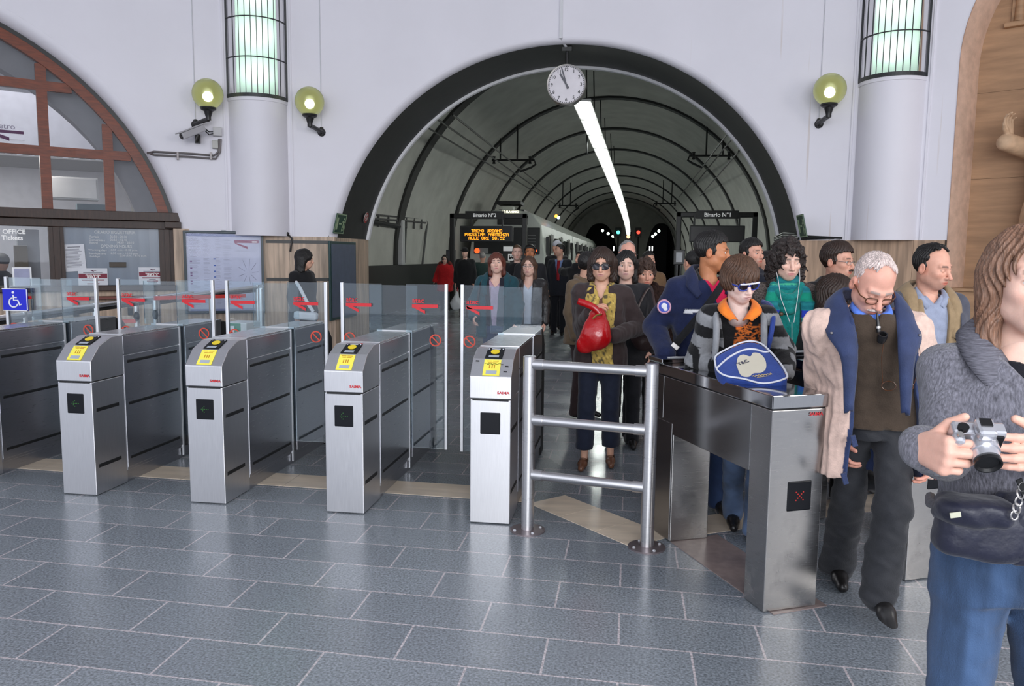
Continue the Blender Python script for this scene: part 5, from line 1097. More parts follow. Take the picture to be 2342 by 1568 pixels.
def face_color(A, F, U, sk, sp):
    c = np.tile(np.array(sk), (len(A), 1)); aA = np.abs(A)
    def mix(m, col): c[:] = c*(1-m[:, None])+np.array(col)*m[:, None]
    g = lambda q: np.clip(q, 0, 1)
    sk = np.array(sk)
    mix(.35*g(1-np.sqrt(((aA-.042)/.026)**2+((U+.03)/.024)**2)*.9)*(F > .03), sk*np.array([1.02, .72, .68]))
    mix(.35*g(1.3-np.sqrt((A/.018)**2+((U+.034)/.02)**2))*(F > .09), sk*np.array([1.0, .74, .70]))
    mix(.5*g(1.5-np.sqrt(((aA-.079)/.02)**2+((U+.012)/.035)**2))*(np.abs(F+.01) < .03), sk*np.array([1.0, .74, .68]))
    if sp.get('beard') is not None:
        b = g((-.035-U)/.02)*g((F+.02)/.04)*g((U+.125)/.02); b = np.maximum(b, g(1.6-np.sqrt((A/.028)**2+((U+.05)/.012)**2))*(F > .07)); mix(b*sp.get('beardk', .35), sp['beard'])
    lipc = sp.get('lips', tuple(sk*np.array([.80, .42, .40])))
    lm = g(2.4-2*np.sqrt((A/.0245)**2+((U+.0665)/.0108)**2))*(F > .078); mix(.9*lm, lipc)
    mix(.8*g(2-2*np.sqrt((A/.022)**2+((U+.0665)/.0022)**2))*(F > .08), np.array(lipc)*.35)
    bc = sp.get('brow', (.03, .02, .015))
    arch = .0250+.06*(aA-.008)-2.6*(aA-.008)**2
    bm = g(2.0-np.abs(U-arch)/.0036)*g((aA-.009)/.004)*g((.050-aA)/.006)*(F > .045); mix(bm*sp.get('browk', .8), bc)
    em = g(1.6-np.abs(np.sqrt(((aA-.031)/.0155)**2+((U-.001)/.0085)**2)-.92)*7)*(F > .06); mix(em*sp.get('liner', .35), (.04, .02, .02))
    if sp.get('stub'): pass
    return c
def hair_sdf(A, F, U, st, sp):
    aA = np.abs(A); ang = np.arctan2(A, F+.03); hl = sp.get('hl', 0.0); T = sp.get('ht', 0.0)
    w = .0022*np.sin(ang*34+5*np.sin(U*40)+sp.get('hseed', 0))+.0018*noise(A, F, U, 90, 2, (1, 1, .35))
    if st in ('short', 'crew'):
        t = T-.004 if st == 'crew' else T
        d = _ell(A, F, U, (0, -.018, .037), (.0785+t, .103+t, .094+t))
        wv = .004*np.sin(A*95+sp.get('hseed', 0))+.003*np.sin(A*210)
        g1 = (.071-hl*.9-.30*np.maximum(0, aA-.035)+wv)-U; g1 = np.maximum(g1, F-.12); g1 = g1*.8+.25*np.maximum(0, F-.075)
        g2 = np.maximum(F-(.024+hl*.5+.004*np.sin(U*150)), -.018+.2*(F-.02)-U); g3 = np.maximum(F+.030, -.080-U+.004*np.sin(A*120)); g = smin(smin(g1, g2, .012), g3, .010)
        d = d-sp.get('quiff', .006)*np.exp(-((F-.06)/.04)**2)*(U > .05); d = smax(d, g, .005); w = w*1.3+.0045*noise(A, F, U, 70, 8, (1.2, .5, 1))
        if hl < -.02: d = smax(d, (F-(.048+(hl+.02)*1.2-.012*np.cos(A*70)))*.9, .008)
    elif st == 'bowl':
        d = _ell(A, F, U, (0, -.012, .030), (.093+T, .115+T, .103+T)); d = smin(d, _ell(A, F, U, (0, -.02, -.015), (.090+T, .098, .075)), .03)
        op = np.maximum(np.maximum(.012+.14*A+.012*np.sin(A*120)-U, -(.012+.14*A+.012*np.sin(A*120)-U)*0-1), -1)
        face = np.maximum(np.maximum(U-(.018+.10*A+.006*np.sin(A*140)), .025-F), aA-.066); d = smax(d, -face, .006)
        d = smax(d, -.085-U-.3*(F-.0)*0, .01); d = smax(d, -np.maximum(np.maximum(U+.045, -.035-F), aA-.2), .008); w = w*1.6
    elif st in ('bob', 'long', 'curly', 'wavy'):
        L = sp.get('hlen', .13); vol = sp.get('vol', 1.0); wd = sp.get('wd', 1.0)
        d = _ell(A, F, U, (0, -.020, .030), (.088*vol+T, .109*vol+T, .100*vol+T))
        n = 6
        side = _cone(aA, F, U, (.066*vol*wd, -.018, .02), (.074*vol*wd, -.008+sp.get('fwd', 0), -L), .032*vol, .024*vol)
        back = _cone(A, F, U, (0, -.055, 0), (0, -.062, -L), .060*vol, .052*vol)
        mid = _cone(aA, F, U, (.045*vol*wd, -.050, 0), (.052*vol*wd, -.05, -L), .045*vol, .036*vol)
        d = smin(smin(smin(d, side, .03), back, .03), mid, .03)
        fw = sp.get('fw', .052); fh = sp.get('fh', .068)
        part = sp.get('part', 0.0)
        face = np.sqrt(((A-part*.3)/fw)**2+((U+.03)/(fh+.03))**2)-1
        if sp.get('fringe') is not None: face = np.maximum(face, (U-sp['fringe']-.12*A+.004*np.sin(A*160))/.05)
        face = face*.05; face = np.maximum(face, .012-F); d = smax(d, -face, .008)
        d = smax(d, -np.maximum(np.maximum(aA-.058, -.02-F), np.maximum(U+.075, -.5)), .012)
        d = smax(d, -L-.012-U+.010*np.sin(ang*9), .02)
        if st == 'curly': w = .020*noise(A, F, U, 62, 1)+.010*noise(A, F, U, 130, 3)
        elif st == 'wavy': w = w*1.5+.007*noise(A, F, U, 55, 2, (1, 1, .6))
        else: w = w*1.4+.003*np.sin(U*45+ang*3)
    elif st == 'cap':
        d = _ell(A, F, U, (0, -.012, .040), (.088, .110, .098)); d = smax(d, .025-.10*(F)-U+.0, .006); w = 0
    elif st == 'bun':
        d = _ell(A, F, U, (0, -.018, .036), (.082, .104, .092)); g = F-(.035+1.05*(U-.05)); d = smax(d, .7*g, .006); d = smin(d, _ell(A, F, U, (0, -.11, .06), (.04, .04, .04)), .015); d = smax(d, -.075-U, .01)
    return d+w
class P: pass
def w2l(p, v): q = INV[p.root.name] @ Vector([float(a) for a in v]); return np.array(q)
def hand(G, W, d, n, t, s=1.0, curl=(.35, .5, .4), spread=.02, thumb=(.55, .65, .35), k=.010):
    d = np.array(d, float); d /= np.linalg.norm(d); n = np.array(n, float); n = n-d*(n@d); n /= np.linalg.norm(n); t = np.array(t, float); t = t-d*(t@d)-n*(t@n); t /= np.linalg.norm(t)
    W = np.array(W, float)
    K = [W+s*(d*q[0]+t*q[1]) for q in ((.092, .030), (.096, .010), (.092, -.010), (.084, -.028))]
    for i, kp in enumerate(K):
        G.cone(W+t*s*(.014-.009*i), kp, .019*s, .0125*s, k)
    G.cone(W+t*s*.012+n*s*.006, W+d*s*.055+t*s*.026+n*s*.008, .016*s, .015*s, k)
    for i, kp in enumerate(K):
        L = (.072, .080, .075, .058)[i]*s; a = 0; p = kp; side = t*((1.5-i)*spread); r0 = (.0095, .0098, .0093, .0084)[i]*s
        for j, fr in enumerate((.46, .30, .24)):
            a += curl[j]*(1+.06*i); dv = d*math.cos(a)+n*math.sin(a)+side; dv /= np.linalg.norm(dv); q = p+dv*L*fr
            G.cone(p, q, r0*(1-.08*j), r0*(1-.08*(j+1)), .003); p = q
    tp = W+s*(d*.030+t*.028+n*.008); td = d*thumb[0]+t*thumb[1]+n*thumb[2]; td /= np.linalg.norm(td); q = tp+td*.042*s; G.cone(tp, q, .0135*s, .0112*s, .006)
    td2 = td+d*.45+n*.25; td2 /= np.linalg.norm(td2); G.cone(q, q+td2*.034*s, .0108*s, .0088*s, .003)
TAB = ((.40, .098, .070), (.47, .100, .074), (.53, .098, .070), (.60, .086, .064), (.68, .096, .070), (.735, .101, .070), (.775, .094, .062), (.81, .066, .050), (.845, .034, .034))
def ptz(p):
    t = np.array([a[0] for a in TAB])*p.H; k = (p.N[2]-.53*p.H)/(.312*p.H); return np.where(t > .53*p.H, .53*p.H+(t-.53*p.H)*k, t)
def torso_fn(p, off, zlo, zhi, flare=0.0):
    tz = ptz(p); ta = np.array([a[1] for a in TAB])*p.H*p.b; tb = np.array([a[2] for a in TAB])*p.H*p.bd
    def fn(X, Y, Z):
        zz = np.clip(Z, tz[0], tz[-1]); a = np.interp(zz, tz, ta)+off+flare*np.clip(p.H*.60-Z, 0, 1); b = np.interp(zz, tz, tb)+off+flare*.7*np.clip(p.H*.60-Z, 0, 1)
        cx = p.cx(Z); cy = p.cy(Z); k = (np.abs((X-cx)/a)**2.4+np.abs((Y-cy)/b)**2.4)**(1/2.4); d = (k-1)*np.minimum(a, b)*.9
        return np.maximum(np.maximum(d, zlo-Z), Z-zhi)
    return fn
def person(label, head, D, yaw=0, pitch=0, roll=0, rz=0, H=None, skin='fair', hair=('short', None), tops=(), bottom=None, shoes=None, arms=None, feet=None, lean=.02, drop=0.0, tilt=0.0, b=1.0, bd=1.0, hs=None, face=None, hands=None, group='travellers in the station hall', hoff=(0, -.015), hz=None, res=1.0, root=None, eyes=True, cat='person'):
    p = P(); sp = face or {}; top = AY(head[0], head[1], D)
    p.H = H or top[2]/1.007; p.s = p.H/1.73; s = p.s; p.b = b; p.bd = bd; p.sp = sp; p.D = D
    rt = np.array([top[0], D, 0]) if root is None else np.array([root[0], root[1], 0.0])
    p.root = thing('person', label, cat, rt, rz, group)
    hs = hs or (.5+.5*s); p.hs = hs; p.R = axes_head(yaw, pitch, roll); X, F, U = p.R; sp_ = math.sin(math.radians(pitch))
    if root is None: nbz = .842*p.H-drop; p.N = np.array([tilt, -lean+.012, nbz]); hc = p.N+np.array([hoff[0]+.0, hoff[1]-.015-.05*sp_, (.162-.025*abs(sp_))*s])
    else:
        hc = w2l(p, top)-U*.125*hs; p.N = hc-F*(.02*hs)+np.array([0, .02+.055*sp_, -(.158-.03*abs(sp_))*s]); tilt, lean = p.N[0]*.9, .012-p.N[1]; p.N[0] = tilt; nbz = p.N[2]
    zz = np.array([0.0, .52*p.H, .70*p.H, nbz]); yy = np.array([0, 0, -lean*.45, -lean]); xx = np.array([0, 0, tilt*.5, tilt])
    p.cx = lambda Z: np.interp(Z, zz, xx); p.cy = lambda Z: np.interp(Z, zz, yy); p.hc = hc
    h = max(.0055, .0017*D)*res; hf = max(.0026, .00085*D)*res; sw = .160*s*b
    S = {q: p.N+np.array([q*sw, .012, -.072*s]) for q in (-1, 1)}; p.S = S
    p.E, p.W = {}, {}
    for q in (-1, 1):
        ar = (arms or {}).get(q)
        if ar is None: ar = ((.055, .015, -.275), (.0, -.06, -.235))
        if isinstance(ar[0], np.ndarray): p.E[q], p.W[q] = w2l(p, ar[0]), w2l(p, ar[1])
        else: p.E[q] = S[q]+np.array([q*ar[0][0], ar[0][1], ar[0][2]])*s; p.W[q] = p.E[q]+np.array([q*ar[1][0], ar[1][1], ar[1][2]])*s
    p.Kn, p.A, p.Hp = {}, {}, {}
    for q in (-1, 1):
        ft = (feet or {}).get(q, (.085, 0.0)); ft = ft if len(ft) == 3 else (ft[0], ft[1], 0.0)
        p.Hp[q] = np.array([q*.082*s, 0, .50*p.H]); p.A[q] = np.array([q*ft[0] if not isinstance(ft[0], np.ndarray) else ft[0], ft[1], .045*p.H+ft[2]])
        m = (p.Hp[q]+p.A[q])/2; p.Kn[q] = m+np.array([0, -.025-abs(ft[1])*.22-ft[2]*.5, .01])
    sk = np.array(SKIN[skin]); xs_ = [v for d_ in (S, p.E, p.W, p.A) for v in d_.values()]+[hc, np.array([.2*b*s, .16, 1]), np.array([-.2*b*s, -.18-lean, 1])]
    lo = np.min(xs_, 0)-.13; hi = np.max(xs_, 0)+.13; p.lo, p.hi = lo, hi
    # --- body (skin): head and neck, arms, hands, legs as one figure
    hx, hF, hU = p.R; nb = p.N-hc; nb = np.array([nb@hx, nb@hF, nb@hU])/hs
    def headgrid(m, hh): 
        g = Grid(hc-m*hs, hc+m*hs, hh); X = g.x[:, None, None]-hc[0]; Y = g.y[None, :, None]-hc[1]; Z = g.z[None, None, :]-hc[2]
        q = [((X*v[0]+Y*v[1]+Z*v[2])/hs).astype(f4) for v in p.R]; return g, q
    hg, q = headgrid(np.array([.16, .165, .185]), hf); hg.D = (head_sdf(*q, nb, sp)*hs).astype(f4)
    V, Q = nets(hg.D, hg.x, hg.y, hg.z); r = (V-hc)/hs; L3 = [r@v for v in p.R]; C = face_color(*L3, sk, sp)
    Vs, Qs, Cs = [V], [Q], [C]; nV = len(V)
    g = Grid((lo[0], lo[1], -.01), (hi[0], hi[1], p.N[2]+.07), max(h, .011)); r = .9
    g.put((-.25, -.25-lean, .475*p.H), (.25, .25, p.N[2]), torso_fn(p, -.022, .475*p.H, p.N[2])); g.cone(p.N-np.array([0, 0, .06]), hc+hU*(-.07*hs)-hF*.02, .05*s, .046*s, .03)
    for k in (-1, 1):
        g.cone(S[k], p.E[k], .043*s, .035*s, .03); g.cone(p.E[k], p.W[k], .035*s, .024*s, .01)
        g.cone(p.Hp[k], p.Kn[k], .062*s, .045*s, .03); g.cone(p.Kn[k], p.A[k], .045*s, .03*s, .02); g.cone(p.A[k], p.A[k]+np.array([0, -.02*s, -.030]), .024*s, .016*s, .01)
    V, Q = nets(g.D, g.x, g.y, g.z); V = smooth_mesh(V, Q, 1); Vs.append(V); Qs.append(Q+nV); nV += len(V); Cs.append(np.tile(sk, (len(V), 1)))
    for k in (-1, 1):
        hd = (hands or {}).get(k, {})
        if hd is None: continue
        dv = hd.get('d'); dv = (p.W[k]-p.E[k]) if dv is None else np.array(dv, float); dv = dv/np.linalg.norm(dv)
        n_ = np.array(hd.get('n', (-k*.85, -.1, -.25)), float); t_ = np.array(hd.get('t', (0, -1, .25)), float)
        hh = max(.0030, .00085*D); W_ = p.W[k]-dv*.01; c_ = W_+dv*.09
        g = Grid(c_-.145*s, c_+.145*s, hh); fd = p.W[k]-p.E[k]; fd /= np.linalg.norm(fd); g.cone(p.W[k]-fd*.07, W_, .026*s, .024*s)
        hand(g, W_, dv, n_, t_, s*1.0, hd.get('curl', (.4, .5, .4)), hd.get('spread', .03), hd.get('thumb', (.6, .6, .3)))
        V, Q = nets(g.D, g.x, g.y, g.z); V = smooth_mesh(V, Q, 1); Vs.append(V); Qs.append(Q+nV); nV += len(V); cc = np.tile(sk*np.array([1.0, .90, .87]), (len(V), 1)); Cs.append(cc)
    p.body = np_mesh('body', np.concatenate(Vs), np.concatenate(Qs), M_SKIN, p.root, np.concatenate(Cs))
    # --- eyes
    if eyes and D < 10.5 and not sp.get('shades'):
        for k in (-1, 1):
            c = hc+(hx*k*.031+hF*.0728)*hs; ic = sp.get('iris', (.05, .025, .012)); gz = np.array(sp.get('gaze', (0, 0))); d_ = hF+hx*gz[0]+hU*gz[1]; d_ /= np.linalg.norm(d_); R_ = .0126*hs
            f = MB(); f.lathe([(R_*math.sin(a), R_*math.cos(a)) for a in np.linspace(math.pi*.75, .52, 8)], c, 16, axis=d_); f.cur = 1; f.lathe([(R_*math.sin(a), R_*math.cos(a)*1.01) for a in (.52, .36, .22)], c, 16, axis=d_); f.cur = 2; f.lathe([(R_*math.sin(.22), R_*math.cos(.22)*1.01), (0, R_*1.015)], c, 16, axis=d_)
            f.build('eye', [M_EYEW, simple('iris_%d' % int(1000*sum(ic)), ic, .2), M_PUP], p.root, local=True, smooth=True)
    # --- hair
    st, hm = hair
    if hm is not None:
        L = sp.get('hlen', .13)
        m = np.array([.16, .17, .17]) if st in ('short', 'crew', 'bowl', 'cap', 'bun') else np.array([.21, .21, max(.19, L+.06)])
        hg, q = headgrid(m, hf*(1.15 if st == 'curly' else 1.0)); hg.D = (hair_sdf(*q, st, sp)*hs).astype(f4); p.hair = hg.mesh('hat' if st == 'cap' else 'hair', hm, p.root, sm=1 if st != 'curly' else 0)
    # --- clothes
    p.h = h
    if bottom is not None:
        bm = bottom[0]; o = bottom[1] if len(bottom) > 1 else {}; w = o.get('w', 1.0); pb = p.b; p.b *= o.get('hip', 1.0)
        g = Grid((lo[0], lo[1], -.01), (hi[0], hi[1], .62*p.H), h); g.put((-.26, -.26, .44*p.H), (.26, .26, .60*p.H), torso_fn(p, -.003, .455*p.H, o.get('waist', .575)*p.H))
        for k in (-1, 1):
            kr, ar = o.get('knee', .066)*w*s, o.get('ankle', .062)*w*s; A_ = p.A[k]+np.array([0, .012, -.02+o.get('cuff', 0)])
            g.cone(p.Hp[k]+np.array([k*.004, 0, 0]), p.Kn[k], .088*w*s, kr, .035); g.cone(p.Kn[k], A_, kr, ar, .02)
        p.b = pb; g.put(lo, hi, lambda X, Y, Z: (p.A[-1][2]*0+.022+o.get('cuff', 0))-Z+0*X+0*Y, 0, 'i')
        g.wobble(o.get('fold', .0045), 26, 3, (1, 1, 1.6)); g.wobble(.003, 60, 7, (.6, .6, 1.5)); p.bottom = g.mesh(o.get('name', 'trousers'), bm, p.root, o.get('col') and (lambda V: o['col'](V, p)))
    if shoes is not None:
        for k in (-1, 1):
            a = p.A[k]; z0 = a[2]-.045*p.H; g = Grid(a-np.array([.08, .26, .10]), a+np.array([.08, .13, .06]), max(h, .007))
            tdir = np.array([k*.08, -1, 0.0]); to = shoes[1] if len(shoes) > 1 else {}
            tp = to.get('tip', {}).get(k, 0.0); cz = lambda y: 0
            g.cone(a+np.array([0, .035, -.030*s]), a+tdir*.085*s+np.array([0, 0, -.036*s-tp*.08]), .038*s, .036*s, .02); g.cone(a+tdir*.085*s+np.array([0, 0, -.036*s-tp*.08]), a+tdir*.165*s+np.array([0, 0, -.050*s-tp*.17]), .036*s, .026*s, .02); to.get('low') or g.cone(a+np.array([0, .01, .0]), a+np.array([0, .005, .03]), .042*s, .044*s, .02)
            if not tp: g.put(a-1, a+1, lambda X, Y, Z: z0+.002-Z+0*X+0*Y, 0, 'i')
            g.mesh('shoe', shoes[0], p.root)
    for t in tops:
        o = dict(hem=.50, off=.02, sl=.012, k=.03, fold=.005, flare=0.0, zt=.842, seed=1, name='jacket', cuff=.94); o.update(t)
        g = Grid((lo[0]-.03, lo[1]-.03, o['hem']*p.H-.05), (hi[0]+.03, hi[1]+.03, p.N[2]+.12), h); off = o['off']
        zt = p.N[2]+o.get('rise', .0)
        g.put((-.32, -.32-lean, o['hem']*p.H), (.32, .32, zt), torso_fn(p, off, o['hem']*p.H, zt, o['flare']))
        for k in (-1, 1):
            if o['sl'] is not None or o.get('yoke'): g.cone(p.N+np.array([k*.035, .012, -.034*s]), S[k], .034*s+off*.6, .046*s+off*.7, .035)
            if o['sl'] is not None:
                r0 = o['sl']; Wc = p.E[k]+(p.W[k]-p.E[k])*o['cuff']; g.cone(S[k], p.E[k], .049*s+r0, .042*s+r0, o['k']); g.cone(p.E[k], Wc, .042*s+r0, o.get('cr', .034)*s+r0, .012)
                if o.get('rib'): g.cone(p.E[k]+(p.W[k]-p.E[k])*(o['cuff']-.10), Wc, .034*s+r0*.5, .034*s+r0*.5, .01)
        if o.get('fold'): g.wobble(o['fold'], 24, o['seed'], o.get('fst', (1.2, 1.2, 1.0))); g.wobble(o['fold']*.5, 55, o['seed']+3, o.get('fst', (1.3, 1, .8)))
        if o.get('bulk'): g.wobble(o['bulk'], 15, o['seed']+5, (.4, .4, 3))
        cl = o.get('collar')
        if cl:
            rr, cr_, up = cl.get('r', .078), cl.get('t', .02), cl.get('up', .02); P_ = []
            for i in range(17):
                a = math.pi*2*i/16
                if cl.get('gap') and abs(a-1.5*math.pi) < cl['gap']: P_.append(None); continue
                P_.append(p.N+np.array([rr*s*math.cos(a), rr*.92*s*math.sin(a)+.01, up+cl.get('back', .02)*math.sin(a)]))
            for i in range(16):
                if P_[i] is not None and P_[i+1] is not None: g.cone(P_[i], P_[i+1], cr_, cr_, .012); g.cone(P_[i]-Z3*.03, P_[i+1]-Z3*.03, cr_*1.1, cr_*1.1, .012)

        if o.get('open'):
            w0, w1, x0 = o['open'][:3]; zb_, zt_ = o['hem']*p.H, p.N[2]
            zmid = o['open'][3]*p.H if len(o['open']) > 3 else zb_-1
            def cut(X, Y, Z):
                wq = w1+(w0-w1)*np.clip((Z-max(zb_, zmid))/(zt_-max(zb_, zmid)), 0, 1); return np.maximum(np.maximum(np.abs(X-p.cx(Z)-x0)-wq, Y-p.cy(Z)+.025), zmid-Z)
            g.put((-.3, -.5, zb_-.1), (.3, .2, zt_+.15), cut, .006, 's', .05)
        if o.get('vneck'):
            vz = p.N[2]-o['vneck']; g.put((-.2, -.5, vz), (.2, 0, p.N[2]+.1), lambda X, Y, Z: np.maximum(np.abs(X-p.cx(Z))-.75*np.maximum(Z-vz, -.1), Y-p.cy(Z)+.01), .006, 's', .05)
        nh = o.get('neckhole', .062)*s
        if nh: g.cone(p.N-Z3*.06+np.array([0, -.004, 0]), p.N+Z3*.25+(hc-p.N)*.0+np.array([0, -.03, 0]), nh, nh*1.5, .006, op='s')
        ob = g.mesh(o['name'], o['m'], p.root, o.get('col') and (lambda V: o['col'](V, p)))
        if o.get('lab') and ob: ob['label'] = o['lab']
    return p
def catm(P_, n=14):
    P_ = [np.array(q, float) for q in P_]; P_ = [2*P_[0]-P_[1]]+P_+[2*P_[-1]-P_[-2]]; out = []
    for i in range(1, len(P_)-2):
        for j in range(n):
            t = j/n; a, b_, c, d = P_[i-1:i+3]; out.append(.5*(2*b_+(c-a)*t+(2*a-5*b_+4*c-d)*t*t+(3*b_-a-3*c+d)*t**3))
    return out+[P_[-2]]
def wing(p, nm, inner, outer, m, thick=.01, sides=(-1, 1), base=None, n=10, w=6):
    base = p.N if base is None else base
    for k in sides:
        f = MB()
        I_ = catm([base+np.array([k*q[0], q[1], q[2]])*p.s for q in inner], n); O_ = catm([base+np.array([k*q[0], q[1], q[2]])*p.s for q in outer], n)
        rows = []
        for j in range(w+1):
            u = j/w; rows.append([a+(b_-a)*u+np.array([0, -.012*math.sin(math.pi*u), .010*math.sin(math.pi*u)]) for a, b_ in zip(I_, O_)])
        f.grid(rows if k > 0 else rows[::-1])
        o = f.build(nm, m, p.root, local=True, smooth=1.0); md = o.modifiers.new('thickness', 'SOLIDIFY'); md.thickness = thick*p.s; md.offset = 0
    return o
def hp(p, a, f_, u): return p.hc+(p.R[0]*a+p.R[1]*f_+p.R[2]*u)*p.hs
def glasses(p, mf, lens=None, rx=.024, ry=.017, nm='glasses', r=.0016, u0=-.003, square=2.0, top=None):
    g = thing_part(nm, p); f = MB(); fl = MB()
    for k in (-1, 1):
        pts = []
        for i in range(21):
            a = 2*math.pi*i/20; ca, sa = math.cos(a), math.sin(a); e = 2/square; x = rx*math.copysign(abs(ca)**e, ca); y = ry*math.copysign(abs(sa)**e, sa)
            pts.append(hp(p, k*.032+x, .098-.25*max(0, abs(k*.032+x)-.03), u0+y))
        f.tube(pts, r*p.hs, 6)
        if lens is not None: fl.add(pts[:-1], [tuple(range(20))])
        f.tube([hp(p, k*(.032+rx), .090, u0+.005), hp(p, k*.074, .07, u0+.006), hp(p, k*.081, -.01, u0+.008), hp(p, k*.079, -.03, u0-.01)], r*1.1*p.hs, 6)
    f.tube([hp(p, -.032+rx*.95, .099, u0+.004), hp(p, 0, .104, u0+.007), hp(p, .032-rx*.95, .099, u0+.004)], r*p.hs, 6)
    o = f.build(nm, mf, p.root, local=True, smooth=True)
    if lens is not None:
        fl.build('lens', lens, o, local=True); 
    if top is not None:
        f = MB(); f.tube([hp(p, a, .106-.25*max(0, abs(a)-.03), u0+ry*1.0) for a in np.linspace(-.056, .056, 13)], r*1.2*p.hs, 6); f.build('brow_bar', top, o, local=True, smooth=True)
    return o
def thing_part(*a): return None
def blob(p, nm, spheres, m, h=None, k=.006, parent=None, wob=None):
    c = np.array([s_[0] for s_ in spheres]); R = max(max(s_[1]) if isinstance(s_[1], (tuple, list)) else s_[1] for s_ in spheres); g = Grid(c.min(0)-R-.03, c.max(0)+R+.03, h or p.h)
    for q, r in spheres: g.ell(q, r if isinstance(r, (tuple, list)) else (r, r, r), k)
    if wob: g.wobble(*wob)
    return g.mesh(nm, m, parent or p.root)
def button_row(p, pts, m, r=.010, nm='button'):
    for q in pts: f = MB(); f.ball(q, (r, r*.5, r), 10, 6); f.build(nm, m, p.root, local=True, smooth=True)
# ================================================================== the people
def front(p, x, z, off=0.0):
    tz = ptz(p); a = np.interp(z, tz, np.array([t[1] for t in TAB])*p.H*p.b)+off; b = np.interp(z, tz, np.array([t[2] for t in TAB])*p.H*p.bd)+off
    u = min(.98, abs((x-float(p.cx(z)))/a)); return np.array([x, float(p.cy(z))-b*(1-u**2.4)**(1/2.4), z])
def ribbon(p, nm, pts, w, m, parent=None, thick=.006, n=8):
    f = MB(); Q_ = catm(pts, n); L_, R_ = [], []
    for i, q in enumerate(Q_):
        d = Q_[min(i+1, len(Q_)-1)]-Q_[max(i-1, 0)]; d /= np.linalg.norm(d)+1e-9; nn = np.array([0, -1.0, 0]) if abs(d[1]) < .9 else np.array([1., 0, 0]); s_ = np.cross(d, nn); s_ /= np.linalg.norm(s_); L_.append(q-s_*w/2); R_.append(q+s_*w/2)
    f.grid([L_, R_]); o = f.build(nm, m, parent or p.root, local=True, smooth=True); md = o.modifiers.new('thickness', 'SOLIDIFY'); md.thickness = thick; md.offset = 0; return o
def scarf(p, m, t=.036, r=.085, tails=(), nm='scarf', col=None, z=.0, gap=0.0):
    g = Grid(p.N-np.array([.25, .25, .62]), p.N+np.array([.25, .2, .14]), p.h*.9)
    for dz, rr, tt in ((.005+z, r*.92, t), (-.035+z, r*1.12, t*1.1)):
        Q_ = [p.N+np.array([rr*math.cos(a), rr*.95*math.sin(a)+.005-.02*(dz < 0), dz+.03*math.sin(a)])*1.0 for a in np.linspace(-math.pi/2+gap, 1.5*math.pi-gap, 15)]; g.chain(Q_, [tt]*15, .008)
    for T_ in tails:
        for i in range(len(T_)-1): g.cone(T_[i], T_[i+1], .042, .046, .01, flat=((0, 1, 0), 2.6))
    g.wobble(.006, 38, 4, (1, 1, .5)); g.wobble(.003, 90, 2); return g.mesh(nm, m, p.root, col and (lambda V: col(V, p)))
def L3(p, px, py, D): return w2l(p, AY(px, py, D))
BLK = cloth('black', (26, 26, 29)); BLKJ = cloth('black_jacket', (34, 34, 38), .7); LEA = leather('black', (30, 29, 31)); DKT = cloth('dark_trousers', (32, 33, 38)); JNS = cloth('jeans', (44, 62, 98), .8, var=.28, vs_=9, bump=.3, bs=300)
SHB = simple('shoe_black', (.012, .011, .011), .3); SHBR = simple('shoe_brown', (.05, .025, .015), .35); WHT = cloth('white_shirt', (205, 208, 222), .8, var=.05)
HB = hairm('black', (20, 17, 16)); HDB = hairm('dark_brown', (48, 32, 24)); HBR = hairm('brown', (84, 58, 42)); HRD = hairm('reddish', (96, 44, 30)); HG = hairm('grey', (150, 146, 144)); HWH = hairm('white', (214, 196, 190), .6); HBL = hairm('light_brown', (128, 94, 74)); HCU = curlm('dark_curls', (40, 30, 27)); HCB = curlm('brown_curls', (66, 46, 36))
M_SUNL = simple('sunglass_lens', (.010, .006, .012), .08, spec=.9); M_BLKP = simple('black_plastic', (.012, .012, .013), .25); M_MET = simple('thin_metal', (.45, .43, .42), .3, metal=.9)
GLENS = glassmat('spectacle_lens', (.93, .94, .95), 1.2)
# ---- man with the camera, at the right edge
M_SWE = mat('cloth_grey_wool', sr(112, 111, 120), .95, var=.42, vs_=120, stretch=(1.6, 1.6, .35), bump=.6, bs=220, bstretch=(1, 1, .4), sheen=.3, spec=.15)
p = person('person with long brown hair and grey zip sweater holding a silver camera', (2368, 517), 1.95, yaw=-4, pitch=2, root=(.932, 1.98), H=1.665, skin='fair', hair=('wavy', HBL), hs=1.0, lean=.02,
    face=dict(hlen=.158, fw=.052, fh=.082, part=-.05, iris=(.12, .17, .22), lid=.003, brow=(.10, .06, .04), browk=.7, wd=1.0, vol=.99, lips=(.60, .30, .28), fwd=.012), b=.95, bd=1.02,
    arms={-1: (AY(2160, 1046, 1.88), AY(2110, 1024, 1.62)), 1: (AY(2455, 1050, 1.86), AY(2408, 1030, 1.63))},
    hands={-1: dict(d=(.22, -.97, .03), n=(.95, .30, -.05), t=(.0, .10, 1), curl=(1.15, .9, .6), thumb=(.55, .75, .35), spread=.0), 1: dict(d=(-.80, -.58, .04), n=(-.45, .88, -.05), t=(-.0, .15, 1), curl=(.30, .45, .35), thumb=(.8, .55, .25), spread=.02)},
    tops=(dict(name='t_shirt', m=cloth('black_tee', (22, 22, 30)), hem=.55, off=-.006, sl=None, yoke=True, fold=0, neckhole=.074), dict(name='sweater', m=M_SWE, hem=.548, off=.022, sl=.010, fold=.006, vneck=.115, neckhole=.075, cr=.036, cuff=.93, seed=2)),
    bottom=(cloth('blue_jeans', (58, 80, 112), .8, var=.45, vs_=9, stretch=(2.0, 2.0, .3), bump=.35, bs=320), dict(fold=.006, w=1.06, name='jeans')), shoes=(SHBR,), feet={-1: (.15, -.02), 1: (.13, .06)}, group='travellers in the station hall', res=1.0)
p1 = p
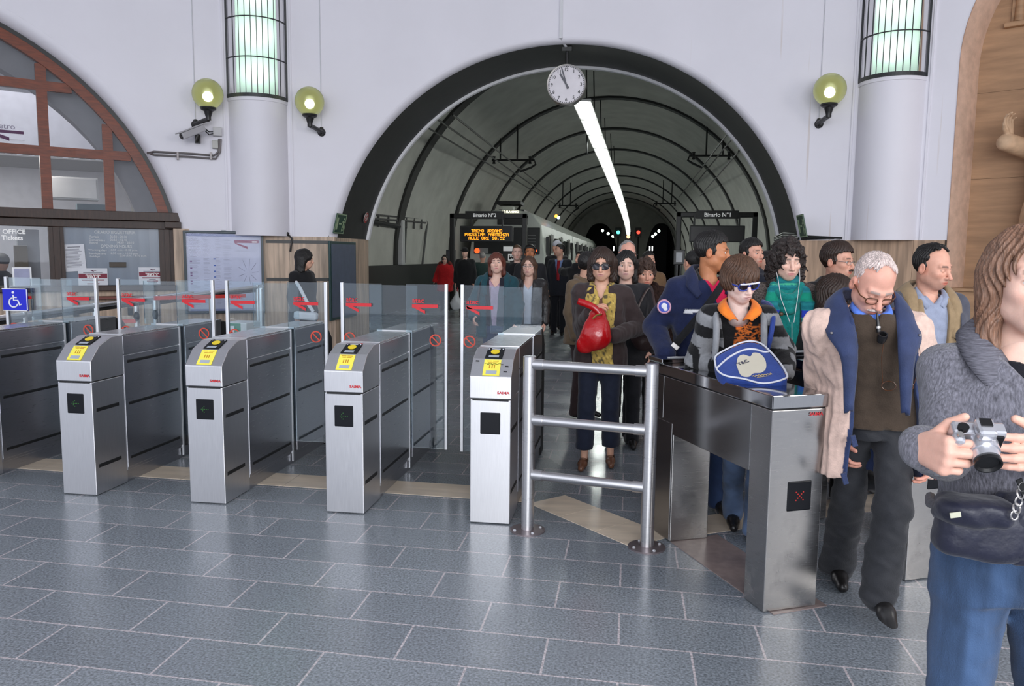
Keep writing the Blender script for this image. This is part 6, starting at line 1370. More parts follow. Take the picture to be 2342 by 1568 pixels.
M_RIBK = mat('cloth_ribbed_wool', sr(112, 111, 120), .95, var=.30, vs_=60, stretch=(1, 1, 9), bump=.9, bs=40, bstretch=(.4, .4, 6), spec=.15)
wing(p, 'collar', ((.03, .075, .075), (.075, .03, .055), (.074, -.045, .005), (.012, -.088, -.105)), ((.04, .13, .035), (.125, .03, .015), (.135, -.085, -.055), (.068, -.125, -.135)), M_RIBK, .016)
f = MB(); c = np.array([p.N[0]+.003, -.128, p.N[2]-.115]); f.tube([front(p, .0, p.N[2]-.125, .034), front(p, .0, p.N[2]-.30, .034)], .0045, 6); f.build('zip', simple('zip_navy', (.03, .035, .07), .6), p.root, local=True)
f = MB(); a = front(p, 0, p.N[2]-.12, .036); f.bx(a[0]-.006, a[0]+.006, a[1]-.006, a[1]+.002, a[2]-.022, a[2]+.004); f.build('zip_pull', M_MET, p.root, local=True, bevel=.002)
f = MB(); f.bx(a[0]-.005, a[0]+.005, a[1]-.007, a[1]-.003, a[2]-.052, a[2]-.022); f.build('pull_tab', simple('tab_brown', (.10, .05, .04), .5), p.root, local=True, bevel=.001)
f = MB(); d = (p.W[-1]-p.E[-1]); d /= np.linalg.norm(d); f.lathe([(.027, -.008), (.029, 0), (.027, .008), (.024, .008), (.024, -.008), (.027, -.008)], p.W[-1]-d*.010, 20, axis=d); f.build('watch_strap', simple('strap_metal', (.55, .52, .45), .3, metal=.9), p.root, local=True, smooth=True)
# camera
c0 = AY(2236, 1012, 1.555); cm = thing('camera', 'silver compact camera held in both hands by the long-haired person', 'camera', c0)
la = np.array([-.05, -.80, -.60]); la /= np.linalg.norm(la); cx_ = np.array([1., -.08, .0]); cx_ -= la*(cx_@la); cx_ /= np.linalg.norm(cx_); cu = np.cross(la, cx_); M_SIL = simple('camera_silver', (.62, .62, .66), .28, metal=.75); M_CB = simple('camera_black', (.010, .010, .011), .35, spec=.25)
f = MB(); f.obx(c0-la*.02, (cx_, la, cu), (.112, .036, .066)); bd_ = f.build('body', M_SIL, cm, bevel=.007); cm.scale = (.82,)*3
f = MB(); f.obx(c0-cx_*.046+la*.008, (cx_, la, cu), (.026, .034, .064)); f.build('grip', M_SIL, cm, bevel=.010)
f = MB(); f.cyl(c0+cx_*.008-la*.002, c0+cx_*.008+la*.03, .033, .032, 28); f.build('lens_base', M_SIL, cm, smooth=.5); f = MB(); f.cyl(c0+cx_*.008+la*.028, c0+cx_*.008+la*.050, .029, .028, 28); ln = f.build('lens_barrel', M_SIL, cm, smooth=.5)
f = MB(); f.lathe([(.0285, 0), (.0285, .008), (.025, .008), (.021, .002), (0, .001)], c0+cx_*.008+la*.056, 28, axis=la); f.build('lens_front', M_CB, ln, smooth=.5)
f = MB(); f.obx(c0+cx_*.006+cu*.042-la*.004, (cx_, la, cu), (.040, .052, .028)); f.build('flash_hump', M_SIL, cm, bevel=.009); f = MB(); f.obx(c0+cx_*.006+cu*.057-la*.012, (cx_, la, cu), (.024, .022, .004)); f.build('hot_shoe', M_CB, cm)
f = MB(); f.cyl(c0-cx_*.036+cu*.032-la*.012, c0-cx_*.036+cu*.041-la*.012, .012, n=20); f.build('mode_dial', M_CB, cm, smooth=.5); f = MB(); f.cyl(c0-cx_*.046+cu*.032+la*.008, c0-cx_*.046+cu*.038+la*.008, .007, n=16); f.build('shutter_button', M_MET, cm, smooth=.5)
f = MB(); f.obx(c0+cx_*.038+la*.001, (cx_, la, cu), (.024, .006, .05)); f.build('side_trim', M_CB, cm, bevel=.002)
# belt bag
bg_ = thing('waist_bag', 'black waist bag worn by the long-haired person over blue jeans', 'bag', AY(2240, 1200, 1.80)); M_NYL = cloth('navy_nylon', (24, 26, 46), .45, spec=.5, bump=.4, bs=30)
def sbag(nm, px, py, D, r, M=None, wob=(.006, 30, 2), m=M_NYL, par=None, e=3.2):
    c = w2l_(AY(px, py, D), par or bg_); g = Grid(c-np.array(r)*1.15-.02, c+np.array(r)*1.15+.02, .0055); g.put(c-np.array(r)*1.1, c+np.array(r)*1.1, lambda X, Y, Z: ((np.abs((X-c[0])/r[0])**e+np.abs((Y-c[1])/r[1])**e+np.abs((Z-c[2])/r[2])**e)**(1/e)-1)*min(r)*.8); g.wobble(*wob); return g.mesh(nm, m, par or bg_)
def w2l_(v, t): return np.array(INV[t.name] @ Vector([float(a) for a in v]))
sbag('pouch', 2262, 1215, 1.80, (.108, .05, .060)); sbag('flap', 2228, 1166, 1.785, (.080, .060, .032), wob=(.004, 40, 3)); sbag('side_pocket', 2330, 1205, 1.80, (.05, .05, .075), wob=(.007, 45, 4))
o = AY(2185, 1177, 1.722); f = MB(); f.obx(o, ((.97, 0, .2), (0, 1, 0), (-.2, 0, .97)), (.022, .004, .012)); f.build('maker_tag', simple('tag_pale', (.55, .55, .42), .5), bg_, bevel=.001)
f = MB(); P_ = [AY(x, y, D) for x, y, D in ((2150, 1160, 1.83), (2128, 1150, 1.92), (2128, 1135, 2.05))]; f.tube(P_, .012, 8); f.tube([AY(2345, 1150, 1.82), AY(2430, 1120, 1.84), AY(2500, 1110, 1.95)], .012, 8); f.build('belt', M_NYL, bg_, smooth=True)
kc = thing('key_chain', 'steel clip and chain hanging beside the black waist bag', 'key chain', AY(2330, 1140, 1.72)); f = MB()
for i, (x, y) in enumerate(((2338, 1112), (2334, 1128), (2330, 1146), (2325, 1162), (2320, 1178))): c = AY(x, y, 1.715); f.tube([c+np.array([.007*math.cos(a), .004*(i % 2)*math.sin(a), .010*math.sin(a)]) for a in np.linspace(0, 6.283, 11)], .0022, 6)
f.build('chain', M_MET, kc, smooth=True); f = MB(); c = AY(2340, 1120, 1.715); f.obx(c, ((.9, 0, .4), (0, 1, 0), (-.4, 0, .9)), (.012, .004, .05)); f.build('key_strap', M_CB, kc)
# ---- man with pipe, beige coat
BEI = cloth('beige_coat', (205, 172, 160), .8, var=.06, vs_=5); NAVY = cloth('navy_lining', (50, 62, 98), .6, var=.2, vs_=14)
def coat_col(V, p):
    c = np.tile(sr(222, 192, 178), (len(V), 1)); zt_, zb_ = p.N[2], p.H*.36; w = .15+(.10-.15)*np.clip((V[:, 2]-zb_)/(zt_-zb_), 0, 1); e = np.abs(V[:, 0]-p.cx(V[:, 2])-.01)-w
    m = (e < .020) & (V[:, 1] < p.cy(V[:, 2])-.0) & (np.abs(V[:, 0]) < .24); c[m] = sr(52, 64, 100); return c
p = person('person with a pipe, grey moustache and beige coat walking beside the turnstile', (2026, 596), 3.36, yaw=8, pitch=40, roll=-4, root=(1.09, 3.64), H=1.70, skin='pink', hair=('crew', HWH), lean=.13, drop=.10, b=1.16, bd=1.22,
    face=dict(hl=-.034, ht=.0015, lid=-.003, brow=(.30, .26, .24), beard=(.55, .5, .48), beardk=.12, jaw=1.08, nose=1.15), hs=1.0,
    arms={-1: (AY(1878, 900, 3.74), AY(1915, 1010, 3.62)), 1: (AY(2135, 905, 3.64), AY(2125, 1040, 3.5))}, hands={-1: dict(curl=(.5, .6, .4))},
    tops=(dict(name='shirt', m=cloth('blue_shirt', (92, 132, 226), .7), hem=.60, off=.0, sl=None, yoke=True, fold=0, neckhole=.058), dict(name='sweater', m=cloth('brown_sweater', (72, 60, 50), .9, bump=.3), hem=.485, off=.020, sl=None, yoke=True, fold=.004, neckhole=.070, vneck=.03),
          dict(name='coat', m=M_PAT, hem=.36, off=.042, sl=.030, fold=.011, flare=.08, open=(.10, .15, .01), col=coat_col, cuff=1.0, cr=.04, neckhole=.075, seed=4, fst=(1.7, 1.7, .35))),
    bottom=(cloth('grey_trousers', (50, 51, 55), .75), dict(w=.95, hip=.74, knee=.078, ankle=.086, fold=.010, cuff=.0)), shoes=(SHB, dict(tip={1: .45})), feet={-1: (.05, .22), 1: (.01, -.22, .07)})
p2 = p
wing(p, 'coat_collar', ((.015, .105, .10), (.100, .035, .085), (.088, -.09, -.03), (.083, -.165, -.17), (.100, -.200, -.40)), ((.03, .155, .05), (.155, .06, .04), (.186, -.085, -.085), (.140, -.165, -.19), (.122, -.20, -.41)), NAVY, .018)
wing(p, 'shirt_collar', ((.02, .06, .05), (.062, .0, .045), (.055, -.055, .012), (.022, -.070, -.010)), ((.03, .08, .02), (.078, .0, .02), (.078, -.070, .0), (.055, -.088, -.018)), MT['cloth_blue_shirt'], .006)
for k in (-1, 1):
    f = MB(); f.ball(p.N+np.array([k*.172, -.116, -.082]), .006, 8, 6); f.build('snap_button', M_MET, p.root, local=True, smooth=True)
M_TORT = simple('tortoise_frame', (.10, .035, .012), .25)
glasses(p, M_TORT, None, .023, .0155, r=.0024, u0=-.012, square=2.8)
blob(p, 'moustache', [(hp(p, k*x, y, z), (r_, r_*.8, r_*.6)) for k in (-1, 1) for x, y, z, r_ in ((.008, .108, -.052, .011), (.018, .104, -.055, .010), (.027, .097, -.060, .007))], HWH, .0032)
f = MB(); zg = p.N[2]-.30
for k in (-1, 1): q = front(p, .03+k*.036, zg, .055); f.tube([q+np.array([.028*math.cos(a), 0, .020*math.sin(a)]) for a in np.linspace(0, 6.283, 17)], .0022, 6)
f.tube([front(p, -.03, zg+.01, .05), front(p, -.05, zg+.12, .05), front(p, -.05, p.N[2]-.10, .05)], .0015, 5); f.tube([front(p, .10, zg+.01, .05), front(p, .11, zg+.12, .05), front(p, .09, p.N[2]-.10, .05)], .0015, 5); f.build('hanging_spectacles', M_TORT, p.root, local=True, smooth=True)
for px, py in ((1953, 1008), (1932, 1094)):
    f = MB(); q = L3(p, px, py, 3.40); f.obx(q, ((.95, 0, .3), (0, 1, 0), (-.3, 0, .95)), (.022, .012, .05)); f.build('coat_tab', NAVY, p.root, local=True, bevel=.003)
a = hp(p, .012, .103, -.068); tp = np.array([.010, -.02, -.105])*p.hs; pw = p.root.location; pipe = thing('smoking_pipe', 'black smoking pipe in the mouth of the man in the beige coat', 'pipe', np.array(pw)+a)
W_ = np.array(pw)+a; f = MB(); f.tube([W_, W_+tp*.35, W_+tp*.75], [.0045, .006, .009], 10); f.build('stem', M_BLKP, pipe, smooth=True); f = MB(); f.cyl(W_+tp*.52, W_+tp*.60, .0098, n=12); f.build('band', M_MET, pipe, smooth=.5); f = MB(); f.lathe([(0, -.022), (.016, -.018), (.020, 0), (.019, .022), (.014, .022), (.012, .0)], W_+tp*.95+np.array([.004, -.018, .0]), 16, axis=(0, -.6, .8)); f.build('bowl', M_BLKP, pipe, smooth=.6)
# ---- boy with sunglasses, striped cardigan
def stripes(V, p):
    c = np.tile(sr(24, 24, 26), (len(V), 1)); t = V[:, 2].copy()
    for k in (-1, 1):
        m = k*V[:, 0] > .155*p.s*p.b+.02; d = p.E[k]-p.S[k]; t[m] = ((V[m]-p.S[k])@(d/np.linalg.norm(d)))*-1+p.S[k][2]
        f_ = p.W[k]-p.E[k]; L_ = np.linalg.norm(f_); u = ((V-p.E[k])@f_)/L_; m2 = m & (u > .03) & (np.linalg.norm(V-p.E[k]-np.outer(np.clip(u, 0, L_), f_/L_), axis=1) < .1); t[m2] = p.S[k][2]-np.linalg.norm(d)-u[m2]
    c[(np.floor((t+3.0)/.062) % 2) == 0] = sr(138, 139, 142); return c
def tee_print(V, p):
    c = np.tile(sr(24, 22, 24), (len(V), 1)); x, z = V[:, 0]-.01, V[:, 2]-(p.N[2]-.20); n = noise(V[:, 0], V[:, 1]*0, V[:, 2], 95, 4)+.6*noise(V[:, 0], V[:, 1]*0, V[:, 2], 170, 9)
    m = (np.abs(x) < .12) & (np.abs(z) < .115+.02*np.sin(x*60)) & (np.abs(n) < .30) & (V[:, 1] < p.cy(V[:, 2])); c[m] = sr(236, 122, 48); return c
p = person('person in sunglasses with bowl-cut brown hair and striped cardigan', (1700, 590), 4.02, yaw=24, pitch=20, roll=6, root=(.66, 4.42), H=1.60, skin='pale', hair=('bowl', HBR), lean=.20, drop=.045, b=.93, bd=.95, hs=.92,
    face=dict(shades=True, ht=.003, lips=(.62, .34, .32)), arms={-1: (AY(1590, 828, 4.22), AY(1655, 838, 4.08)), 1: (AY(1795, 800, 4.22), AY(1796, 848, 4.02))}, hands={1: dict(d=(-.2, -.3, -.9), curl=(.6, .7, .5))},
    tops=(dict(name='t_shirt', m=M_PAT, hem=.52, off=.006, sl=None, yoke=True, fold=.003, neckhole=.060, vneck=.05, col=tee_print), dict(name='cardigan', m=M_PAT, hem=.50, off=.026, sl=.018, fold=.006, open=(.105, .12, .0), col=stripes, cuff=.98, neckhole=.08, seed=6)),
    bottom=(cloth('faded_jeans', (88, 108, 140), .8, var=.6, vs_=5, bump=.35, bs=300), dict(name='jeans', fold=.007)), shoes=(SHB,), feet={-1: (.02, .18), 1: (.06, -.08)})
ORG = cloth('orange_collar', (238, 128, 40), .7)
wing(p, 'polo_collar', ((.015, .065, .045), (.064, .01, .030), (.058, -.060, -.010), (.012, -.094, -.080)), ((.03, .10, .012), (.105, .01, .0), (.110, -.085, -.035), (.058, -.115, -.080)), ORG, .006)
wing(p, 'cardigan_edge', ((.105, .05, -.02), (.112, -.05, -.05), (.110, -.105, -.14), (.115, -.11, -.30)), ((.12, .06, -.02), (.142, -.04, -.06), (.140, -.105, -.14), (.142, -.105, -.30)), cloth('grey_edge', (140, 142, 146)), .008)
g_ = glasses(p, simple('frame_blue', (.03, .05, .30), .3), M_SUNL, .027, .020, nm='sunglasses', r=.0042, u0=-.002, square=2.4, top=simple('frame_white', (.8, .8, .85), .3))
f = MB(); BLUE = cloth('bag_blue', (44, 72, 150), .65)
sb = thing('shoulder_bag', 'blue shoulder bag with white piping and pale glove print held over the turnstile', 'bag', AY(1716, 835, 3.98))
ce = AY(1634, 826, 3.86); bx_ = AY(1796, 866, 3.70)-ce; bz = AY(1700, 783, 4.02)-ce; bn = np.cross(bx_, bz); bn /= np.linalg.norm(bn); bx_ /= np.linalg.norm(bx_)
if bn[1] > 0: bn = -bn
def BP(px, py, off=0.0):
    d = ray(px, py); t = ((ce-O3)@bn)/(d@bn); return O3+d*t+bn*off
out = catm([(1634, 822), (1640, 812), (1668, 796), (1700, 783), (1728, 782), (1752, 795), (1785, 832), (1800, 858), (1796, 866), (1772, 874), (1740, 877), (1700, 867), (1660, 860), (1640, 846), (1634, 822)], 5)
f = MB(); f.prism([BP(x, y, .0) for x, y in out[:-1]], -bn*.06); o = f.build('bag_body', BLUE, sb, bevel=.012)
f = MB(); f.tube([BP(x, y, .003) for x, y in out], .0045, 6); f.build('piping', simple('piping_white', (.75, .76, .82), .5), sb, smooth=True)
f = MB(); f.tube([BP(x, y, .004) for x, y in catm([(1640, 842), (1668, 818), (1700, 802), (1725, 800), (1748, 806), (1762, 804)], 6)], .0050, 6); f.build('flap_piping', MT['piping_white'], sb, smooth=True)
glv = catm([(1684, 835), (1688, 818), (1700, 812), (1716, 816), (1722, 808), (1738, 810), (1750, 824), (1752, 842), (1742, 852), (1724, 854), (1712, 862), (1694, 858), (1684, 835)], 6)
f = MB(); f.prism([BP(x, y, .004) for x, y in glv[:-1]], -bn*.003); f.build('print_pale', simple('print_cream', (.72, .67, .54), .6), sb)
f = MB(); o = BP(1699, 831, .0045); u_ = BP(1712, 827, .0045)-BP(1688, 836, .0045); u_ /= np.linalg.norm(u_); f.text('T&C', o, u_, np.cross(bn, u_), width=.062, bold=.02, lift=.0005); f.build('lettering', simple('print_navy', (.02, .03, .08), .5), sb)
f = MB(); o = BP(1743, 859, .0045); u_ = BP(1762, 857, .0)-BP(1724, 862, .0); u_ /= np.linalg.norm(u_); f.tube([o+u_*(.005*i-.045)+np.cross(bn, u_)*(.006*math.sin(i*2.3)) for i in range(19)], .0028, 5); f.tube([o+u_*(.005*i-.03)-np.cross(bn, u_)*.014 for i in range(12)], .0015, 4); f.build('lower_print', simple('print_gold', (.55, .42, .22), .5), sb)
f = MB(); P_ = catm([AY(1755, 800, 4.05), AY(1762, 770, 4.02), AY(1768, 730, 4.06), AY(1763, 700, 4.20), AY(1745, 690, 4.36)], 6); f.tube(P_, .013, 8); f.build('strap', cloth('strap_blue', (40, 64, 140), .6), sb, smooth=True)
# ---- teenager in the navy jacket
def navy_col(V, p):
    c = np.tile(sr(30, 38, 70), (len(V), 1)); z = p.N[2]-.185*p.s; m = (np.abs(V[:, 2]-z-.03*V[:, 0]) < .009) & (np.abs(V[:, 0]) < .195) & (V[:, 1] < p.cy(V[:, 2])-.01); c[m] = sr(225, 225, 228)
    m = (np.abs(V[:, 0]-.10) < .028) & (np.abs(V[:, 2]-z-.055) < .027) & (V[:, 1] < p.cy(V[:, 2])-.02); c[m] = sr(92, 110, 140); return c
p = person('person in navy jacket with white chest stripe, short black hair, face turned right', (1637, 530), 4.76, yaw=62, rz=math.radians(16), pitch=6, root=(.475, 4.85), H=1.76, skin='tan', hair=('short', HB), lean=.05, b=1.06, face=dict(ht=.005, hl=.0, brow=(.012, .01, .01), lips=(.42, .18, .15)), hs=.93,
    arms={-1: (AY(1497, 748, 4.84), AY(1524, 812, 4.60)), 1: ((.08, -.02, -.27), (-.03, -.14, -.19))}, hands={-1: dict(d=(.25, -.25, -.9), curl=(.5, .6, .4))},
    tops=(dict(name='black_shirt', m=BLK, hem=.6, off=.0, sl=None, yoke=True, fold=0, vneck=.05, neckhole=.066), dict(name='pink_top', m=cloth('crimson', (214, 28, 78), .8), hem=.6, off=.012, sl=None, yoke=True, fold=.002, vneck=.045, neckhole=.072), dict(name='jacket', m=M_PAT, hem=.50, off=.036, sl=.026, fold=.008, open=(.085, .0, .03, .70), col=navy_col, rib=True, cuff=.96, neckhole=.085, seed=8, bulk=.004)),
    bottom=(JNS, dict(name='jeans')), shoes=(SHB,), feet={-1: (.10, .05), 1: (.09, -.06)})
wing(p, 'jacket_collar', ((.02, .085, .075), (.080, .03, .068), (.085, -.055, .01), (.070, -.105, -.09)), ((.03, .125, .035), (.125, .04, .02), (.150, -.075, -.05), (.105, -.125, -.115)), cloth('navy_collar', (32, 40, 72), .7), .012)
wing(p, 'shirt_collar', ((.02, .066, .055), (.066, .0, .045), (.058, -.055, .0), (.012, -.085, -.055)), ((.03, .08, .03), (.084, .0, .015), (.088, -.075, -.025), (.052, -.10, -.062)), BLK, .006)
q = p.S[-1]+(p.E[-1]-p.S[-1])*.42+np.array([-.045, -.062, .0]); n_ = np.array([-.45, -.89, 0]); n_ /= np.linalg.norm(n_); ux = np.cross(Z3, n_)*1.0
f = MB(); f.cur = 1; f.lathe([(0, .006), (.040, .006), (.044, .0)], q, 28, axis=n_); f.cur = 0; f.lathe([(0, .0075), (.033, .0075)], q, 28, axis=n_); f.cur = 2
f.ball(q+n_*.008+Z3*.004, (.018, .018, .002), 10, 4, ax=(ux, Z3, n_)); f.ball(q+n_*.008-Z3*.014+ux*.008, (.012, .012, .002), 10, 4, ax=(ux, Z3, n_)); f.build('sleeve_badge', [simple('badge_blue', (.03, .06, .42), .5), simple('badge_pink', (.62, .32, .42), .5), simple('badge_white', (.75, .75, .8), .5)], p.root, local=True)
st = thing('bag_strap', 'black crossbody strap over the navy jacket', 'strap', p.root.location); P_ = [w2l_(AY(x, y, D), st) for x, y, D in ((1658, 640, 4.66), (1640, 668, 4.59), (1612, 706, 4.57), (1580, 745, 4.58), (1548, 783, 4.61), (1532, 806, 4.70))]
ribbon(p, 'strap', P_, .042, BLK, st, .004); f = MB(); q = P_[-2]; f.obx(q+np.array([-.01, -.02, -.02]), ((.75, 0, -.6), (0, 1, 0), (.6, 0, .75)), (.05, .008, .03)); f.build('buckle', M_MET, st, local=True, bevel=.003)
# ---- curly-haired woman with teal scarf
TEAL = cloth('teal_knit', (20, 128, 122), .85, var=.2, vs_=50, bump=.4)
def plaid(V, p):
    z = V[:, 2]; c = np.tile(sr(24, 110, 120), (len(V), 1)); c[np.sin(z*170) > .3] = sr(34, 128, 134); b_ = (np.floor((z+9)/.055) % 5); c[b_ == 0] = sr(44, 62, 178); c[b_ == 2] = sr(20, 140, 116); m = np.abs(((z+9) % .21)-.10) < .005; c[m] = sr(70, 176, 140); return c
TWD = mat('cloth_tweed', sr(92, 84, 80), .95, var=.85, vs_=140, bump=.5, bs=160, spec=.15)
p = person('person with long dark curls, teal scarf and white earphone cords', (1806, 552), 5.22, yaw=8, pitch=10, skin='fair', hair=('curly', HCU), H=1.66, root=(1.0, 5.27), b=.98, hs=1.0, lean=.03, face=dict(hlen=.17, vol=1.16, fw=.056, fh=.074, lid=-.002, lips=(.55, .22, .22), wd=1.12, fwd=.01, brow=(.02, .015, .012), nose=1.1),
    tops=(dict(name='dress', m=TEAL, hem=.52, off=.012, sl=None, yoke=True, fold=.006, neckhole=.07), dict(name='tweed_coat', m=TWD, hem=.42, off=.030, sl=.018, fold=.006, open=(.08, .075, .0), neckhole=.09, flare=.05, seed=3)), bottom=(BLK,), shoes=(SHB,), feet={-1: (.07, .05), 1: (.08, -.05)})
p6 = p
scarf(p, M_PAT, .030, .070, z=.035, col=plaid, nm='scarf', tails=([p.N+np.array(q) for q in ((-.085, -.11, -.05), (-.100, -.170, -.16), (-.10, -.185, -.34), (-.09, -.185, -.50))], [p.N+np.array(q) for q in ((.095, -.10, -.05), (.125, -.15, -.14), (.13, -.16, -.28))]))
blob(p, 'scarf_loop', [(p.N+np.array([w_*math.sin(t_), -.085-.075*math.cos(t_)**2, z_-.085*max(0, math.cos(t_))]), (.026, .022, .024)) for w_, z_ in ((.085, .0), (.082, -.045), (.075, -.085)) for t_ in np.linspace(-1.45, 1.45, 15)], TEAL, .007, .008)
f = MB()
for k in (-1, 1): f.tube([hp(p, k*.078, 0, -.03), hp(p, k*.070, .06, -.10), p.N+np.array([k*.05, -.175, -.09]), p.N+np.array([.02+k*.012, -.19, -.24])], .0022, 6)
f.tube([p.N+np.array(q) for q in ((.02, -.19, -.24), (.03, -.18, -.40), (.04, -.17, -.56))], .0022, 6); f.build('earphone_cord', simple('cord_white', (.72, .72, .72), .4), p.root, local=True, smooth=True)
button_row(p, [p.N+np.array(q) for q in ((-.045, -.185, -.19), (-.04, -.18, -.30), (-.035, -.18, -.38), (.09, -.165, -.25), (.09, -.165, -.37))], simple('button_brown', (.09, .045, .02), .3), .013)
# ---- woman in sunglasses with red bag
BRJ = cloth('brown_jacket', (58, 46, 46), .7, var=.15)
def gold(V, p):
    n = noise(V[:, 0], V[:, 1], V[:, 2], 85, 3)+.5*noise(V[:, 0], V[:, 1], V[:, 2], 160, 6); c = np.tile(sr(186, 158, 84), (len(V), 1)); c[n > .35] = sr(96, 86, 60); c[n < -.45] = sr(216, 188, 104); return c
p = person('person in large sunglasses and brown jacket with a long gold scarf', (1378, 577), 5.75, yaw=-4, pitch=6, skin='warm', hair=('wavy', HDB), face=dict(hlen=.115, shades=True, vol=1.08, wd=1.05, fw=.053, fh=.068, lips=(.52, .24, .22)), H=1.60, b=1.0, hs=.95, lean=.03,
    arms={-1: (AY(1330, 748, 5.82), AY(1352, 716, 5.48)), 1: (AY(1462, 748, 5.78), AY(1402, 768, 5.46))}, hands={-1: dict(d=(.55, -.35, .45), n=(.3, .5, -.8), t=(.5, .2, .8), curl=(.5, .7, .5)), 1: dict(d=(-.9, -.1, -.1), n=(0, .9, -.3), t=(0, -.3, .9))},
    tops=(dict(name='top', m=cloth('dark_top', (120, 88, 74)), hem=.6, off=.0, sl=None, yoke=True, fold=0, vneck=.10, neckhole=.068), dict(name='jacket', m=BRJ, hem=.45, off=.032, sl=.026, fold=.008, flare=.06, fst=(1.6, 1.6, .4), open=(.05, .05, .0), neckhole=.085, seed=5, bulk=.006, cuff=.93)),
    bottom=(cloth('dark_jeans', (34, 40, 58), .8), dict(knee=.07, ankle=.074, cuff=.11)), shoes=(simple('shoe_bronze', (.16, .07, .04), .25), dict(low=True)), feet={-1: (.10, -.06), 1: (.09, .06)})
ribbon(p, 'socks', [p.A[-1], p.A[-1]+Z3*.01], .001, BLK)if False else None
scarf(p, M_PAT, .020, .078, col=gold, gap=.85, tails=([p.N+np.array(q) for q in ((-.066, -.085, -.05), (-.062, -.12, -.10), (-.050, -.145, -.18), (-.03, -.165, -.36), (.0, -.16, -.58), (.02, -.15, -.70))], [p.N+np.array(q) for q in ((.066, -.08, -.05), (.062, -.12, -.10), (.056, -.14, -.16), (.05, -.16, -.36), (.055, -.16, -.56), (.06, -.15, -.68))]))
glasses(p, M_BLKP, M_SUNL, .029, .023, nm='sunglasses', r=.003, u0=-.004, square=2.6)
rb = thing('handbag', 'red leather handbag held up by the person with the gold scarf', 'handbag', AY(1360, 760, 5.38)); M_REDB = mat('bag_red', sr(176, 14, 20), .22, var=.15, vs_=10, bump=.5, bs=22, spec=.7)
g = Grid((-.16, -.1, -.20), (.16, .1, .20), .008); Lb = lambda x, y, D: w2l_(AY(x, y, D), rb)
g.cone(Lb(1366, 722, 5.40), Lb(1362, 765, 5.36), .055, .085, .03, flat=((0, 1, 0), 1.7)); g.cone(Lb(1362, 765, 5.36), Lb(1338, 788, 5.37), .085, .06, .04, flat=((0, 1, 0), 1.7)); g.cone(Lb(1370, 770, 5.35), Lb(1372, 745, 5.36), .075, .055, .03, flat=((0, 1, 0), 1.6)); g.wobble(.006, 40, 2, (1, 1, .6)); g.mesh('bag_body', M_REDB, rb)
ribbon(p, 'handle', [Lb(1322, 688, 5.40), Lb(1345, 696, 5.37), Lb(1362, 706, 5.36), Lb(1374, 722, 5.36)], .045, M_REDB, rb, .012); f = MB(); f.tube([Lb(1356, 728, 5.33), Lb(1364, 721, 5.32), Lb(1376, 718, 5.33)], .006, 6); f.build('clasp', simple('brass', (.6, .4, .12), .3, metal=.9), rb, local=True)
# ---- people around her
FUR = mat('cloth_fur', sr(52, 38, 34), .9, var=.6, vs_=40, bump=1.0, bs=120, spec=.1)
p = person('person with straight black hair and dark coat behind the gold scarf', (1433, 574), 6.4, yaw=0, pitch=2, skin='fair', hair=('bob', HB), face=dict(hlen=.14, fw=.050, fh=.066, part=.05, lips=(.5, .25, .24)), b=1.05, tops=(dict(name='coat', m=BLKJ, hem=.42, off=.03, sl=.02, neckhole=.075, flare=.05, fst=(1.6, 1.6, .4)),), bottom=(DKT,), shoes=(SHB,))
p = person('person with short brown curls, dark fur coat and brown leather bag', (1477, 592), 6.6, yaw=12, pitch=8, skin='ruddy', hair=('curly', HCB), face=dict(hlen=.05, vol=1.06, fw=.050, fh=.060), b=1.08, tops=(dict(name='fur_coat', m=FUR, hem=.40, off=.05, sl=.035, fold=.012, neckhole=.08, flare=.08, bulk=.01),), bottom=(DKT,), shoes=(SHB,), root=(.115, 6.62), H=1.56)
blob(p, 'fur_collar', [(p.N+np.array([.09*math.cos(a), .09*math.sin(a)-.01, .0+.03*math.sin(a)]), .052) for a in np.linspace(0, 6.28, 12)], FUR, .012, .02, wob=(.012, 90, 2))
hb = thing('leather_bag', 'brown leather bag hanging beside the dark fur coat', 'handbag', AY(1475, 770, 6.2)); g = Grid((-.18, -.1, -.18), (.18, .1, .3), .012); g.ell((0, 0, 0), (.11, .05, .115), .02); g.ell((0, -.02, .05), (.10, .05, .06), .02); g.wobble(.006, 40, 3); g.mesh('bag_body', leather('brown', (52, 36, 34)), hb); f = MB(); f.tube(catm([(-.08, 0, .08), (-.05, .05, .25), (.03, .12, .38), (.07, .05, .25), (.09, 0, .08)], 5), .010, 6); f.build('handle', MT['leather_brown'], hb, local=True, smooth=True)
p = person('person with receding grey hair and dark-rimmed glasses, taller than the women in front', (1436, 551), 7.4, yaw=22, pitch=4, skin='pink', hair=('short', HG), face=dict(hl=-.035, ht=-.002, brow=(.2, .18, .17)), tops=(dict(name='coat', m=cloth('olive_coat', (62, 60, 54)), hem=.45, off=.03, sl=.02, collar={'r': .085}),), bottom=(DKT,), shoes=(SHB,)); glasses(p, M_BLKP, None, .023, .016, r=.0025)
p = person('person in a tan jacket with dark hair, half hidden left of the gold scarf', (1336, 578), 7.5, yaw=100, rz=math.radians(60), skin='warm', hair=('short', HB), face=dict(ht=.006), tops=(dict(name='jacket', m=cloth('tan_jacket', (112, 94, 74), .8), hem=.46, off=.04, sl=.035, collar={'r': .085}, fold=.009),), bottom=(cloth('brown_trousers', (58, 44, 44)),), shoes=(SHB,), arms={1: ((.06, -.08, -.26), (-.05, -.22, -.08)), -1: ((.06, .0, -.26), (.0, -.08, -.24))})
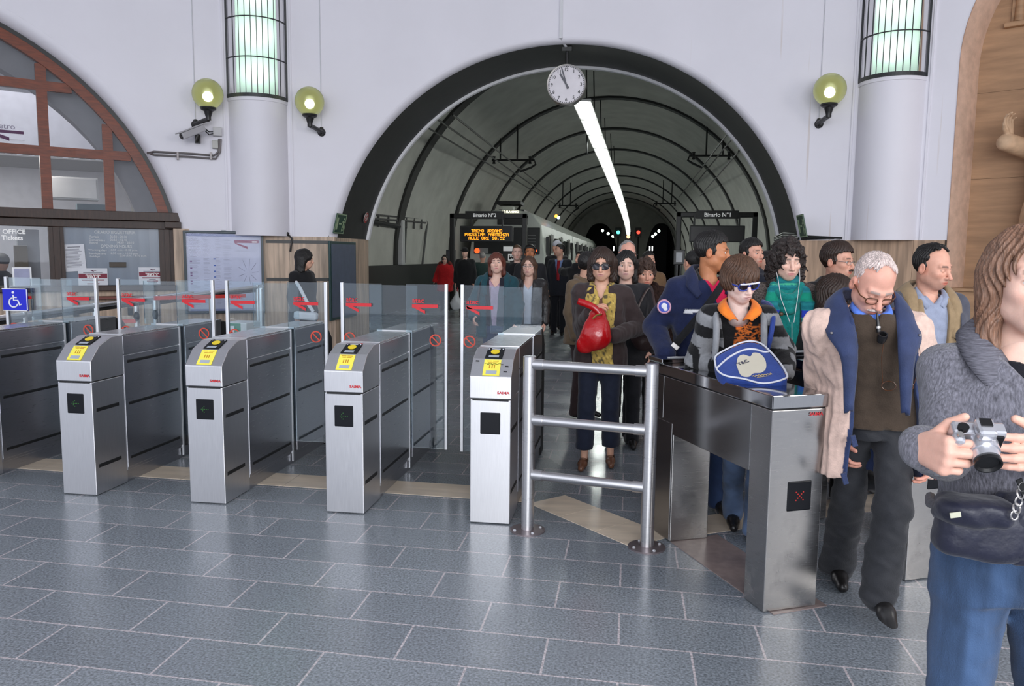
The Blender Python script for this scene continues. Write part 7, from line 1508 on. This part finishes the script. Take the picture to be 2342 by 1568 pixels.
def suit(lab, px, D, yaw, rz, tie, sk='warm', hr=HB, **k):
    p = person(lab, px, D, yaw=yaw, rz=math.radians(rz), skin=sk, hair=('short', hr), tops=(dict(name='shirt', m=cloth('shirt_lightblue', (120, 140, 186)), hem=.6, off=.004, sl=None, yoke=True, fold=0, neckhole=.06), dict(name='suit_jacket', m=cloth('dark_suit', (30, 32, 40), .8), hem=.44, off=.03, sl=.022, open=(.075, .012, .0, .60), neckhole=.08)), bottom=(cloth('suit_trousers', (26, 27, 33)),), shoes=(SHB,), **k)
    if tie: ribbon(p, 'tie', [front(p, 0, p.N[2]-.03, .015), front(p, 0, p.N[2]-.18, .03), front(p, .0, p.N[2]-.42, .03)], .055, tie)
    return p
suit('person in a dark suit with a red tie, face turned left', (1281, 557), 15.4, -55, -6, cloth('tie_red', (150, 24, 34), .6), feet={-1: (.11, .05), 1: (.10, -.1)}, face=dict(beard=(.08, .07, .07), beardk=.3))
p = person('person with a white cap behind the man with the red tie', (1274, 550), 16.6, yaw=-35, skin='warm', hair=('cap', cloth('white_cap', (190, 190, 200))), tops=(dict(name='jacket', m=BLKJ, hem=.46, off=.03, sl=.02),), bottom=(DKT,), shoes=(SHB,))
# long-haired woman with glasses, teal-coated woman
p = person('person with long straight brown hair, thin glasses and black leather jacket', (1211, 587), 9.0, yaw=-3, skin='fair', hair=('long', HBR), face=dict(hlen=.25, fw=.048, fh=.078, part=.0, lips=(.5, .22, .22)), b=.98, tops=(dict(name='blouse', m=WHT, hem=.5, off=.008, sl=None, yoke=True, vneck=.12, neckhole=.068, fold=.003), dict(name='leather_jacket', m=LEA, hem=.50, off=.03, sl=.022, open=(.05, .04, .0), neckhole=.085, fold=.008)), arms={-1: ((.06, -.02, -.26), (-.10, -.22, -.04)), 1: ((.06, .0, -.26), (0, -.06, -.24))}, bottom=(BLK,), shoes=(SHB,)); glasses(p, M_MET, None, .022, .015, r=.0018)
p = person('person with short reddish hair, gold earrings and teal coat', (1137, 578), 8.5, yaw=6, pitch=-6, roll=4, skin='fair', hair=('bob', HRD), face=dict(hlen=.13, fw=.052, fh=.075, fringe=.046, part=.0, lips=(.62, .22, .22), vol=1.03), b=1.1, tops=(dict(name='blouse', m=cloth('pink_blouse', (186, 150, 170)), hem=.5, off=.004, sl=None, yoke=True, vneck=.12, neckhole=.07, fold=.003), dict(name='cardigan', m=cloth('black_cardigan', (36, 36, 46)), hem=.5, off=.018, sl=None, yoke=True, open=(.06, .02, -.01), neckhole=.08), dict(name='coat', m=cloth('teal_coat', (32, 72, 82), .75), hem=.42, off=.042, sl=.035, open=(.11, .09, .0), neckhole=.10, fold=.011, flare=.05, seed=9)), bottom=(cloth('blue_trousers', (44, 58, 92)),), shoes=(SHB,), arms={-1: ((.10, -.02, -.25), (-.03, -.16, -.16)), 1: ((.08, .0, -.26), (0, -.08, -.22))})
wing(p, 'coat_collar', ((.02, .095, .06), (.10, .03, .05), (.10, -.07, -.04), (.10, -.13, -.22)), ((.03, .14, .02), (.16, .04, .01), (.17, -.10, -.08), (.14, -.145, -.24)), MT['cloth_teal_coat'], .02)
for k in (-1, 1): f = MB(); f.ball(hp(p, k*.080, -.0, -.055), .009, 8, 6); f.build('earring', MT['brass'], p.root, local=True, smooth=True)
f = MB(); f.tube(catm([p.N+np.array(q) for q in ((-.16, -.02, -.02), (-.17, -.13, -.14), (-.19, -.12, -.30), (-.22, -.05, -.42))], 5), .012, 6); st = f.build('bag_strap', LEA, None, local=True, smooth=True); st.location = p.root.location; single(st, 'black shoulder strap over the teal coat', 'strap')
p = person('person with cropped fair hair and black jacket, in front of the train', (1184, 560), 12.4, yaw=8, pitch=2, skin='fair', hair=('short', hairm('cropped', (92, 70, 52))), face=dict(hl=-.012, ht=-.001), tops=(dict(name='jacket', m=BLK, hem=.46, off=.03, sl=.022, collar={'r': .075}),), bottom=(DKT,), shoes=(SHB,), b=1.1)
p = person('person with thick dark hair and dark jacket beside the cropped-haired one', (1213, 560), 12.1, yaw=6, pitch=-4, skin='tan', hair=('short', HB), face=dict(ht=.012), tops=(dict(name='shirt', m=WHT, hem=.6, off=.0, sl=None, yoke=True, neckhole=.062), dict(name='jacket', m=BLKJ, hem=.46, off=.03, sl=.022, open=(.06, .01, 0, .65)),), bottom=(DKT,), shoes=(SHB,), b=1.1)
p = person('person in a black coat and black peaked cap, holding a pale bag', (1064, 566), 19.3, yaw=4, skin='fair', hair=('cap', BLK), tops=(dict(name='coat', m=BLK, hem=.40, off=.04, sl=.03, collar={'r': .08}),), bottom=(BLK,), shoes=(SHB,), b=1.1)
f = MB(); f.lathe([(0, 0), (.10, 0), (.11, .01), (0, .015)], hp(p, 0, .05, .045), 16, axis=p.R[2]); f.build('cap_brim', BLK, p.root, local=True)
wbag = thing('plastic_bag', 'white plastic bag hanging from the hand of the person in black', 'bag', AY(1043, 690, 19.0)); g = Grid((-.25, -.15, -.3), (.25, .15, .35), .03); g.ell((0, 0, -.05), (.15, .08, .17), .03); g.cone((0, 0, .05), (.03, 0, .28), .09, .02, .05); g.wobble(.015, 22, 3); g.mesh('bag_body', simple('plastic_white', (.62, .63, .66), .4), wbag); f = MB(); f.tube([(.02, 0, .24), (.04, 0, .36), (.05, 0, .24)], .012, 5); f.build('handle', simple('handle_red', (.4, .02, .03), .5), wbag, local=True)
p = person('person in a bright red coat with fur hood and dark glasses', (1018, 583), 21, yaw=3, skin='fair', hair=('bob', HB), face=dict(hlen=.13, shades=True, fw=.05, fh=.07), b=1.05, tops=(dict(name='red_coat', m=cloth('red_coat', (186, 26, 32), .75), hem=.36, off=.05, sl=.035, fold=.01, flare=.06, collar={'r': .09, 't': .035}),), bottom=(BLK,), shoes=(SHB,), arms={-1: ((.10, .0, -.25), (.05, -.06, -.20))}); glasses(p, M_BLKP, M_SUNL, .03, .02, nm='sunglasses', r=.004)
blob(p, 'fur_hood', [(p.N+np.array([.14*math.cos(a), .09*math.sin(a)+.02, .02]), .06) for a in np.linspace(-.4, 3.6, 9)], mat('cloth_fur_red', sr(110, 42, 34), .9, var=.5, vs_=30, bump=.8), .03, .03)
p = person('grey-haired person in a dark green coat seen from behind, by the train front', (1103, 577), 20.3, yaw=150, rz=math.radians(30), skin='ruddy', hair=('short', HG), tops=(dict(name='coat', m=cloth('green_coat', (40, 58, 56)), hem=.42, off=.04, sl=.03),), bottom=(BLK,), shoes=(SHB,), b=1.15)
p = person('person in a black hooded jacket raising an arm beside the train', (1326, 574), 13, yaw=160, rz=math.radians(150), skin='warm', hair=('short', HB), tops=(dict(name='jacket', m=BLK, hem=.46, off=.04, sl=.035, collar={'r': .1, 't': .04}),), bottom=(DKT,), shoes=(SHB,), arms={1: ((.22, -.10, -.02), (.16, -.12, .02))})
# ---- right group behind the turnstiles
p = person('person with short dark hair and dark coat, behind the boy in sunglasses', (1720, 545), 6.6, yaw=38, skin='ruddy', hair=('short', HB), face=dict(ht=.006, hl=.004, beard=(.10, .08, .07), beardk=.3), b=1.12, hs=.95, tops=(dict(name='coat', m=cloth('dark_blue_coat', (26, 30, 42)), hem=.44, off=.035, sl=.025, collar={'r': .08}),), bottom=(DKT,), shoes=(SHB,))
p = person('person with black hair tied back, just left of the long dark curls', (1753, 575), 7.6, yaw=26, pitch=4, skin='warm', hair=('bun', HB), tops=(dict(name='coat', m=cloth('navy_coat', (24, 28, 40)), hem=.42, off=.03, sl=.02, collar={'r': .08}),), bottom=(DKT,), shoes=(SHB,))
p = person('person with dark hair in a knot, mostly hidden behind the navy jacket', (1584, 574), 8.0, yaw=-150, rz=0, skin='warm', hair=('bun', HB), tops=(dict(name='coat', m=BLK, hem=.42, off=.03, sl=.02),), bottom=(DKT,), shoes=(SHB,))
p = person('person with dark hair and light brown coat, far off in front of the portal', (1484, 575), 10.2, yaw=25, skin='warm', hair=('short', HB), tops=(dict(name='coat', m=cloth('light_brown_coat', (118, 92, 66)), hem=.42, off=.035, sl=.025, collar={'r': .085}),), bottom=(DKT,), shoes=(SHB,))
p = person('person with moustache, thin glasses and black leather jacket before the stone wall', (1912, 556), 5.65, yaw=36, rz=math.radians(12), pitch=6, skin='ruddy', hair=('short', HDB), face=dict(ht=.010, hl=.0, gaze=(.3, -.1), nose=1.15), b=1.05, hs=1.0, tops=(dict(name='black_top', m=BLK, hem=.5, off=.008, sl=None, yoke=True, neckhole=.062), dict(name='leather_jacket', m=LEA, hem=.50, off=.034, sl=.026, open=(.07, .05, .0), neckhole=.085, fold=.008)), bottom=(DKT,), shoes=(SHB,))
glasses(p, M_MET, None, .021, .013, r=.0016, square=2.6)
blob(p, 'moustache', [(hp(p, k*x, y, z), (.009, .007, .005)) for k in (-1, 1) for x, y, z in ((.007, .106, -.052), (.016, .102, -.055))], HDB, .004)
wing(p, 'jacket_lapel', ((.02, .08, .05), (.085, .03, .035), (.082, -.06, -.03), (.06, -.125, -.24)), ((.03, .12, .02), (.13, .04, .0), (.150, -.085, -.08), (.10, -.135, -.26)), LEA, .012)
p = person('balding person with a fawn hooded coat over a grey jacket, eyes cast down', (2126, 559), 4.55, yaw=30, rz=math.radians(8), pitch=14, skin='ruddy', hair=('short', HB), face=dict(hl=-.040, ht=.004, lid=-.006, nose=1.25, beard=(.14, .11, .10), beardk=.25), b=1.0, hs=.95, tops=(dict(name='shirt', m=cloth('grey_blue_shirt', (146, 154, 176), .7), hem=.55, off=.004, sl=None, yoke=True, vneck=.05, neckhole=.062), dict(name='fawn_coat', m=cloth('fawn', (150, 128, 98), .8), hem=.45, off=.024, sl=None, yoke=True, open=(.065, .05, .0), neckhole=.085), dict(name='grey_jacket', m=cloth('grey_jacket', (76, 78, 90), .75), hem=.46, off=.042, sl=.028, open=(.13, .10, .0), neckhole=.11)), bottom=(DKT,), shoes=(SHB,))
wing(p, 'coat_collar', ((.02, .085, .075), (.088, .03, .06), (.085, -.06, -.02), (.075, -.125, -.24)), ((.03, .14, .03), (.150, .05, .01), (.150, -.085, -.06), (.125, -.14, -.26)), MT['cloth_fawn'], .018)
wing(p, 'shirt_collar', ((.02, .062, .045), (.062, .0, .038), (.055, -.055, .0), (.012, -.085, -.06)), ((.03, .08, .02), (.084, .0, .01), (.09, -.075, -.03), (.052, -.10, -.085)), MT['cloth_grey_blue_shirt'], .006)
p = person('short person with a dark bob and sunglasses, half hidden by the beige coat', (1912, 638), 5.15, yaw=55, pitch=14, skin='warm', hair=('bob', HDB), face=dict(hlen=.12, shades=True, fw=.044, fh=.060, fringe=.02, vol=1.1), hs=1.0, tops=(dict(name='coat', m=BLK, hem=.42, off=.035, sl=.025, neckhole=.075, collar={'r': .078}),), bottom=(BLK,), shoes=(SHBR,)); glasses(p, M_BLKP, M_SUNL, .026, .018, nm='sunglasses', r=.003)
# ---- woman by the poster, ticket clerk
p = person('person with black hair and black clothes walking before the poster, white bag strap', (690, 571), 9.3, yaw=30, rz=math.radians(78), pitch=6, skin='warm', hair=('wavy', HB), face=dict(hlen=.16, vol=1.08, wd=1.08, fw=.048, fh=.06), b=1.0, tops=(dict(name='jacket', m=BLK, hem=.44, off=.03, sl=.022, collar={'r': .08}),), bottom=(cloth('dark_blue_jeans', (38, 46, 66)),), shoes=(SHB,), feet={-1: (.08, -.22), 1: (.08, .22)})
st = thing('shoulder_bag', 'white shoulder bag with broad strap worn by the person in black near the poster', 'bag', AY(690, 700, 9.0)); f = MB(); f.tube(catm([AY(668, 632, 9.16), AY(684, 655, 9.08), AY(702, 690, 9.06), AY(716, 712, 9.1)], 5), .022, 8); f.build('strap', simple('strap_white', (.7, .71, .75), .5), st, smooth=True); f = MB(); f.obx(AY(700, 722, 9.05), ((1, 0, -.05), (0, 1, 0), (.05, 0, 1)), (.30, .10, .10)); f.build('bag_body', MT['strap_white'], st, bevel=.03)
cs = WP(WS(3, 600, WD-1.0)[0], 0, WD-1.0); q = thing('person', 'ticket clerk with dark hair sitting behind the clear ticket window', 'person', (cs[0], cs[1], 0)); g = Grid((-.3, -.3, .4), (.3, .3, 1.75), .02); z0 = WS(3, 600, WD-1.0)[1]
g.ell((0, 0, z0), (.08, .10, .12)); g.cone((0, 0, z0-.1), (0, 0, z0-.2), .05, .06, .02); g.mesh('body', simple('clerk_skin', SKIN['warm'], .5), q); g = Grid((-.3, -.3, .4), (.3, .3, 1.75), .02); g.ell((0, .0, z0+.035), (.095, .115, .10)); g.mesh('hair', HB, q); g = Grid((-.35, -.3, .4), (.35, .3, 1.75), .02); g.cone((0, 0, z0-.22), (0, 0, .6), .12, .17, .05); g.cone((-.15, 0, z0-.25), (.15, 0, z0-.25), .08, .08, .06); g.mesh('jacket', BLK, q)
# ---- statue in the niche
sc_, zc_ = WS(2318, 300, -.05); stn = thing('statue', 'travertine statue in the right niche, raised hand showing', 'statue', WP(sc_+.45, 1.215, -.15)); M_STA = mat('statue_stone', sr(206, 172, 140), .7, var=.2, vs_=8, bump=.2, bs=40)
g = Grid((-1.0, -.7, -.02), (1.0, .7, 3.0), .03); g.chain([(0, 0, 0), (.02, 0, .8), (0, 0, 1.5), (0, 0, 1.95)], [.38, .33, .26, .24], .1); g.ell((0, -.02, 2.38), (.14, .17, .20), .05); g.cone((-.24, 0, 1.95), (.24, 0, 1.95), .13, .13, .1); g.cone((.28, 0, 1.9), (.36, -.1, 1.4), .10, .09, .06); g.wobble(.02, 12, 3, (1, 1, .2)); g.mesh('robed_figure', M_STA, stn)
hw = w2l_(AY(2300, 330, AY(2318, 300, 9)[1]) if False else WP(*WS(2306, 322, -.0), .0), stn); eb = hw+np.array([.42, .18, -.12]); g = Grid(np.minimum(hw, eb)-.3, np.maximum(hw, eb)+np.array([.3, .3, .5]), .009); g.cone(eb, hw, .12, .085, .03); g.cone(eb+np.array([-.06, -.02, -.0]), hw+np.array([-.03, 0, -.02]), .10, .095, .03); ux, nn = WF(sc_)
hand(g, hw+np.array([.0, 0, .04]), (-.10, 0, 1), (.3, -.8, .1), (-.9, -.3, .2), 1.75, (.25, .5, .5), .03); g.mesh('raised_arm', M_STA, stn)
rf = thing('relief', 'small carved stone relief high in the right niche', 'relief', WP(6.05, 4.35, -.40)); f = MB(); f.wslab(5.42, 6.9, 4.33, 4.39, -.34, -.43); f.build('ledge', M_NICHE, rf, bevel=.01)
f = MB(); f.wslab(5.48, 6.7, 4.39, 5.3, -.385, -.43); f.build('panel', M_NICHE, rf)
for k in range(7): f = MB(); s_ = 5.56+.16*k; f.lathe([(.0, 0), (.06, 0), (.05, .2), (.065, .34), (.03, .42), (.05, .48), (.03, .56), (0, .58)], WP(s_, 4.39, -.39), 12); f.build('carved_figure', M_NICHE, rf, smooth=.8)
